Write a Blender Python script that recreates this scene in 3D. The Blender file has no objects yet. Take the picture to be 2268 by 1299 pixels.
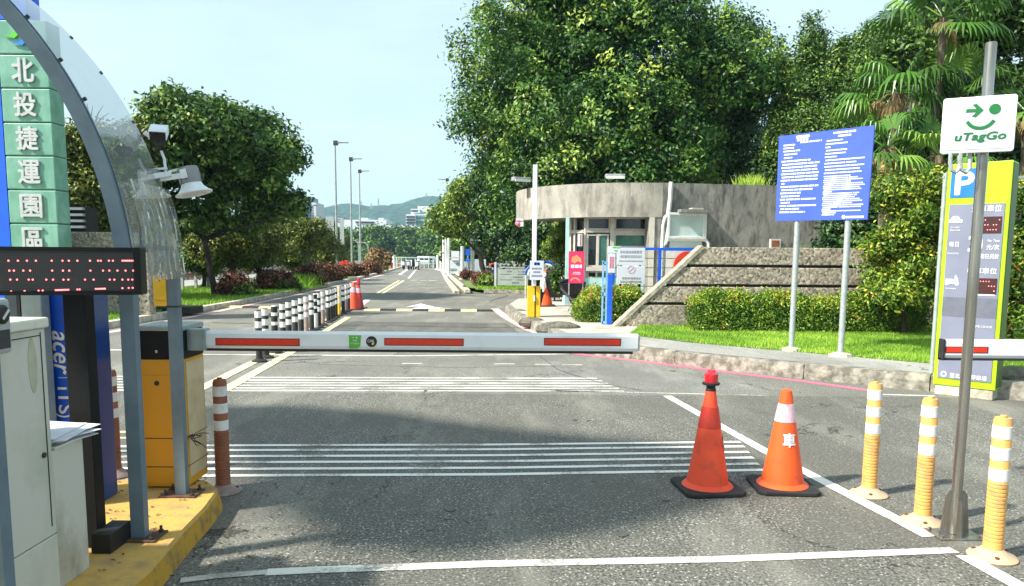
import bpy, bmesh, math, random
import numpy as np
from mathutils import Vector, Matrix

# ------------------------------------------------------------------ camera, world, sun, exposure
S = bpy.context.scene
COL = S.collection
FPX, CX, CY = 1640.0, 1134.0, 750.0          # focal length and principal point in photo pixels
EYE = Vector((0, 0, 1.6))
PITCH, ROLL = math.atan(183 / 1640), math.radians(0.45)
CM = Matrix.Rotation(math.pi / 2 - PITCH, 3, 'X') @ Matrix.Rotation(ROLL, 3, 'Z')
cd = bpy.data.cameras.new('camera')
cam = bpy.data.objects.new('camera', cd)
COL.objects.link(cam)
cam.matrix_world = Matrix.Translation(EYE) @ CM.to_4x4()
cd.sensor_width = 36
cd.lens = 36 * FPX / 2268
cd.shift_y = (CY - 649.5) / 2268
cd.clip_start, cd.clip_end = 0.05, 6000
S.camera = cam

SUN_EL = math.radians(43)
SUN_AZ = math.radians(24)                    # shadows run to +X and this much towards +Y
sun_dir = Vector((-math.cos(SUN_AZ) * math.cos(SUN_EL), -math.sin(SUN_AZ) * math.cos(SUN_EL), math.sin(SUN_EL)))
W = bpy.data.worlds.new('World')
S.world = W
W.use_nodes = True
wn, wl = W.node_tree.nodes, W.node_tree.links
bg = wn['Background']
sky = wn.new('ShaderNodeTexSky')
sky.sky_type = 'NISHITA'
sky.sun_disc = False
sky.sun_elevation = SUN_EL
sky.sun_rotation = math.atan2(sun_dir.x, sun_dir.y)
sky.air_density, sky.dust_density, sky.ozone_density = 1.0, 2.2, 0.6
wt = wn.new('ShaderNodeTexCoord')
wm = wn.new('ShaderNodeMapping')
wm.inputs['Scale'].default_value = (1.2, 1.2, 4.5)
wz = wn.new('ShaderNodeTexNoise')
wz.inputs['Scale'].default_value = 2.3
wz.inputs['Detail'].default_value = 7
wz.inputs['Roughness'].default_value = 0.55
wr = wn.new('ShaderNodeMapRange')
wr.inputs['From Min'].default_value, wr.inputs['From Max'].default_value = 0.47, 0.80
wr.inputs['To Min'].default_value, wr.inputs['To Max'].default_value = 0.62, 0.9
wx = wn.new('ShaderNodeMix')
wx.data_type = 'RGBA'
wx.inputs[7].default_value = (4.8, 6.2, 6.7, 1)      # thin high cloud and bright haze
wl.new(wt.outputs['Generated'], wm.inputs['Vector'])
wl.new(wm.outputs[0], wz.inputs['Vector'])
wl.new(wz.outputs['Fac'], wr.inputs['Value'])
wl.new(wr.outputs[0], wx.inputs[0])
wl.new(sky.outputs[0], wx.inputs[6])
wl.new(wx.outputs[2], bg.inputs['Color'])
bg.inputs['Strength'].default_value = 0.105

sd = bpy.data.lights.new('sun', 'SUN')
sd.energy = 5.0
sd.angle = math.radians(3.0)
sd.color = (1.0, 0.95, 0.86)
sun = bpy.data.objects.new('sun', sd)
sun.rotation_euler = sun_dir.to_track_quat('Z', 'Y').to_euler()
sun.location = (-20, -5, 30)
COL.objects.link(sun)
vs = S.view_settings
vs.view_transform, vs.look, vs.exposure, vs.gamma, vs.use_curve_mapping = 'Standard', 'None', 0.90, 1, False
S.cycles.max_bounces = 8
S.cycles.transparent_max_bounces = 16
S.cycles.diffuse_bounces = 3

# ------------------------------------------------------------------ helpers
def ray(px, py):
    return CM @ Vector(((px - CX) / FPX, -(py - CY) / FPX, -1))
def G(px, py, z=0.0):                         # photo pixel -> point on the level z
    d = ray(px, py)
    return EYE + d * ((z - EYE.z) / d.z)
def V(px, py, Y):                             # photo pixel -> point on the upright plane y = Y
    d = ray(px, py)
    return EYE + d * (Y / d.y)
def PX(px, py, X):                            # photo pixel -> point on the upright plane x = X
    d = ray(px, py)
    return EYE + d * (X / d.x)

def lin(c):
    return tuple(((v / 12.92) if v <= 0.04045 else ((v + 0.055) / 1.055) ** 2.4) for v in c)
def hexc(h):
    return lin(tuple(int(h[i:i + 2], 16) / 255 for i in (0, 2, 4)))

MATS = {}
def mat(name, c, rough=0.6, metal=0.0, c2=None, nscale=8.0, nstretch=(1, 1, 1), lo=0.4, hi=0.65, bump=0.0, bscale=60.0,
        spec=0.5, coords='Object', emit=0.0, detail=6, rvar=0.0, coat=0.0):
    m = bpy.data.materials.new(name)
    MATS[name] = m
    m.use_nodes = True
    n, l = m.node_tree.nodes, m.node_tree.links
    p = n['Principled BSDF']
    p.inputs['Base Color'].default_value = (*c, 1)
    p.inputs['Roughness'].default_value = rough
    p.inputs['Metallic'].default_value = metal
    p.inputs['Specular IOR Level'].default_value = spec
    p.inputs['Coat Weight'].default_value = coat
    if emit:
        p.inputs['Emission Color'].default_value = (*c, 1)
        p.inputs['Emission Strength'].default_value = emit
    tc = n.new('ShaderNodeTexCoord')
    if c2 is None:
        c2 = tuple(v * 0.82 for v in c)
    mp = n.new('ShaderNodeMapping')
    mp.inputs['Scale'].default_value = nstretch
    l.new(tc.outputs[coords], mp.inputs['Vector'])
    t = n.new('ShaderNodeTexNoise')
    t.inputs['Scale'].default_value = nscale
    t.inputs['Detail'].default_value = detail
    t.inputs['Roughness'].default_value = 0.62
    l.new(mp.outputs[0], t.inputs['Vector'])
    r = n.new('ShaderNodeMapRange')
    r.inputs['From Min'].default_value, r.inputs['From Max'].default_value = lo, hi
    l.new(t.outputs['Fac'], r.inputs['Value'])
    x = n.new('ShaderNodeMix')
    x.data_type = 'RGBA'
    x.inputs[6].default_value = (*c, 1)
    x.inputs[7].default_value = (*c2, 1)
    l.new(r.outputs[0], x.inputs[0])
    l.new(x.outputs[2], p.inputs['Base Color'])
    if rvar:
        q = n.new('ShaderNodeMapRange')
        q.inputs['To Min'].default_value, q.inputs['To Max'].default_value = rough - rvar, rough + rvar
        l.new(t.outputs['Fac'], q.inputs['Value'])
        l.new(q.outputs[0], p.inputs['Roughness'])
    if bump:
        b = n.new('ShaderNodeBump')
        b.inputs['Strength'].default_value = bump
        b.inputs['Distance'].default_value = 0.01
        t2 = n.new('ShaderNodeTexNoise')
        t2.inputs['Scale'].default_value = bscale
        t2.inputs['Detail'].default_value = 4
        l.new(tc.outputs[coords], t2.inputs['Vector'])
        l.new(t2.outputs['Fac'], b.inputs['Height'])
        l.new(b.outputs[0], p.inputs['Normal'])
    return m

def asphalt(name, base, speck, dark, s=1.0):
    """aggregate in bitumen: stone speckles, broad tonal patches, hairline cracks"""
    m = bpy.data.materials.new(name)
    m.use_nodes = True
    n, l = m.node_tree.nodes, m.node_tree.links
    p = n['Principled BSDF']
    tc = n.new('ShaderNodeTexCoord')
    def noise(sc, det, ro=0.6, st=None):
        t = n.new('ShaderNodeTexNoise')
        t.inputs['Scale'].default_value = sc
        t.inputs['Detail'].default_value = det
        t.inputs['Roughness'].default_value = ro
        if st:
            mp = n.new('ShaderNodeMapping')
            mp.inputs['Scale'].default_value = st
            l.new(tc.outputs['Object'], mp.inputs['Vector'])
            l.new(mp.outputs[0], t.inputs['Vector'])
        else:
            l.new(tc.outputs['Object'], t.inputs['Vector'])
        return t
    def rng(src, a, b, c=0.0, d=1.0):
        r = n.new('ShaderNodeMapRange')
        r.inputs['From Min'].default_value, r.inputs['From Max'].default_value = a, b
        r.inputs['To Min'].default_value, r.inputs['To Max'].default_value = c, d
        l.new(src, r.inputs['Value'])
        return r.outputs[0]
    def mix(f, a, b, mode='MIX'):
        x = n.new('ShaderNodeMix')
        x.data_type = 'RGBA'
        x.blend_type = mode
        for i, v in ((0, f), (6, a), (7, b)):
            if hasattr(v, 'links'):
                l.new(v, x.inputs[i])
            else:
                x.inputs[i].default_value = v if i == 0 else (*v, 1)
        return x.outputs[2]
    fine = noise(58 * s, 3, 0.8)
    c = mix(rng(fine.outputs['Fac'], 0.40, 0.60), dark, base)
    vo = n.new('ShaderNodeTexVoronoi')
    vo.inputs['Scale'].default_value = 58 * s
    l.new(tc.outputs['Object'], vo.inputs['Vector'])
    sel = rng(vo.outputs['Color'], 0.55, 0.8)
    dot = rng(vo.outputs['Distance'], 0.42, 0.25)
    mul = n.new('ShaderNodeMath'); mul.operation = 'MULTIPLY'
    l.new(sel, mul.inputs[0]); l.new(dot, mul.inputs[1])
    c = mix(mul.outputs[0], c, speck)
    patch = noise(0.55, 5, 0.6)
    c = mix(rng(patch.outputs['Fac'], 0.42, 0.60, 0.0, 0.6), c, tuple(v * 0.5 for v in base))
    wear = noise(1.6, 6, 0.65, (1.0, 0.25, 1.0))
    c = mix(rng(wear.outputs['Fac'], 0.5, 0.75, 0.0, 0.4), c, tuple(min(1, v * 1.7) for v in base))
    vc = n.new('ShaderNodeTexVoronoi')
    vc.feature = 'DISTANCE_TO_EDGE'
    vc.inputs['Scale'].default_value = 0.33
    wob = noise(1.3, 5, 0.7)
    add = n.new('ShaderNodeVectorMath'); add.operation = 'MULTIPLY_ADD'
    l.new(wob.outputs['Color'], add.inputs[0])
    add.inputs[1].default_value = (1.5, 1.5, 0)
    l.new(tc.outputs['Object'], add.inputs[2])
    l.new(add.outputs[0], vc.inputs['Vector'])
    gate = noise(0.8, 2)
    ck = n.new('ShaderNodeMath'); ck.operation = 'MULTIPLY'
    l.new(rng(vc.outputs['Distance'], 0.0045, 0.0015), ck.inputs[0])
    l.new(rng(gate.outputs['Fac'], 0.47, 0.55, 0, 0.75), ck.inputs[1])
    c = mix(ck.outputs[0], c, (0.012, 0.012, 0.011))
    l.new(c, p.inputs['Base Color'])
    p.inputs['Roughness'].default_value = 0.85
    p.inputs['Specular IOR Level'].default_value = 0.35
    b = n.new('ShaderNodeBump')
    b.inputs['Strength'].default_value = 0.7
    b.inputs['Distance'].default_value = 0.006
    l.new(fine.outputs['Fac'], b.inputs['Height'])
    l.new(b.outputs[0], p.inputs['Normal'])
    MATS[name] = m
    return m

def road_paint(name, c, under, wear=0.5):
    m = bpy.data.materials.new(name)
    m.use_nodes = True
    n, l = m.node_tree.nodes, m.node_tree.links
    p = n['Principled BSDF']
    tc = n.new('ShaderNodeTexCoord')
    a = n.new('ShaderNodeTexNoise')
    a.inputs['Scale'].default_value = 38; a.inputs['Detail'].default_value = 8; a.inputs['Roughness'].default_value = 0.8
    b = n.new('ShaderNodeTexNoise')
    b.inputs['Scale'].default_value = 2.2; b.inputs['Detail'].default_value = 5
    for t in (a, b):
        l.new(tc.outputs['Object'], t.inputs['Vector'])
    s = n.new('ShaderNodeMath'); s.operation = 'ADD'
    l.new(a.outputs['Fac'], s.inputs[0]); l.new(b.outputs['Fac'], s.inputs[1])
    r = n.new('ShaderNodeMapRange')
    r.inputs['From Min'].default_value, r.inputs['From Max'].default_value = 1.22 - 0.3 * wear, 1.30 - 0.2 * wear
    r.inputs['To Max'].default_value = 0.85
    l.new(s.outputs[0], r.inputs['Value'])
    x = n.new('ShaderNodeMix'); x.data_type = 'RGBA'
    x.inputs[6].default_value = (*c, 1); x.inputs[7].default_value = (*under, 1)
    l.new(r.outputs[0], x.inputs[0])
    l.new(x.outputs[2], p.inputs['Base Color'])
    p.inputs['Roughness'].default_value = 0.7
    MATS[name] = m
    return m

def leafmat(name, stops, trans=0.25, rough=0.5):
    m = bpy.data.materials.new(name)
    m.use_nodes = True
    n, l = m.node_tree.nodes, m.node_tree.links
    p = n['Principled BSDF']
    at = n.new('ShaderNodeAttribute')
    at.attribute_name = 'tint'
    cr = n.new('ShaderNodeValToRGB')
    e = cr.color_ramp.elements
    e[0].position, e[0].color = stops[0][0], (*stops[0][1], 1)
    e[1].position, e[1].color = stops[-1][0], (*stops[-1][1], 1)
    for q, c in stops[1:-1]:
        k = e.new(q); k.color = (*c, 1)
    l.new(at.outputs['Fac'], cr.inputs[0])
    l.new(cr.outputs[0], p.inputs['Base Color'])
    p.inputs['Roughness'].default_value = rough
    p.inputs['Specular IOR Level'].default_value = 0.35
    tr = n.new('ShaderNodeBsdfTranslucent')
    l.new(cr.outputs[0], tr.inputs['Color'])
    mx = n.new('ShaderNodeMixShader')
    mx.inputs[0].default_value = trans * 0.6
    l.new(p.outputs[0], mx.inputs[1]); l.new(tr.outputs[0], mx.inputs[2])
    l.new(mx.outputs[0], n['Material Output'].inputs['Surface'])
    MATS[name] = m
    return m

def glassy(name, tint, gloss, film, filmc=(0.8, 0.85, 0.85), bump=0.0):
    """thin clear sheet: see-through, mirror-like at glancing angles, a little dust"""
    m = bpy.data.materials.new(name)
    m.use_nodes = True
    n, l = m.node_tree.nodes, m.node_tree.links
    n.remove(n['Principled BSDF'])
    tp = n.new('ShaderNodeBsdfTransparent'); tp.inputs[0].default_value = (*tint, 1)
    gl = n.new('ShaderNodeBsdfGlossy'); gl.inputs['Roughness'].default_value = 0.04
    df = n.new('ShaderNodeBsdfDiffuse'); df.inputs[0].default_value = (*filmc, 1)
    fr = n.new('ShaderNodeLayerWeight'); fr.inputs['Blend'].default_value = gloss
    a = n.new('ShaderNodeMixShader'); b = n.new('ShaderNodeMixShader')
    tc = n.new('ShaderNodeTexCoord')
    nz = n.new('ShaderNodeTexNoise'); nz.inputs['Scale'].default_value = 7; nz.inputs['Detail'].default_value = 6
    l.new(tc.outputs['Object'], nz.inputs['Vector'])
    r = n.new('ShaderNodeMapRange')
    r.inputs['To Min'].default_value, r.inputs['To Max'].default_value = film * 0.5, film * 1.5
    l.new(nz.outputs['Fac'], r.inputs['Value'])
    l.new(r.outputs[0], a.inputs[0]); l.new(tp.outputs[0], a.inputs[1]); l.new(df.outputs[0], a.inputs[2])
    l.new(fr.outputs['Fresnel'], b.inputs[0]); l.new(a.outputs[0], b.inputs[1]); l.new(gl.outputs[0], b.inputs[2])
    l.new(b.outputs[0], n['Material Output'].inputs['Surface'])
    MATS[name] = m
    return m

def tag(o, label=None, cat=None, group=None, kind=None):
    if label: o['label'] = label
    if cat: o['category'] = cat
    if group: o['group'] = group
    if kind: o['kind'] = kind
    return o

def root_loc(p):
    """world matrix of a parent chain, from locations and rotations set by this script"""
    if p is None:
        return Matrix.Identity(4)
    return root_loc(p.parent) @ p.matrix_basis

def thing(name, label, cat, loc=(0, 0, 0), rz=0.0, group=None):
    o = bpy.data.objects.new(name, None)
    o.empty_display_size = 0.2
    COL.objects.link(o)
    o.location = loc
    o.rotation_euler = (0, 0, rz)
    o.matrix_basis = Matrix.Translation(Vector(loc)) @ Matrix.Rotation(rz, 4, 'Z')
    return tag(o, label, cat, group)

def copy_thing(root, loc, rz=0.0, label=None, group=None):
    r = root.copy(); COL.objects.link(r)
    r.location = loc; r.rotation_euler = (0, 0, rz)
    if label: r['label'] = label
    if group: r['group'] = group
    for ch in list(root.children):
        c = ch.copy(); COL.objects.link(c); c.parent = r
        for g in list(ch.children):
            d = g.copy(); COL.objects.link(d); d.parent = c
    return r

class MB:
    def __init__(s):
        s.v, s.f = [], []
    def add(s, vs, fs):
        k = len(s.v)
        s.v += [Vector(v) for v in vs]
        s.f += [tuple(i + k for i in f) for f in fs]
        return s
    def box(s, x0, x1, y0, y1, z0, z1, M=None):
        vs = [Vector(p) for p in ((x0, y0, z0), (x1, y0, z0), (x1, y1, z0), (x0, y1, z0), (x0, y0, z1), (x1, y0, z1), (x1, y1, z1), (x0, y1, z1))]
        if M is not None: vs = [M @ v for v in vs]
        return s.add(vs, [(0, 3, 2, 1), (4, 5, 6, 7), (0, 1, 5, 4), (1, 2, 6, 5), (2, 3, 7, 6), (3, 0, 4, 7)])
    def bar(s, a, b, w, h, up=(0, 0, 1)):
        a, b = Vector(a), Vector(b)
        d = (b - a).normalized()
        r = d.cross(Vector(up))
        if r.length < 1e-4: r = d.cross(Vector((0, 1, 0)))
        r.normalize(); u = r.cross(d)
        vs = [p + r * (sx * w / 2) + u * (sy * h / 2) for p in (a, b) for sx, sy in ((-1, -1), (1, -1), (1, 1), (-1, 1))]
        return s.add(vs, [(3, 2, 1, 0), (4, 5, 6, 7), (0, 1, 5, 4), (1, 2, 6, 5), (2, 3, 7, 6), (3, 0, 4, 7)])
    def tube(s, pts, rad, seg=12, cap=True):
        pts = [Vector(p) for p in pts]
        if not hasattr(rad, '__len__'): rad = [rad] * len(pts)
        k = len(s.v)
        ref = None
        for i, p in enumerate(pts):
            t = (pts[min(i + 1, len(pts) - 1)] - pts[max(i - 1, 0)]).normalized()
            if ref is None:
                ref = t.orthogonal().normalized()
            ref = (ref - t * ref.dot(t)).normalized()
            bi = t.cross(ref)
            for j in range(seg):
                a = 2 * math.pi * j / seg
                s.v.append(p + (ref * math.cos(a) + bi * math.sin(a)) * rad[i])
        for i in range(len(pts) - 1):
            for j in range(seg):
                a, b = k + i * seg + j, k + i * seg + (j + 1) % seg
                s.f.append((a, b, b + seg, a + seg))
        if cap:
            s.f.append(tuple(k + j for j in reversed(range(seg))))
            s.f.append(tuple(k + (len(pts) - 1) * seg + j for j in range(seg)))
        return s
    def lathe(s, prof, c=(0, 0, 0), seg=24, axis=None):
        """prof: list of (radius, height)"""
        k = len(s.v)
        c = Vector(c)
        R = Matrix.Identity(3) if axis is None else Vector(axis).to_track_quat('Z', 'Y').to_matrix()
        for r, z in prof:
            for j in range(seg):
                a = 2 * math.pi * j / seg
                s.v.append(c + R @ Vector((r * math.cos(a), r * math.sin(a), z)))
        for i in range(len(prof) - 1):
            for j in range(seg):
                a, b = k + i * seg + j, k + i * seg + (j + 1) % seg
                s.f.append((a, b, b + seg, a + seg))
        s.f.append(tuple(k + j for j in reversed(range(seg))))
        s.f.append(tuple(k + (len(prof) - 1) * seg + j for j in range(seg)))
        return s
    def prism(s, poly, z0, z1):
        """poly: plan outline, counter-clockwise"""
        n = len(poly)
        vs = [(p[0], p[1], z0) for p in poly] + [(p[0], p[1], z1) for p in poly]
        fs = [tuple(reversed(range(n))), tuple(range(n, 2 * n))] + [(i, (i + 1) % n, n + (i + 1) % n, n + i) for i in range(n)]
        return s.add(vs, fs)
    def slab(s, pts, off):
        """extrude a flat 3-D outline by a vector"""
        n = len(pts); off = Vector(off)
        vs = [Vector(p) for p in pts] + [Vector(p) + off for p in pts]
        fs = [tuple(range(n)), tuple(reversed(range(n, 2 * n)))] + [(i, n + i, n + (i + 1) % n, (i + 1) % n) for i in range(n)]
        return s.add(vs, fs)
    def ball(s, c, r, seg=12, rings=8, sc=(1, 1, 1)):
        prof = [(max(1e-4, r * math.sin(math.pi * i / rings)), -r * math.cos(math.pi * i / rings)) for i in range(rings + 1)]
        k = len(s.v)
        s.lathe(prof, (0, 0, 0), seg)
        for i in range(k, len(s.v)):
            v = s.v[i]; s.v[i] = Vector((v.x * sc[0], v.y * sc[1], v.z * sc[2])) + Vector(c)
        return s
    def build(s, name, m, parent=None, smooth=False, bevel=0.0, world=True, origin=None):
        me = bpy.data.meshes.new(name)
        M = Matrix.Identity(4)
        if parent is not None and world:
            M = root_loc(parent).inverted()
        elif origin is not None:
            M = Matrix.Translation(-Vector(origin))
        me.from_pydata([tuple(M @ v) for v in s.v], [], s.f)
        me.validate()
        bm = bmesh.new(); bm.from_mesh(me)
        bmesh.ops.recalc_face_normals(bm, faces=bm.faces)
        bm.to_mesh(me); bm.free()
        if isinstance(m, str): m = MATS[m]
        me.materials.append(m)
        o = bpy.data.objects.new(name, me)
        COL.objects.link(o)
        o.parent = parent
        if parent is None and origin is not None: o.location = origin
        if smooth:
            for p in me.polygons: p.use_smooth = True
            try: me.set_sharp_from_angle(angle=math.radians(38))
            except Exception: pass
        if bevel:
            b = o.modifiers.new('bevel', 'BEVEL')
            b.width = bevel; b.segments = 2; b.limit_method = 'ANGLE'; b.angle_limit = math.radians(40)
        return o

class Pl:
    """an upright face to draw on: centre, right, up; n points at the viewer"""
    def __init__(s, c, r, u=(0, 0, 1)):
        s.c = Vector(c); s.r = Vector(r).normalized(); s.u = Vector(u).normalized(); s.n = s.r.cross(s.u)
    def p(s, a, b, d=0.0):
        return s.c + s.r * a + s.u * b + s.n * d
    def rect(s, mb, a0, a1, b0, b1, d0=0.0, d1=0.003):
        vs = [s.p(a, b, d) for d in (d0, d1) for a, b in ((a0, b0), (a1, b0), (a1, b1), (a0, b1))]
        mb.add(vs, [(3, 2, 1, 0), (4, 5, 6, 7), (0, 1, 5, 4), (1, 2, 6, 5), (2, 3, 7, 6), (3, 0, 4, 7)])
        return mb
    def poly(s, mb, pts, d0=0.0, d1=0.003):
        mb.slab([s.p(a, b, d1) for a, b in pts], s.n * (d0 - d1))
        return mb
    def disc(s, mb, a, b, r, d0=0.0, d1=0.003, seg=24, ry=None):
        ry = r if ry is None else ry
        return s.poly(mb, [(a + r * math.cos(t * 2 * math.pi / seg), b + ry * math.sin(t * 2 * math.pi / seg)) for t in range(seg)], d0, d1)
    def arc(s, mb, a, b, r, t0, t1, w, d0=0.0, d1=0.003, seg=14, ry=1.0):
        o = [(a + (r + w / 2) * math.cos(t), b + ry * (r + w / 2) * math.sin(t)) for t in [t0 + (t1 - t0) * i / seg for i in range(seg + 1)]]
        i_ = [(a + (r - w / 2) * math.cos(t), b + ry * (r - w / 2) * math.sin(t)) for t in [t1 + (t0 - t1) * i / seg for i in range(seg + 1)]]
        k = len(o)
        for i in range(seg):
            s.poly(mb, [o[i], o[i + 1], i_[k - 2 - i], i_[k - 1 - i]], d0, d1)
        return mb
    def text(s, body, m, parent, a, b, w=None, h=None, d=0.004, bold=0.0, shear=0.0, name='lettering', ex=0.002):
        c = bpy.data.curves.new('t', 'FONT')
        c.body = body; c.size = 1.0; c.shear = shear; c.resolution_u = 3
        c.align_x = 'CENTER'; c.extrude = 0.0
        o = bpy.data.objects.new('t', c); COL.objects.link(o)
        dg = bpy.context.evaluated_depsgraph_get()
        me = bpy.data.meshes.new_from_object(o.evaluated_get(dg))
        bpy.data.objects.remove(o); bpy.data.curves.remove(c)
        xs = [v.co.x for v in me.vertices]; ys = [v.co.y for v in me.vertices]
        x0, x1, y0, y1 = min(xs), max(xs), min(ys), max(ys)
        kx = w / (x1 - x0) if w else h / (y1 - y0)
        ky = h / (y1 - y0) if h else kx
        M = root_loc(parent).inverted()
        base = [((v.co.x - (x0 + x1) / 2) * kx, (v.co.y - (y0 + y1) / 2) * ky) for v in me.vertices]
        faces = [tuple(p.vertices) for p in me.polygons]
        e = bold * ky                                 # heavier strokes: the glyph struck again a hair to each side
        sh = [(0, 0)] if not bold else [(0, 0), (e, 0), (-e, 0), (0, e), (0, -e), (e * .7, e * .7), (-e * .7, -e * .7), (e * .7, -e * .7), (-e * .7, e * .7)]
        vs, fs = [], []
        for q, (dx, dy) in enumerate(sh):
            k0 = len(vs)
            vs += [tuple(M @ s.p(a + x_ + dx, b + y_ + dy, d + q * .00025)) for x_, y_ in base]
            fs += [tuple(i + k0 for i in f) for f in faces]
        bpy.data.meshes.remove(me)
        me = bpy.data.meshes.new(name)
        me.from_pydata(vs, [], fs)
        me.name = name
        me.materials.clear(); me.materials.append(MATS[m])
        o = bpy.data.objects.new(name, me); COL.objects.link(o); o.parent = parent
        return o

def flat(name, pts, z, m, kind='structure', label=None, cat=None):
    """one level sheet"""
    me = bpy.data.meshes.new(name)
    me.from_pydata([(p[0], p[1], z) for p in pts], [], [tuple(range(len(pts)))])
    if me.polygons[0].normal.z < 0: me.flip_normals()
    me.materials.append(MATS[m])
    o = bpy.data.objects.new(name, me); COL.objects.link(o)
    return tag(o, label, cat, None, kind)

# ---- foliage
def leaf_object(name, m, parent, C, N, L, Wd, tint, seed, droop=0.0, loc=None):
    """one four-cornered folded leaf for every centre C with facing N"""
    rs = np.random.default_rng(seed)
    n = len(C)
    N = N / (np.linalg.norm(N, axis=1, keepdims=True) + 1e-9)
    A = rs.normal(size=(n, 3)); A[:, 2] -= droop
    A -= (A * N).sum(1, keepdims=True) * N
    A /= np.linalg.norm(A, axis=1, keepdims=True) + 1e-9
    B = np.cross(N, A)
    l = (L * rs.uniform(0.65, 1.25, n))[:, None]; w = (Wd * rs.uniform(0.7, 1.2, n))[:, None]
    V4 = np.empty((n, 4, 3))
    V4[:, 0] = C - A * l * 0.5
    V4[:, 1] = C + B * w * 0.5 + N * w * 0.18
    V4[:, 2] = C + A * l * 0.5 - N * l * 0.12
    V4[:, 3] = C - B * w * 0.5 + N * w * 0.18
    co = V4.reshape(-1, 3)
    if parent is not None:
        co = co - np.array(root_loc(parent).translation)
    elif loc is not None:
        co = co - np.array(loc)
    me = bpy.data.meshes.new(name)
    me.vertices.add(n * 4); me.vertices.foreach_set('co', co.ravel())
    me.loops.add(n * 4); me.loops.foreach_set('vertex_index', np.arange(n * 4, dtype=np.int32))
    me.polygons.add(n)
    me.polygons.foreach_set('loop_start', np.arange(0, n * 4, 4, dtype=np.int32))
    me.polygons.foreach_set('loop_total', np.full(n, 4, dtype=np.int32))
    at = me.attributes.new('tint', 'FLOAT', 'POINT')
    at.data.foreach_set('value', np.repeat(np.clip(tint, 0, 1), 4).astype(np.float32))
    me.update()
    me.materials.append(MATS[m])
    o = bpy.data.objects.new(name, me); COL.objects.link(o); o.parent = parent
    if parent is None and loc is not None: o.location = loc
    return o

def crown_pts(blobs, nclump, per, cr, seed, inner=0.25, bottom=-0.9, young=0.35):
    """clumps of leaves on the skins of overlapping lobes; returns centres, facings, tints"""
    rs = np.random.default_rng(seed)
    bl = np.array(blobs, float)                     # x y z rx ry rz
    wgt = (bl[:, 3] * bl[:, 4] + bl[:, 3] * bl[:, 5] + bl[:, 4] * bl[:, 5]); wgt /= wgt.sum()
    k = rs.choice(len(bl), nclump, p=wgt)
    D = rs.normal(size=(nclump, 3)); D /= np.linalg.norm(D, axis=1, keepdims=True)
    D[:, 2] = np.where(D[:, 2] < bottom, -D[:, 2], D[:, 2])
    rr = np.where(rs.random(nclump) < inner, rs.uniform(0.35, 0.8, nclump), rs.uniform(0.8, 1.16, nclump))[:, None]
    cc = bl[k, :3] + D * bl[k, 3:6] * rr
    ct = rs.normal(0.36, 0.15, nclump) + (rs.random(nclump) < young) * 0.30
    C = np.repeat(cc, per, 0) + rs.normal(size=(nclump * per, 3)) * np.array([cr, cr, cr * 0.75])
    N = np.repeat(D, per, 0) * 0.9 + rs.normal(size=(nclump * per, 3)) * 0.65 + np.array([0, 0, 0.45])
    T = np.repeat(ct, per) + rs.normal(0, 0.12, nclump * per)
    return C, N, T

def lobes(c, R, n, seed, lobe=0.34, fill=0.7, zmin=-1.0):
    """lobes scattered through an ellipsoid"""
    rs = random.Random(seed)
    out = []
    while len(out) < n:
        d = Vector((rs.gauss(0, 1), rs.gauss(0, 1), rs.gauss(0, 1))).normalized()
        if d.z < zmin: continue
        q = fill * rs.uniform(0.55, 1.12)
        s = lobe * rs.uniform(0.65, 1.3)
        m_ = (R[0] + R[1] + R[2]) / 3 * s
        out.append((c[0] + d.x * R[0] * q, c[1] + d.y * R[1] * q, c[2] + d.z * R[2] * q, m_, m_, m_ * 0.8))
    return out

def box_pts(x0, x1, y0, y1, z0, z1, n, seed, rnd=0.06):
    rs = np.random.default_rng(seed)
    P = np.stack([rs.uniform(x0, x1, n), rs.uniform(y0, y1, n), rs.uniform(z0, z1, n)], 1)
    N = rs.normal(size=(n, 3)) * 0.7
    f = rs.random(n)
    top = f < 0.42; fr = (f >= 0.42) & (f < 0.82); lf = (f >= 0.82) & (f < 0.91); rt = f >= 0.91
    P[top, 2] = z1; P[fr, 1] = y0; P[lf, 0] = x0; P[rt, 0] = x1
    N[top, 2] += 1.2; N[fr, 1] -= 1.2; N[lf, 0] -= 1.2; N[rt, 0] += 1.2
    wav = 0.05 * np.sin(P[:, 0] * 5.1) + 0.04 * np.sin(P[:, 0] * 11.7 + 1) + 0.03 * np.sin(P[:, 1] * 9)
    P[:, 2] += np.where(top, wav, wav * 0.5)
    P += rs.normal(size=(n, 3)) * rnd
    g = np.sin(P[:, 0] * 7.3 + 2) * np.sin(P[:, 2] * 9.1) * 0.12
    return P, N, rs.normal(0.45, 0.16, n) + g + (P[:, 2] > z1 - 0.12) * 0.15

def trunk(mb, base, top, r0, r1, seed, bend=0.06, seg=9):
    rs = random.Random(seed)
    base, top = Vector(base), Vector(top)
    L = (top - base).length
    pts = []
    for i in range(7):
        t = i / 6
        pts.append(base.lerp(top, t) + Vector((rs.uniform(-1, 1), rs.uniform(-1, 1), 0)) * L * bend * (t > 0) * (t < 1))
    rad = [r0 * 1.35] + [r0 + (r1 - r0) * i / 6 for i in range(1, 7)]
    mb.tube(pts, rad, seg)
    return pts

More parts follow.
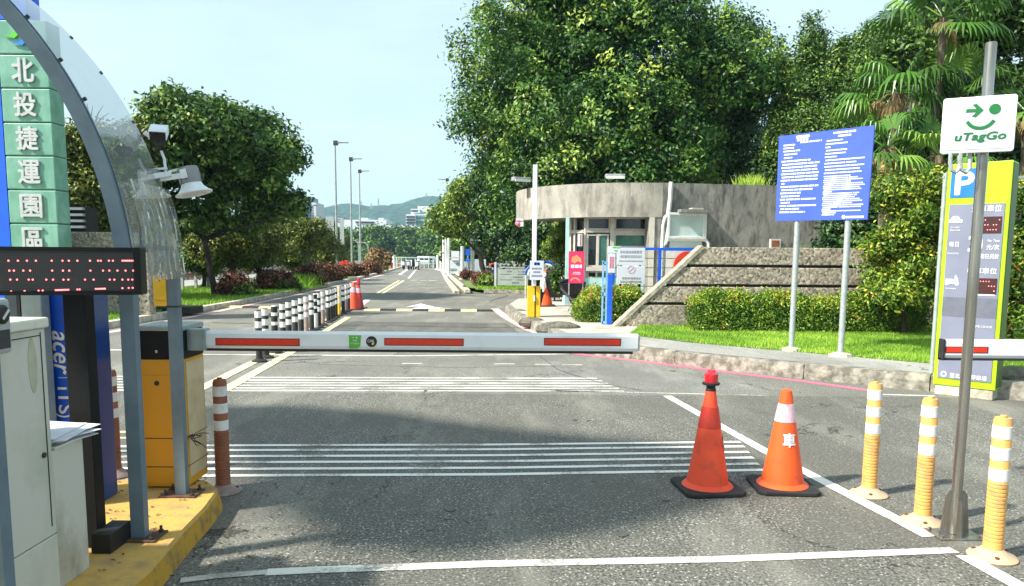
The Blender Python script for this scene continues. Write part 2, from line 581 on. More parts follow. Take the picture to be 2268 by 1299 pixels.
def tree(name, label, base, top_of_trunk, r0, blobs, leafm, nclump, per, cr, L, Wd, seed, group=None, cat='tree', barkm='bark', limbs=7, young=0.35, inner=0.25, bend=0.05, fork=None, droop=0.0):
    t = thing(name, label, cat, base, 0, group)
    mb = MB()
    rs = random.Random(seed)
    top = Vector(top_of_trunk)
    pts = trunk(mb, base, top, r0, r0 * 0.55, seed, bend)
    for b in rs.sample(list(blobs), min(limbs, len(blobs))):
        s = pts[rs.choice((3, 4, 5, 6))] if fork is None else pts[fork]
        e = Vector(b[:3])
        mid = s.lerp(e, 0.5) + Vector((rs.uniform(-.1, .1), rs.uniform(-.1, .1), rs.uniform(-0.05, .1))) * (e - s).length
        mb.tube([s, s.lerp(mid, .5), mid, mid.lerp(e, .6), e], [r0 * .5, r0 * .42, r0 * .33, r0 * .22, r0 * .08], 7)
    mb.build('trunk', barkm, t, smooth=True)
    C, N, T = crown_pts(blobs, nclump, per, cr, seed, inner=inner, young=young)
    leaf_object('crown', leafm, t, C, N, L, Wd, T, seed + 1, droop)
    return t
# ------------------------------------------------------------------ materials
asphalt('asphalt', (0.205, 0.198, 0.165), (0.48, 0.47, 0.41), (0.028, 0.030, 0.028))
asphalt('asphalt_far_lit', (0.25, 0.242, 0.205), (0.5, 0.48, 0.42), (0.08, 0.08, 0.072))  # far asphalt: brightening at the grazing angle put into the base colour
asphalt('asphalt_shade', (0.16, 0.155, 0.135), (0.34, 0.33, 0.30), (0.03, 0.032, 0.03))
asphalt('asphalt_pale', (0.27, 0.265, 0.235), (0.5, 0.49, 0.44), (0.08, 0.08, 0.075))
asphalt('pavement_asphalt', (0.36, 0.35, 0.31), (0.55, 0.53, 0.47), (0.20, 0.20, 0.18))
road_paint('paint_white', (0.74, 0.73, 0.67), (0.17, 0.165, 0.15), 0.62)
road_paint('paint_white_worn', (0.68, 0.66, 0.58), (0.15, 0.15, 0.14), 0.75)
road_paint('paint_yellow', (0.75, 0.66, 0.36), (0.15, 0.15, 0.14), 0.5)
road_paint('paint_red', (0.80, 0.13, 0.22), (0.35, 0.13, 0.15), 0.5)
road_paint('paint_pink', (0.72, 0.45, 0.43), (0.3, 0.24, 0.22), 0.6)
road_paint('paint_faded', (0.5, 0.48, 0.42), (0.2, 0.195, 0.17), 1.1)
mat('ground_soil', (0.10, 0.11, 0.055), 0.95, c2=(0.16, 0.14, 0.08), nscale=0.6, bump=0.3)
mat('lawn_soil', (0.10, 0.17, 0.03), 0.95, c2=(0.16, 0.19, 0.05), nscale=4, bump=0.5)
mat('paving_concrete', (0.50, 0.46, 0.38), 0.9, c2=(0.30, 0.27, 0.22), nscale=2.2, bump=0.4, bscale=40)
mat('kerb_stone', (0.33, 0.31, 0.255), 0.92, c2=(0.13, 0.12, 0.095), nscale=7.5, lo=0.38, hi=0.58, bump=1.0, bscale=24)
mat('kerb_light', (0.62, 0.58, 0.48), 0.9, c2=(0.3, 0.27, 0.2), nscale=6, bump=0.5, bscale=30)
mat('island_yellow', (0.55, 0.33, 0.075), 0.85, c2=(0.34, 0.22, 0.09), nscale=7, lo=0.45, hi=0.68, bump=0.5, bscale=35)
mat('island_side', (0.46, 0.25, 0.02), 0.85, c2=(0.20, 0.13, 0.05), nscale=9, lo=0.5, hi=0.68, bump=0.6, bscale=30)
mat('steel_blue', (0.135, 0.19, 0.23), 0.45, c2=(0.10, 0.145, 0.18), nscale=5, spec=0.5)
mat('rust', (0.13, 0.06, 0.03), 0.9, c2=(0.06, 0.035, 0.025), nscale=20, bump=0.6)
mat('dark_steel', (0.03, 0.03, 0.032), 0.5)
mat('stainless', (0.42, 0.41, 0.38), 0.28, 0.9, c2=(0.24, 0.22, 0.18), nscale=14, nstretch=(1, 1, 0.12), rvar=0.12)
mat('galvanised', (0.42, 0.46, 0.46), 0.5, 0.35, c2=(0.33, 0.36, 0.36), nscale=20)
mat('housing_orange', (0.66, 0.29, 0.006), 0.5, c2=(0.62, 0.30, 0.012), nscale=7, lo=0.5, hi=0.75, bump=0.05, bscale=200)
mat('housing_black', (0.008, 0.009, 0.010), 0.6, c2=(0.012, 0.012, 0.012), spec=0.2)
mat('lid_grey', (0.30, 0.36, 0.36), 0.4, 0.2)
mat('arm_white', (0.74, 0.76, 0.77), 0.35, c2=(0.58, 0.59, 0.57), nscale=5, lo=0.5, hi=0.8)
mat('reflector_red', (0.72, 0.035, 0.008), 0.35, c2=(0.62, 0.03, 0.008), nscale=40)
mat('reflector_edge', (0.10, 0.008, 0.02), 0.5)
mat('rubber', (0.012, 0.012, 0.013), 0.75, c2=(0.022, 0.021, 0.02), nscale=12)
mat('sticker_green', (0.10, 0.45, 0.04), 0.4)
mat('white', (0.74, 0.74, 0.74), 0.45)
mat('black', (0.012, 0.012, 0.013), 0.5)
mat('logo_yellow', (0.75, 0.62, 0.05), 0.5)
mat('cabinet_white', (0.57, 0.56, 0.48), 0.55, c2=(0.44, 0.45, 0.36), nscale=2.5, lo=0.48, hi=0.7)
mat('cabinet_dirty', (0.55, 0.54, 0.46), 0.6, c2=(0.33, 0.28, 0.2), nscale=4.5, lo=0.5, hi=0.72, nstretch=(1, 1, 0.5))
mat('cabinet_lid', (0.66, 0.66, 0.56), 0.5, c2=(0.42, 0.3, 0.18), nscale=16, lo=0.58, hi=0.7)
mat('kiosk_navy', (0.012, 0.065, 0.28), 0.3, c2=(0.012, 0.05, 0.20), nscale=3, coat=0.3)
mat('kiosk_panel', (0.008, 0.09, 0.62), 0.3, c2=(0.008, 0.07, 0.5), coat=0.3)
mat('kiosk_trim', (0.10, 0.13, 0.15), 0.5)
mat('led_face', (0.014, 0.013, 0.014), 0.5)
mat('led_dot_off', (0.05, 0.045, 0.045), 0.5)
mat('led_red', (1.0, 0.16, 0.17), 0.5, emit=1.6, c2=(1.0, 0.45, 0.4), nscale=30)
mat('paper', (0.80, 0.82, 0.86), 0.7)
mat('lamp_white', (0.82, 0.84, 0.86), 0.35)
mat('box_yellow', (0.85, 0.50, 0.015), 0.4)
mat('bollard_orange', (0.74, 0.38, 0.10), 0.6, c2=(0.42, 0.25, 0.11), nscale=16, lo=0.47, hi=0.7)
mat('bollard_base', (0.66, 0.42, 0.24), 0.7, c2=(0.48, 0.33, 0.22), nscale=12)
mat('bollard_white', (0.74, 0.73, 0.71), 0.4, c2=(0.50, 0.46, 0.41), nscale=24, lo=0.52, hi=0.74)
mat('bollard_brown', (0.30, 0.10, 0.045), 0.65, c2=(0.20, 0.075, 0.04), nscale=14)
mat('bollard_faded', (0.32, 0.24, 0.22), 0.8, c2=(0.22, 0.15, 0.13), nscale=14)
mat('cone_orange', (0.90, 0.10, 0.012), 0.5, c2=(0.55, 0.075, 0.02), nscale=9, lo=0.50, hi=0.74)
mat('cone_red', (0.80, 0.075, 0.022), 0.6, c2=(0.50, 0.06, 0.03), nscale=10, lo=0.52, hi=0.76)
mat('cone_band_pink', (0.70, 0.50, 0.55), 0.45, c2=(0.48, 0.30, 0.36), nscale=18)
mat('cone_band_dull', (0.55, 0.03, 0.012), 0.5, c2=(0.42, 0.03, 0.015), nscale=20)
mat('lamp_red', (0.55, 0.01, 0.02), 0.15, coat=0.8)
mat('sign_blue', (0.035, 0.085, 0.62), 0.5, c2=(0.045, 0.10, 0.58), nscale=2)
mat('sign_text', (0.85, 0.87, 0.95), 0.5)
mat('sign_white', (0.58, 0.61, 0.68), 0.4, c2=(0.54, 0.57, 0.63), nscale=3)
mat('logo_green', (0.008, 0.17, 0.04), 0.5)
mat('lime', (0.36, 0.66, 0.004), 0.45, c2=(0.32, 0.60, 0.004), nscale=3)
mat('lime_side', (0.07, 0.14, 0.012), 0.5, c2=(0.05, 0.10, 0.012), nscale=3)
mat('kiosk_grey', (0.20, 0.215, 0.29), 0.35, c2=(0.17, 0.185, 0.25), nscale=2)
mat('kiosk_grey_dark', (0.14, 0.15, 0.19), 0.35)
mat('park_blue', (0.01, 0.17, 0.72), 0.4)
mat('display_maroon', (0.05, 0.012, 0.012), 0.4)
mat('glass_dark', (0.010, 0.014, 0.016), 0.08, c2=(0.02, 0.025, 0.027), spec=0.7)
mat('glass_green', (0.03, 0.10, 0.08), 0.1, c2=(0.05, 0.16, 0.12), nscale=2, spec=0.7)
mat('frame_beige', (0.50, 0.48, 0.42), 0.6, c2=(0.42, 0.39, 0.33), nscale=6)
mat('frame_white', (0.70, 0.72, 0.70), 0.5)
mat('mint', (0.42, 0.66, 0.62), 0.6, c2=(0.34, 0.55, 0.5), nscale=5)
mat('shutter_pale', (0.50, 0.62, 0.58), 0.5, c2=(0.42, 0.53, 0.49), nscale=2)
mat('gate_blue', (0.008, 0.10, 0.62), 0.4)
mat('gate_pale', (0.22, 0.45, 0.72), 0.5, c2=(0.14, 0.34, 0.62), nscale=8)
mat('banner_red', (0.72, 0.03, 0.10), 0.6, c2=(0.62, 0.02, 0.16), nscale=3)
mat('banner_orange', (0.85, 0.30, 0.12), 0.6)
mat('disc_red', (0.72, 0.04, 0.01), 0.5)
mat('bark', (0.055, 0.045, 0.032), 0.95, c2=(0.025, 0.022, 0.018), nscale=9, nstretch=(1, 1, 0.25), bump=1.0, bscale=18)
mat('bark_pale', (0.16, 0.13, 0.09), 0.95, c2=(0.08, 0.065, 0.045), nscale=9, nstretch=(1, 1, 0.25), bump=1.0, bscale=18)
mat('pole_grey', (0.40, 0.41, 0.42), 0.5, 0.3, c2=(0.24, 0.25, 0.25))
mat('pole_white', (0.72, 0.72, 0.70), 0.5)
mat('facade_white', (0.60, 0.64, 0.67), 0.7)
mat('facade_glass_blue', (0.03, 0.10, 0.24), 0.15, c2=(0.05, 0.14, 0.30), nscale=0.2, spec=0.6)
mat('facade_glass_teal', (0.12, 0.30, 0.30), 0.15, c2=(0.08, 0.2, 0.22), nscale=0.2, spec=0.6)
mat('facade_grey', (0.50, 0.53, 0.56), 0.7)
mat('pylon_glass', (0.14, 0.33, 0.24), 0.22, c2=(0.24, 0.46, 0.36), nscale=2.2, nstretch=(1, 1, 0.6), lo=0.42, hi=0.68, spec=0.5)
mat('pylon_seam', (0.06, 0.15, 0.11), 0.5)
mat('pylon_letter', (0.60, 0.60, 0.60), 0.35, 0.2)
mat('pylon_blue', (0.008, 0.12, 0.85), 0.4, c2=(0.01, 0.10, 0.72), nscale=1.5)
mat('logo_green_bright', (0.10, 0.55, 0.02), 0.4)
mat('logo_blue_bright', (0.02, 0.22, 0.75), 0.4)

mat('louvre', (0.10, 0.11, 0.115), 0.5)
mat('red_paint', (0.65, 0.015, 0.015), 0.5)
mat('pink_paint', (0.75, 0.20, 0.30), 0.5)
mat('fence_white', (0.42, 0.42, 0.42), 0.6)
mat('vehicle_white', (0.70, 0.72, 0.74), 0.3, coat=0.5)
mat('vehicle_grey', (0.28, 0.32, 0.34), 0.3, coat=0.5)
mat('tyre', (0.015, 0.015, 0.015), 0.8)
mat('hill_green', (0.020, 0.070, 0.040), 0.95, c2=(0.008, 0.030, 0.022), nscale=0.05, lo=0.42, hi=0.58, bump=1.0, bscale=0.05, detail=10)
mat('brick_pink', (0.50, 0.22, 0.20), 0.8, c2=(0.40, 0.2, 0.17), nscale=6)
mat('film_beige', (0.60, 0.48, 0.28), 0.35, c2=(0.5, 0.38, 0.2), nscale=6)
mat('tar_and_shade', (0.03, 0.03, 0.028), 0.7)
mat('oil', (0.095, 0.093, 0.085), 0.6)
mat('rock', (0.16, 0.15, 0.11), 0.95, c2=(0.06, 0.055, 0.045), nscale=9, bump=1.0, bscale=16)

# weathered concrete: run-off streaks, blotches, form-board seams
def concrete(name, a, b, d, streak=9.0):
    m = bpy.data.materials.new(name); m.use_nodes = True
    n, l = m.node_tree.nodes, m.node_tree.links
    p = n['Principled BSDF']; p.inputs['Roughness'].default_value = 0.92; p.inputs['Specular IOR Level'].default_value = 0.25
    tc = n.new('ShaderNodeTexCoord')
    def nz(scale, st, det=7, ro=0.65):
        mp = n.new('ShaderNodeMapping'); mp.inputs['Scale'].default_value = st
        t = n.new('ShaderNodeTexNoise'); t.inputs['Scale'].default_value = scale; t.inputs['Detail'].default_value = det; t.inputs['Roughness'].default_value = ro
        l.new(tc.outputs['Object'], mp.inputs[0]); l.new(mp.outputs[0], t.inputs['Vector'])
        return t.outputs['Fac']
    def mr(s, x0, x1, y1=1.0):
        r = n.new('ShaderNodeMapRange'); r.inputs['From Min'].default_value, r.inputs['From Max'].default_value = x0, x1
        r.inputs['To Max'].default_value = y1; l.new(s, r.inputs['Value']); return r.outputs[0]
    def mx(f, A, B):
        x = n.new('ShaderNodeMix'); x.data_type = 'RGBA'; l.new(f, x.inputs[0])
        for i, v in ((6, A), (7, B)):
            if hasattr(v, 'links'): l.new(v, x.inputs[i])
            else: x.inputs[i].default_value = (*v, 1)
        return x.outputs[2]
    c = mx(mr(nz(1.3, (1, 1, 1)), 0.38, 0.62), a, b)
    c = mx(mr(nz(streak, (1, 1, 0.3)), 0.46, 0.66, 0.8), c, d)
    c = mx(mr(nz(3.5, (1, 1, 0.6)), 0.56, 0.70, 0.7), c, tuple(v * 0.75 for v in d))
    l.new(c, p.inputs['Base Color'])
    bp = n.new('ShaderNodeBump'); bp.inputs['Strength'].default_value = 0.6; bp.inputs['Distance'].default_value = 0.02
    l.new(nz(22, (1, 1, 1)), bp.inputs['Height']); l.new(bp.outputs[0], p.inputs['Normal'])
    MATS[name] = m
def pebble(name, cols, scale):
    """washed pebbles set in mortar"""
    m = bpy.data.materials.new(name); m.use_nodes = True
    n, l = m.node_tree.nodes, m.node_tree.links
    p = n['Principled BSDF']; p.inputs['Roughness'].default_value = 0.85
    tc = n.new('ShaderNodeTexCoord'); v = n.new('ShaderNodeTexVoronoi'); v.inputs['Scale'].default_value = scale
    l.new(tc.outputs['Object'], v.inputs['Vector'])
    sp = n.new('ShaderNodeSeparateColor'); l.new(v.outputs['Color'], sp.inputs[0])
    cr = n.new('ShaderNodeValToRGB'); e = cr.color_ramp.elements
    e[0].position, e[0].color = 0.0, (*cols[0], 1); e[1].position, e[1].color = 1.0, (*cols[-1], 1)
    for i, c in enumerate(cols[1:-1]): k = e.new((i + 1) / (len(cols) - 1)); k.color = (*c, 1)
    l.new(sp.outputs[0], cr.inputs[0])
    t = n.new('ShaderNodeTexNoise'); t.inputs['Scale'].default_value = 1.4; t.inputs['Detail'].default_value = 6
    l.new(tc.outputs['Object'], t.inputs['Vector'])
    r = n.new('ShaderNodeMapRange'); r.inputs['From Min'].default_value, r.inputs['From Max'].default_value = .45, .7; r.inputs['To Max'].default_value = .55
    l.new(t.outputs['Fac'], r.inputs['Value'])
    x = n.new('ShaderNodeMix'); x.data_type = 'RGBA'; l.new(r.outputs[0], x.inputs[0]); l.new(cr.outputs[0], x.inputs[6]); x.inputs[7].default_value = (0.18, 0.165, 0.13, 1)
    l.new(x.outputs[2], p.inputs['Base Color'])
    b = n.new('ShaderNodeBump'); b.inputs['Strength'].default_value = 0.6; b.inputs['Distance'].default_value = 0.008; b.invert = True
    l.new(v.outputs['Distance'], b.inputs['Height']); l.new(b.outputs[0], p.inputs['Normal'])
    MATS[name] = m
pebble('granite', [(0.06, 0.052, 0.04), (0.34, 0.285, 0.215), (0.19, 0.165, 0.125), (0.52, 0.46, 0.37), (0.36, 0.31, 0.23)], 24)
mat('coping', (0.40, 0.36, 0.28), 0.9, c2=(0.2, 0.18, 0.14), nscale=9, bump=0.4)
concrete('concrete_band', (0.42, 0.39, 0.33), (0.30, 0.285, 0.25), (0.13, 0.125, 0.11), 3.0)
concrete('concrete_grey', (0.30, 0.29, 0.255), (0.21, 0.21, 0.19), (0.07, 0.07, 0.062), 5.0)

leafmat('leaf_dark', [(0.1, (0.010, 0.036, 0.009)), (0.42, (0.038, 0.120, 0.020)), (0.68, (0.14, 0.28, 0.040)), (1.0, (0.44, 0.54, 0.09))], 0.3, 0.45)
leafmat('leaf_deep', [(0.1, (0.008, 0.028, 0.008)), (0.5, (0.025, 0.075, 0.018)), (0.8, (0.06, 0.14, 0.03)), (1.0, (0.14, 0.22, 0.05))], 0.2, 0.5)
leafmat('leaf_mid', [(0.1, (0.020, 0.050, 0.011)), (0.5, (0.072, 0.156, 0.026)), (0.8, (0.195, 0.330, 0.054)), (1.0, (0.336, 0.420, 0.076))], 0.3)
leafmat('leaf_olive', [(0.1, (0.030, 0.048, 0.009)), (0.5, (0.111, 0.150, 0.023)), (0.8, (0.255, 0.300, 0.047)), (1.0, (0.364, 0.336, 0.076))], 0.3)
leafmat('leaf_light', [(0.1, (0.045, 0.085, 0.013)), (0.5, (0.156, 0.260, 0.035)), (0.8, (0.360, 0.480, 0.081)), (1.0, (0.504, 0.532, 0.126))], 0.35)
leafmat('leaf_golden', [(0.1, (0.018, 0.055, 0.008)), (0.45, (0.065, 0.15, 0.014)), (0.78, (0.26, 0.37, 0.03)), (1.0, (0.60, 0.50, 0.08))], 0.25)
leafmat('leaf_croton', [(0.1, (0.036, 0.014, 0.013)), (0.45, (0.132, 0.054, 0.032)), (0.75, (0.288, 0.120, 0.054)), (1.0, (0.480, 0.288, 0.119))], 0.2)
leafmat('leaf_hedge', [(0.1, (0.020, 0.055, 0.007)), (0.5, (0.111, 0.221, 0.021)), (0.8, (0.360, 0.480, 0.047)), (1.0, (0.750, 0.364, 0.063))], 0.25)
leafmat('petal_orange', [(0.1, (0.75, 0.10, 0.02)), (1.0, (0.90, 0.24, 0.08))], 0.2)
leafmat('leaf_palm', [(0.1, (0.020, 0.055, 0.009)), (0.6, (0.090, 0.225, 0.030)), (1.0, (0.300, 0.450, 0.081))], 0.3, 0.35)
leafmat('leaf_dry', [(0.1, (0.16, 0.09, 0.035)), (1.0, (0.48, 0.34, 0.16))], 0.25, 0.7)
leafmat('grass_blade', [(0.0, (0.125, 0.250, 0.023)), (0.6, (0.275, 0.500, 0.039)), (1.0, (0.525, 0.625, 0.101))], 0.35, 0.6)
leafmat('dead_leaf', [(0.0, (0.07, 0.04, 0.02)), (1.0, (0.20, 0.13, 0.07))], 0.1, 0.8)
glassy('canopy_sheet', (0.70, 0.74, 0.71), 0.50, 0.20)
glassy('film', (0.84, 0.84, 0.78), 0.30, 0.14, (0.85, 0.84, 0.74))

# ------------------------------------------------------------------ the ground
flat('ground', [(-1700, -60), (1700, -60), (1700, 1600), (-1700, 1600)], -0.06, 'ground_soil')
L1, L2, L3, L4 = G(530, 677), G(700, 641), G(850, 606), G(893, 593)
LE = [(-8.55, -8), (-8.5, 15.5), (L1.x, L1.y), (L2.x, L2.y), (L3.x, L3.y), (L4.x, L4.y)]
R1, R2, R3 = G(975, 592), G(1012, 651), G(1075, 651)
road = [(40, -8), (40, R3.y + 0.2), (R3.x, R3.y), (R2.x, R2.y), (R1.x, R1.y)]
flat('road', road + LE[::-1], 0.0, 'asphalt')
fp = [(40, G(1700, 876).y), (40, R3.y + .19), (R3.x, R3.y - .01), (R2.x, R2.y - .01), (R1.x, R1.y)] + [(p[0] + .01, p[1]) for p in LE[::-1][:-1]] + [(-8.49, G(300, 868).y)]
flat('far_lit_sheet', fp, 0.0012, 'asphalt_far_lit')  # overlay that carries the far road's grazing brightness as paler colour
flat('far_side_road', [(-60, 20), (-9.2, 20), (-14.5, 90), (-80, 110)], -0.02, 'pavement_asphalt')

def patchpoly(name, px, m, z=.0024):
    return flat(name, [G(*q) for q in px], z, m)
patchpoly('road_patch', [(1200, 800), (1420, 812), (1640, 850), (1690, 866), (1230, 862)], 'asphalt_pale')
patchpoly('road_patch', [(640, 712), (1120, 716), (1150, 737), (600, 735)], 'asphalt_shade')  # streak of shade across the road, put into darker colour
def strip(mb, pts, w, z, cut=None):
    """painted line of width w along ground points"""
    for a, b in zip(pts[:-1], pts[1:]):
        a, b = Vector((a[0], a[1], 0)), Vector((b[0], b[1], 0))
        d = (b - a).normalized(); r = Vector((d.y, -d.x, 0)) * w / 2
        mb.add([(*(a - r).xy, z), (*(a + r).xy, z), (*(b + r).xy, z), (*(b - r).xy, z)], [(0, 1, 2, 3)])
def line(name, pxs, w, z, m):
    mb = MB(); strip(mb, [G(*p) for p in pxs], w, z)
    return tag(mb.build(name, m), kind='structure')
def marks(name, mb, m):
    return tag(mb.build(name, m), kind='structure')

# long lines
line('lane_edge_line', [(1478, 878), (1700, 1003), (2060, 1190)], 0.10, 0.004, 'paint_white')
line('lane_edge_line', [(2135, 1232), (2330, 1340)], 0.10, 0.004, 'paint_white')
line('stop_line', [(590, 1269), (700, 1264), (1100, 1250), (1600, 1240), (2115, 1220)], 0.08, 0.004, 'paint_white_worn')
line('faded_line', [(400, 1288), (480, 1278), (592, 1269)], 0.06, 0.0052, 'paint_faded')
line('kerb_red_line', [(1255, 782), (1400, 799), (1783, 846), (1926, 866)], 0.13, 0.004, 'paint_red')
line('kerb_red_line', [(1095, 684), (1120, 703), (1172, 731), (1235, 752)], 0.24, 0.004, 'paint_pink')
line('kerb_white_line', [(1926, 874), (2070, 878)], 0.05, 0.004, 'paint_white')
line('kerb_white_line', [(2190, 878), (2300, 892)], 0.05, 0.004, 'paint_white')
line('thin_white_line', [(1230, 866), (1480, 872), (1690, 877)], 0.03, 0.004, 'paint_white_worn')
line('cross_line', [(440, 786), (900, 789), (1262, 785)], 0.085, 0.004, 'paint_white_worn')
line('cross_line', [(200, 776), (300, 776)], 0.12, 0.004, 'paint_white_worn')
line('centre_line', [(437, 866), (600, 784), (730, 707)], 0.15, 0.008, 'paint_yellow')
line('centre_line', [(492, 868), (640, 784), (772, 703)], 0.15, 0.008, 'paint_yellow')
line('centre_line', [(836, 650), (884, 622)], 0.13, 0.004, 'paint_yellow')
line('centre_line', [(846, 651), (894, 622)], 0.13, 0.004, 'paint_yellow')
line('far_lane_line', [(885, 609), (902, 597)], 0.3, 0.004, 'paint_white')
line('far_lane_line', [(905, 617), (922, 597)], 0.16, 0.004, 'paint_white')
line('cross_yellow_line', [(235, 958), (300, 958)], 0.08, 0.004, 'paint_yellow')
line('cross_yellow_line', [(235, 971), (300, 971)], 0.05, 0.004, 'paint_yellow')
line('kerb_pink_line', [(205, 744), (430, 701), (530, 680), (700, 645), (850, 609)], 0.22, 0.004, 'paint_pink')
line('lane_white_line', [(790, 683), (815, 664)], 0.2, 0.004, 'paint_white')
# rumble lines
mb = MB()
for i in range(6):
    t = i / 5
    strip(mb, [G(545 - 45 * t, 837 + 29 * t), G(1322 + 60 * t, 839 + 28 * t)], 0.075, 0.004)
    strip(mb, [G(215, 834 + 31 * t), G(452 - 12 * t, 838 + 28 * t)], 0.075, 0.004)
marks('rumble_lines', mb, 'paint_white_worn')
mb = MB()
for i in range(6):
    t = (0, .16, .36, .56, .78, 1)[i]
    strip(mb, [G(420, 988 + 67 * t), G(1100, 986 + 66 * t), G(1640 + 52 * t, 980 + 62 * t)], 0.06, 0.004)
    strip(mb, [G(225, 990 + 62 * t), G(300, 990 + 63 * t)], 0.06, 0.004)
marks('rumble_lines', mb, 'paint_white')
mb = MB()
for a, b, y in ((890, 935, 806), (1095, 1140, 807), (1185, 1225, 808), (1245, 1290, 809)):
    strip(mb, [G(a, y), G(b, y)], 0.05, 0.004)
for a, b in ((908, 960), (1050, 1110)):
    strip(mb, [G((a - 860) / 7.09 * 1 + 860 + 0, 0) if False else G(910 + (a - 908) * .14, 621.5), G(912 + (a - 908) * .14 + 12, 621.5)], 0.5, 0.004)
strip(mb, [G(950, 622), G(966, 622)], 0.5, 0.004)
marks('worn_dashes', mb, 'paint_white_worn')
# straight-ahead arrow seen very flat, beyond the bump
mb = MB()
mb.add([(*G(898, 681).xy, .004), (*G(932, 673).xy, .004), (*G(962, 680.5).xy, .004), (*G(930, 678.5).xy, 0.004)], [(0, 1, 2, 3)])
mb.add([(*G(912, 685).xy, .004), (*G(928, 679).xy, .004), (*G(936, 679).xy, .004), (*G(1004, 684).xy, .004)], [(0, 1, 2, 3)])
marks('arrow_marking', mb, 'paint_white')

# dark sealed seams, and one shadow streak laid in the same colour
mb = MB()
for pts, w_ in ((((900, 862), (1160, 866), (1290, 868)), .012), (((470, 716), (760, 722), (1180, 727)), .05), (((1195, 790), (1240, 822), (1330, 850), (1420, 866)), .012), (((1125, 655), (1105, 662), (1085, 668)), .05), (((700, 808), (1010, 815), (1250, 812)), .012)):
    for (a0, b0), (a1, b1) in zip(pts[:-1], pts[1:]):
        rs = random.Random(a0); q = [G(a0 + (a1 - a0) * k / 8, b0 + (b1 - b0) * k / 8 + rs.uniform(-.6, .6)) for k in range(9)]
        strip(mb, q, w_, .0062)
marks('cracks_and_shade', mb, 'tar_and_shade')
mb = MB(); rs = random.Random(77)
for k in range(16):
    c = G(rs.uniform(520, 1500), rs.uniform(760, 1290)); r = rs.uniform(.012, .04)
    mb.add([(c.x + r * rs.uniform(.7, 1.2) * math.cos(t * .7), c.y + r * 1.5 * rs.uniform(.7, 1.2) * math.sin(t * .7), .0055) for t in range(9)], [tuple(range(9))])
marks('oil_spots', mb, 'oil')

# speed bumps: a low rounded rubber ridge in black and yellow lengths
def bump(x0, x1, y0, y1, n, label, start):
    a, b = G(x0, y0), G(x1, y1)
    t = thing('speed_bump', label, 'speed bump', a)
    for i in range(n):
        p, q = a.lerp(b, i / n), a.lerp(b, (i + 0.985) / n)
        d = (q - p).normalized(); r = Vector((-d.y, d.x, 0))
        m_ = MB()
        prof = [(-.17, 0.0), (-.13, .03), (-.05, .05), (.05, .05), (.13, .03), (.17, 0.0)]
        vs = [e + r * u + Vector((0, 0, h + 0.001)) for e in (p, q) for u, h in prof]
        m_.add(vs, [(k, k + 1, k + 7, k + 6) for k in range(5)] + [(0, 1, 2, 3, 4, 5), (11, 10, 9, 8, 7, 6), (0, 6, 11, 5)])
        m_.build('segment', 'rubber' if (i + start) % 2 else 'bump_yellow', t, smooth=True)
mat('bump_yellow', (0.75, 0.60, 0.32), 0.7, c2=(0.6, 0.42, 0.2), nscale=12)
bump(808, 1092, 688, 690, 8, 'low black and yellow speed bump across the right lane before the arrow', 0)
bump(505, 765, 681, 686, 7, 'low pale yellow speed bump across the left lane behind the marker posts', 0)

# ------------------------------------------------------------------ raised pavement, kerb and lawn on the right
KZ = 0.2
front = [(1120, 675), (1134, 690), (1168, 706), (1205, 723), (1250, 743), (1290, 757), (1400, 767), (1496, 779), (1783, 807), (2063, 831), (2330, 855)]
F = [G(x, y, KZ) for x, y in front]
inner = [(p.x + 0.10, p.y + 0.14) for p in F]
side = [(p.x, p.y) for p in F]
back = [(40, inner[-1][1] - 1), (40, 24.6), (F[0].x + 0.4, 24.6)]
mb = MB()
for i in range(len(F) - 1):       # kerb stones, each a little out of line, with rough faces
    a, b = F[i], F[i + 1]
    L = (b - a).length; k = max(1, int(L / 0.95)); rs = random.Random(i)
    for j in range(k):
        p, q = a.lerp(b, j / k), a.lerp(b, (j + 0.992) / k)
        d = (q - p).normalized(); r = Vector((-d.y, d.x, 0))
        if r.y < 0: r = -r
        o = r * rs.uniform(-.012, .012); h = rs.uniform(-.006, .003)
        wob = [rs.uniform(-.01, .01) for _ in range(6)]
        vs = [p - r * (.03 + wob[0]) + o, q - r * (.03 + wob[1]) + o, q + r * .16, p + r * .16]
        tp = [p + o - r * wob[2] * .5, q + o - r * wob[3] * .5, q + r * .16, p + r * .16]
        vs = [Vector((v.x, v.y, -0.01)) for v in vs]
        tp = [Vector((v.x, v.y, KZ + h)) for v in tp]
        mid = [Vector((v.x - r.x * wob[4] - r.x * .02, v.y - r.y * abs(wob[5]) - r.y * .02, KZ * .6)) for v in tp[:2]]
        mb.add(vs + tp + mid, [(0, 3, 2, 1), (4, 5, 6, 7), (0, 1, 9, 8), (8, 9, 5, 4), (1, 2, 6, 5, 9), (0, 8, 4, 7, 3), (2, 3, 7, 6)])
tag(mb.build('kerb', 'kerb_stone'), kind='structure')
flat('pavement', inner[::-1][:0] + inner + back, KZ - 0.006, 'paving_concrete')
PV = [G(x, y, KZ) for x, y in ((1392, 742), (1520, 758), (1700, 774), (1965, 797), (2330, 828))]
pvp = [(p.x, p.y) for p in PV]
flat('footpath', [inner[6], inner[7], inner[8], inner[9], inner[10]] + pvp[::-1], KZ - 0.002, 'pavement_asphalt')
lawn = pvp + [(40, pvp[-1][1]), (40, 16.5), (3.0, 16.5), (2.6, 14.85)]
flat('lawn_bed', lawn, KZ + 0.004, 'lawn_soil')
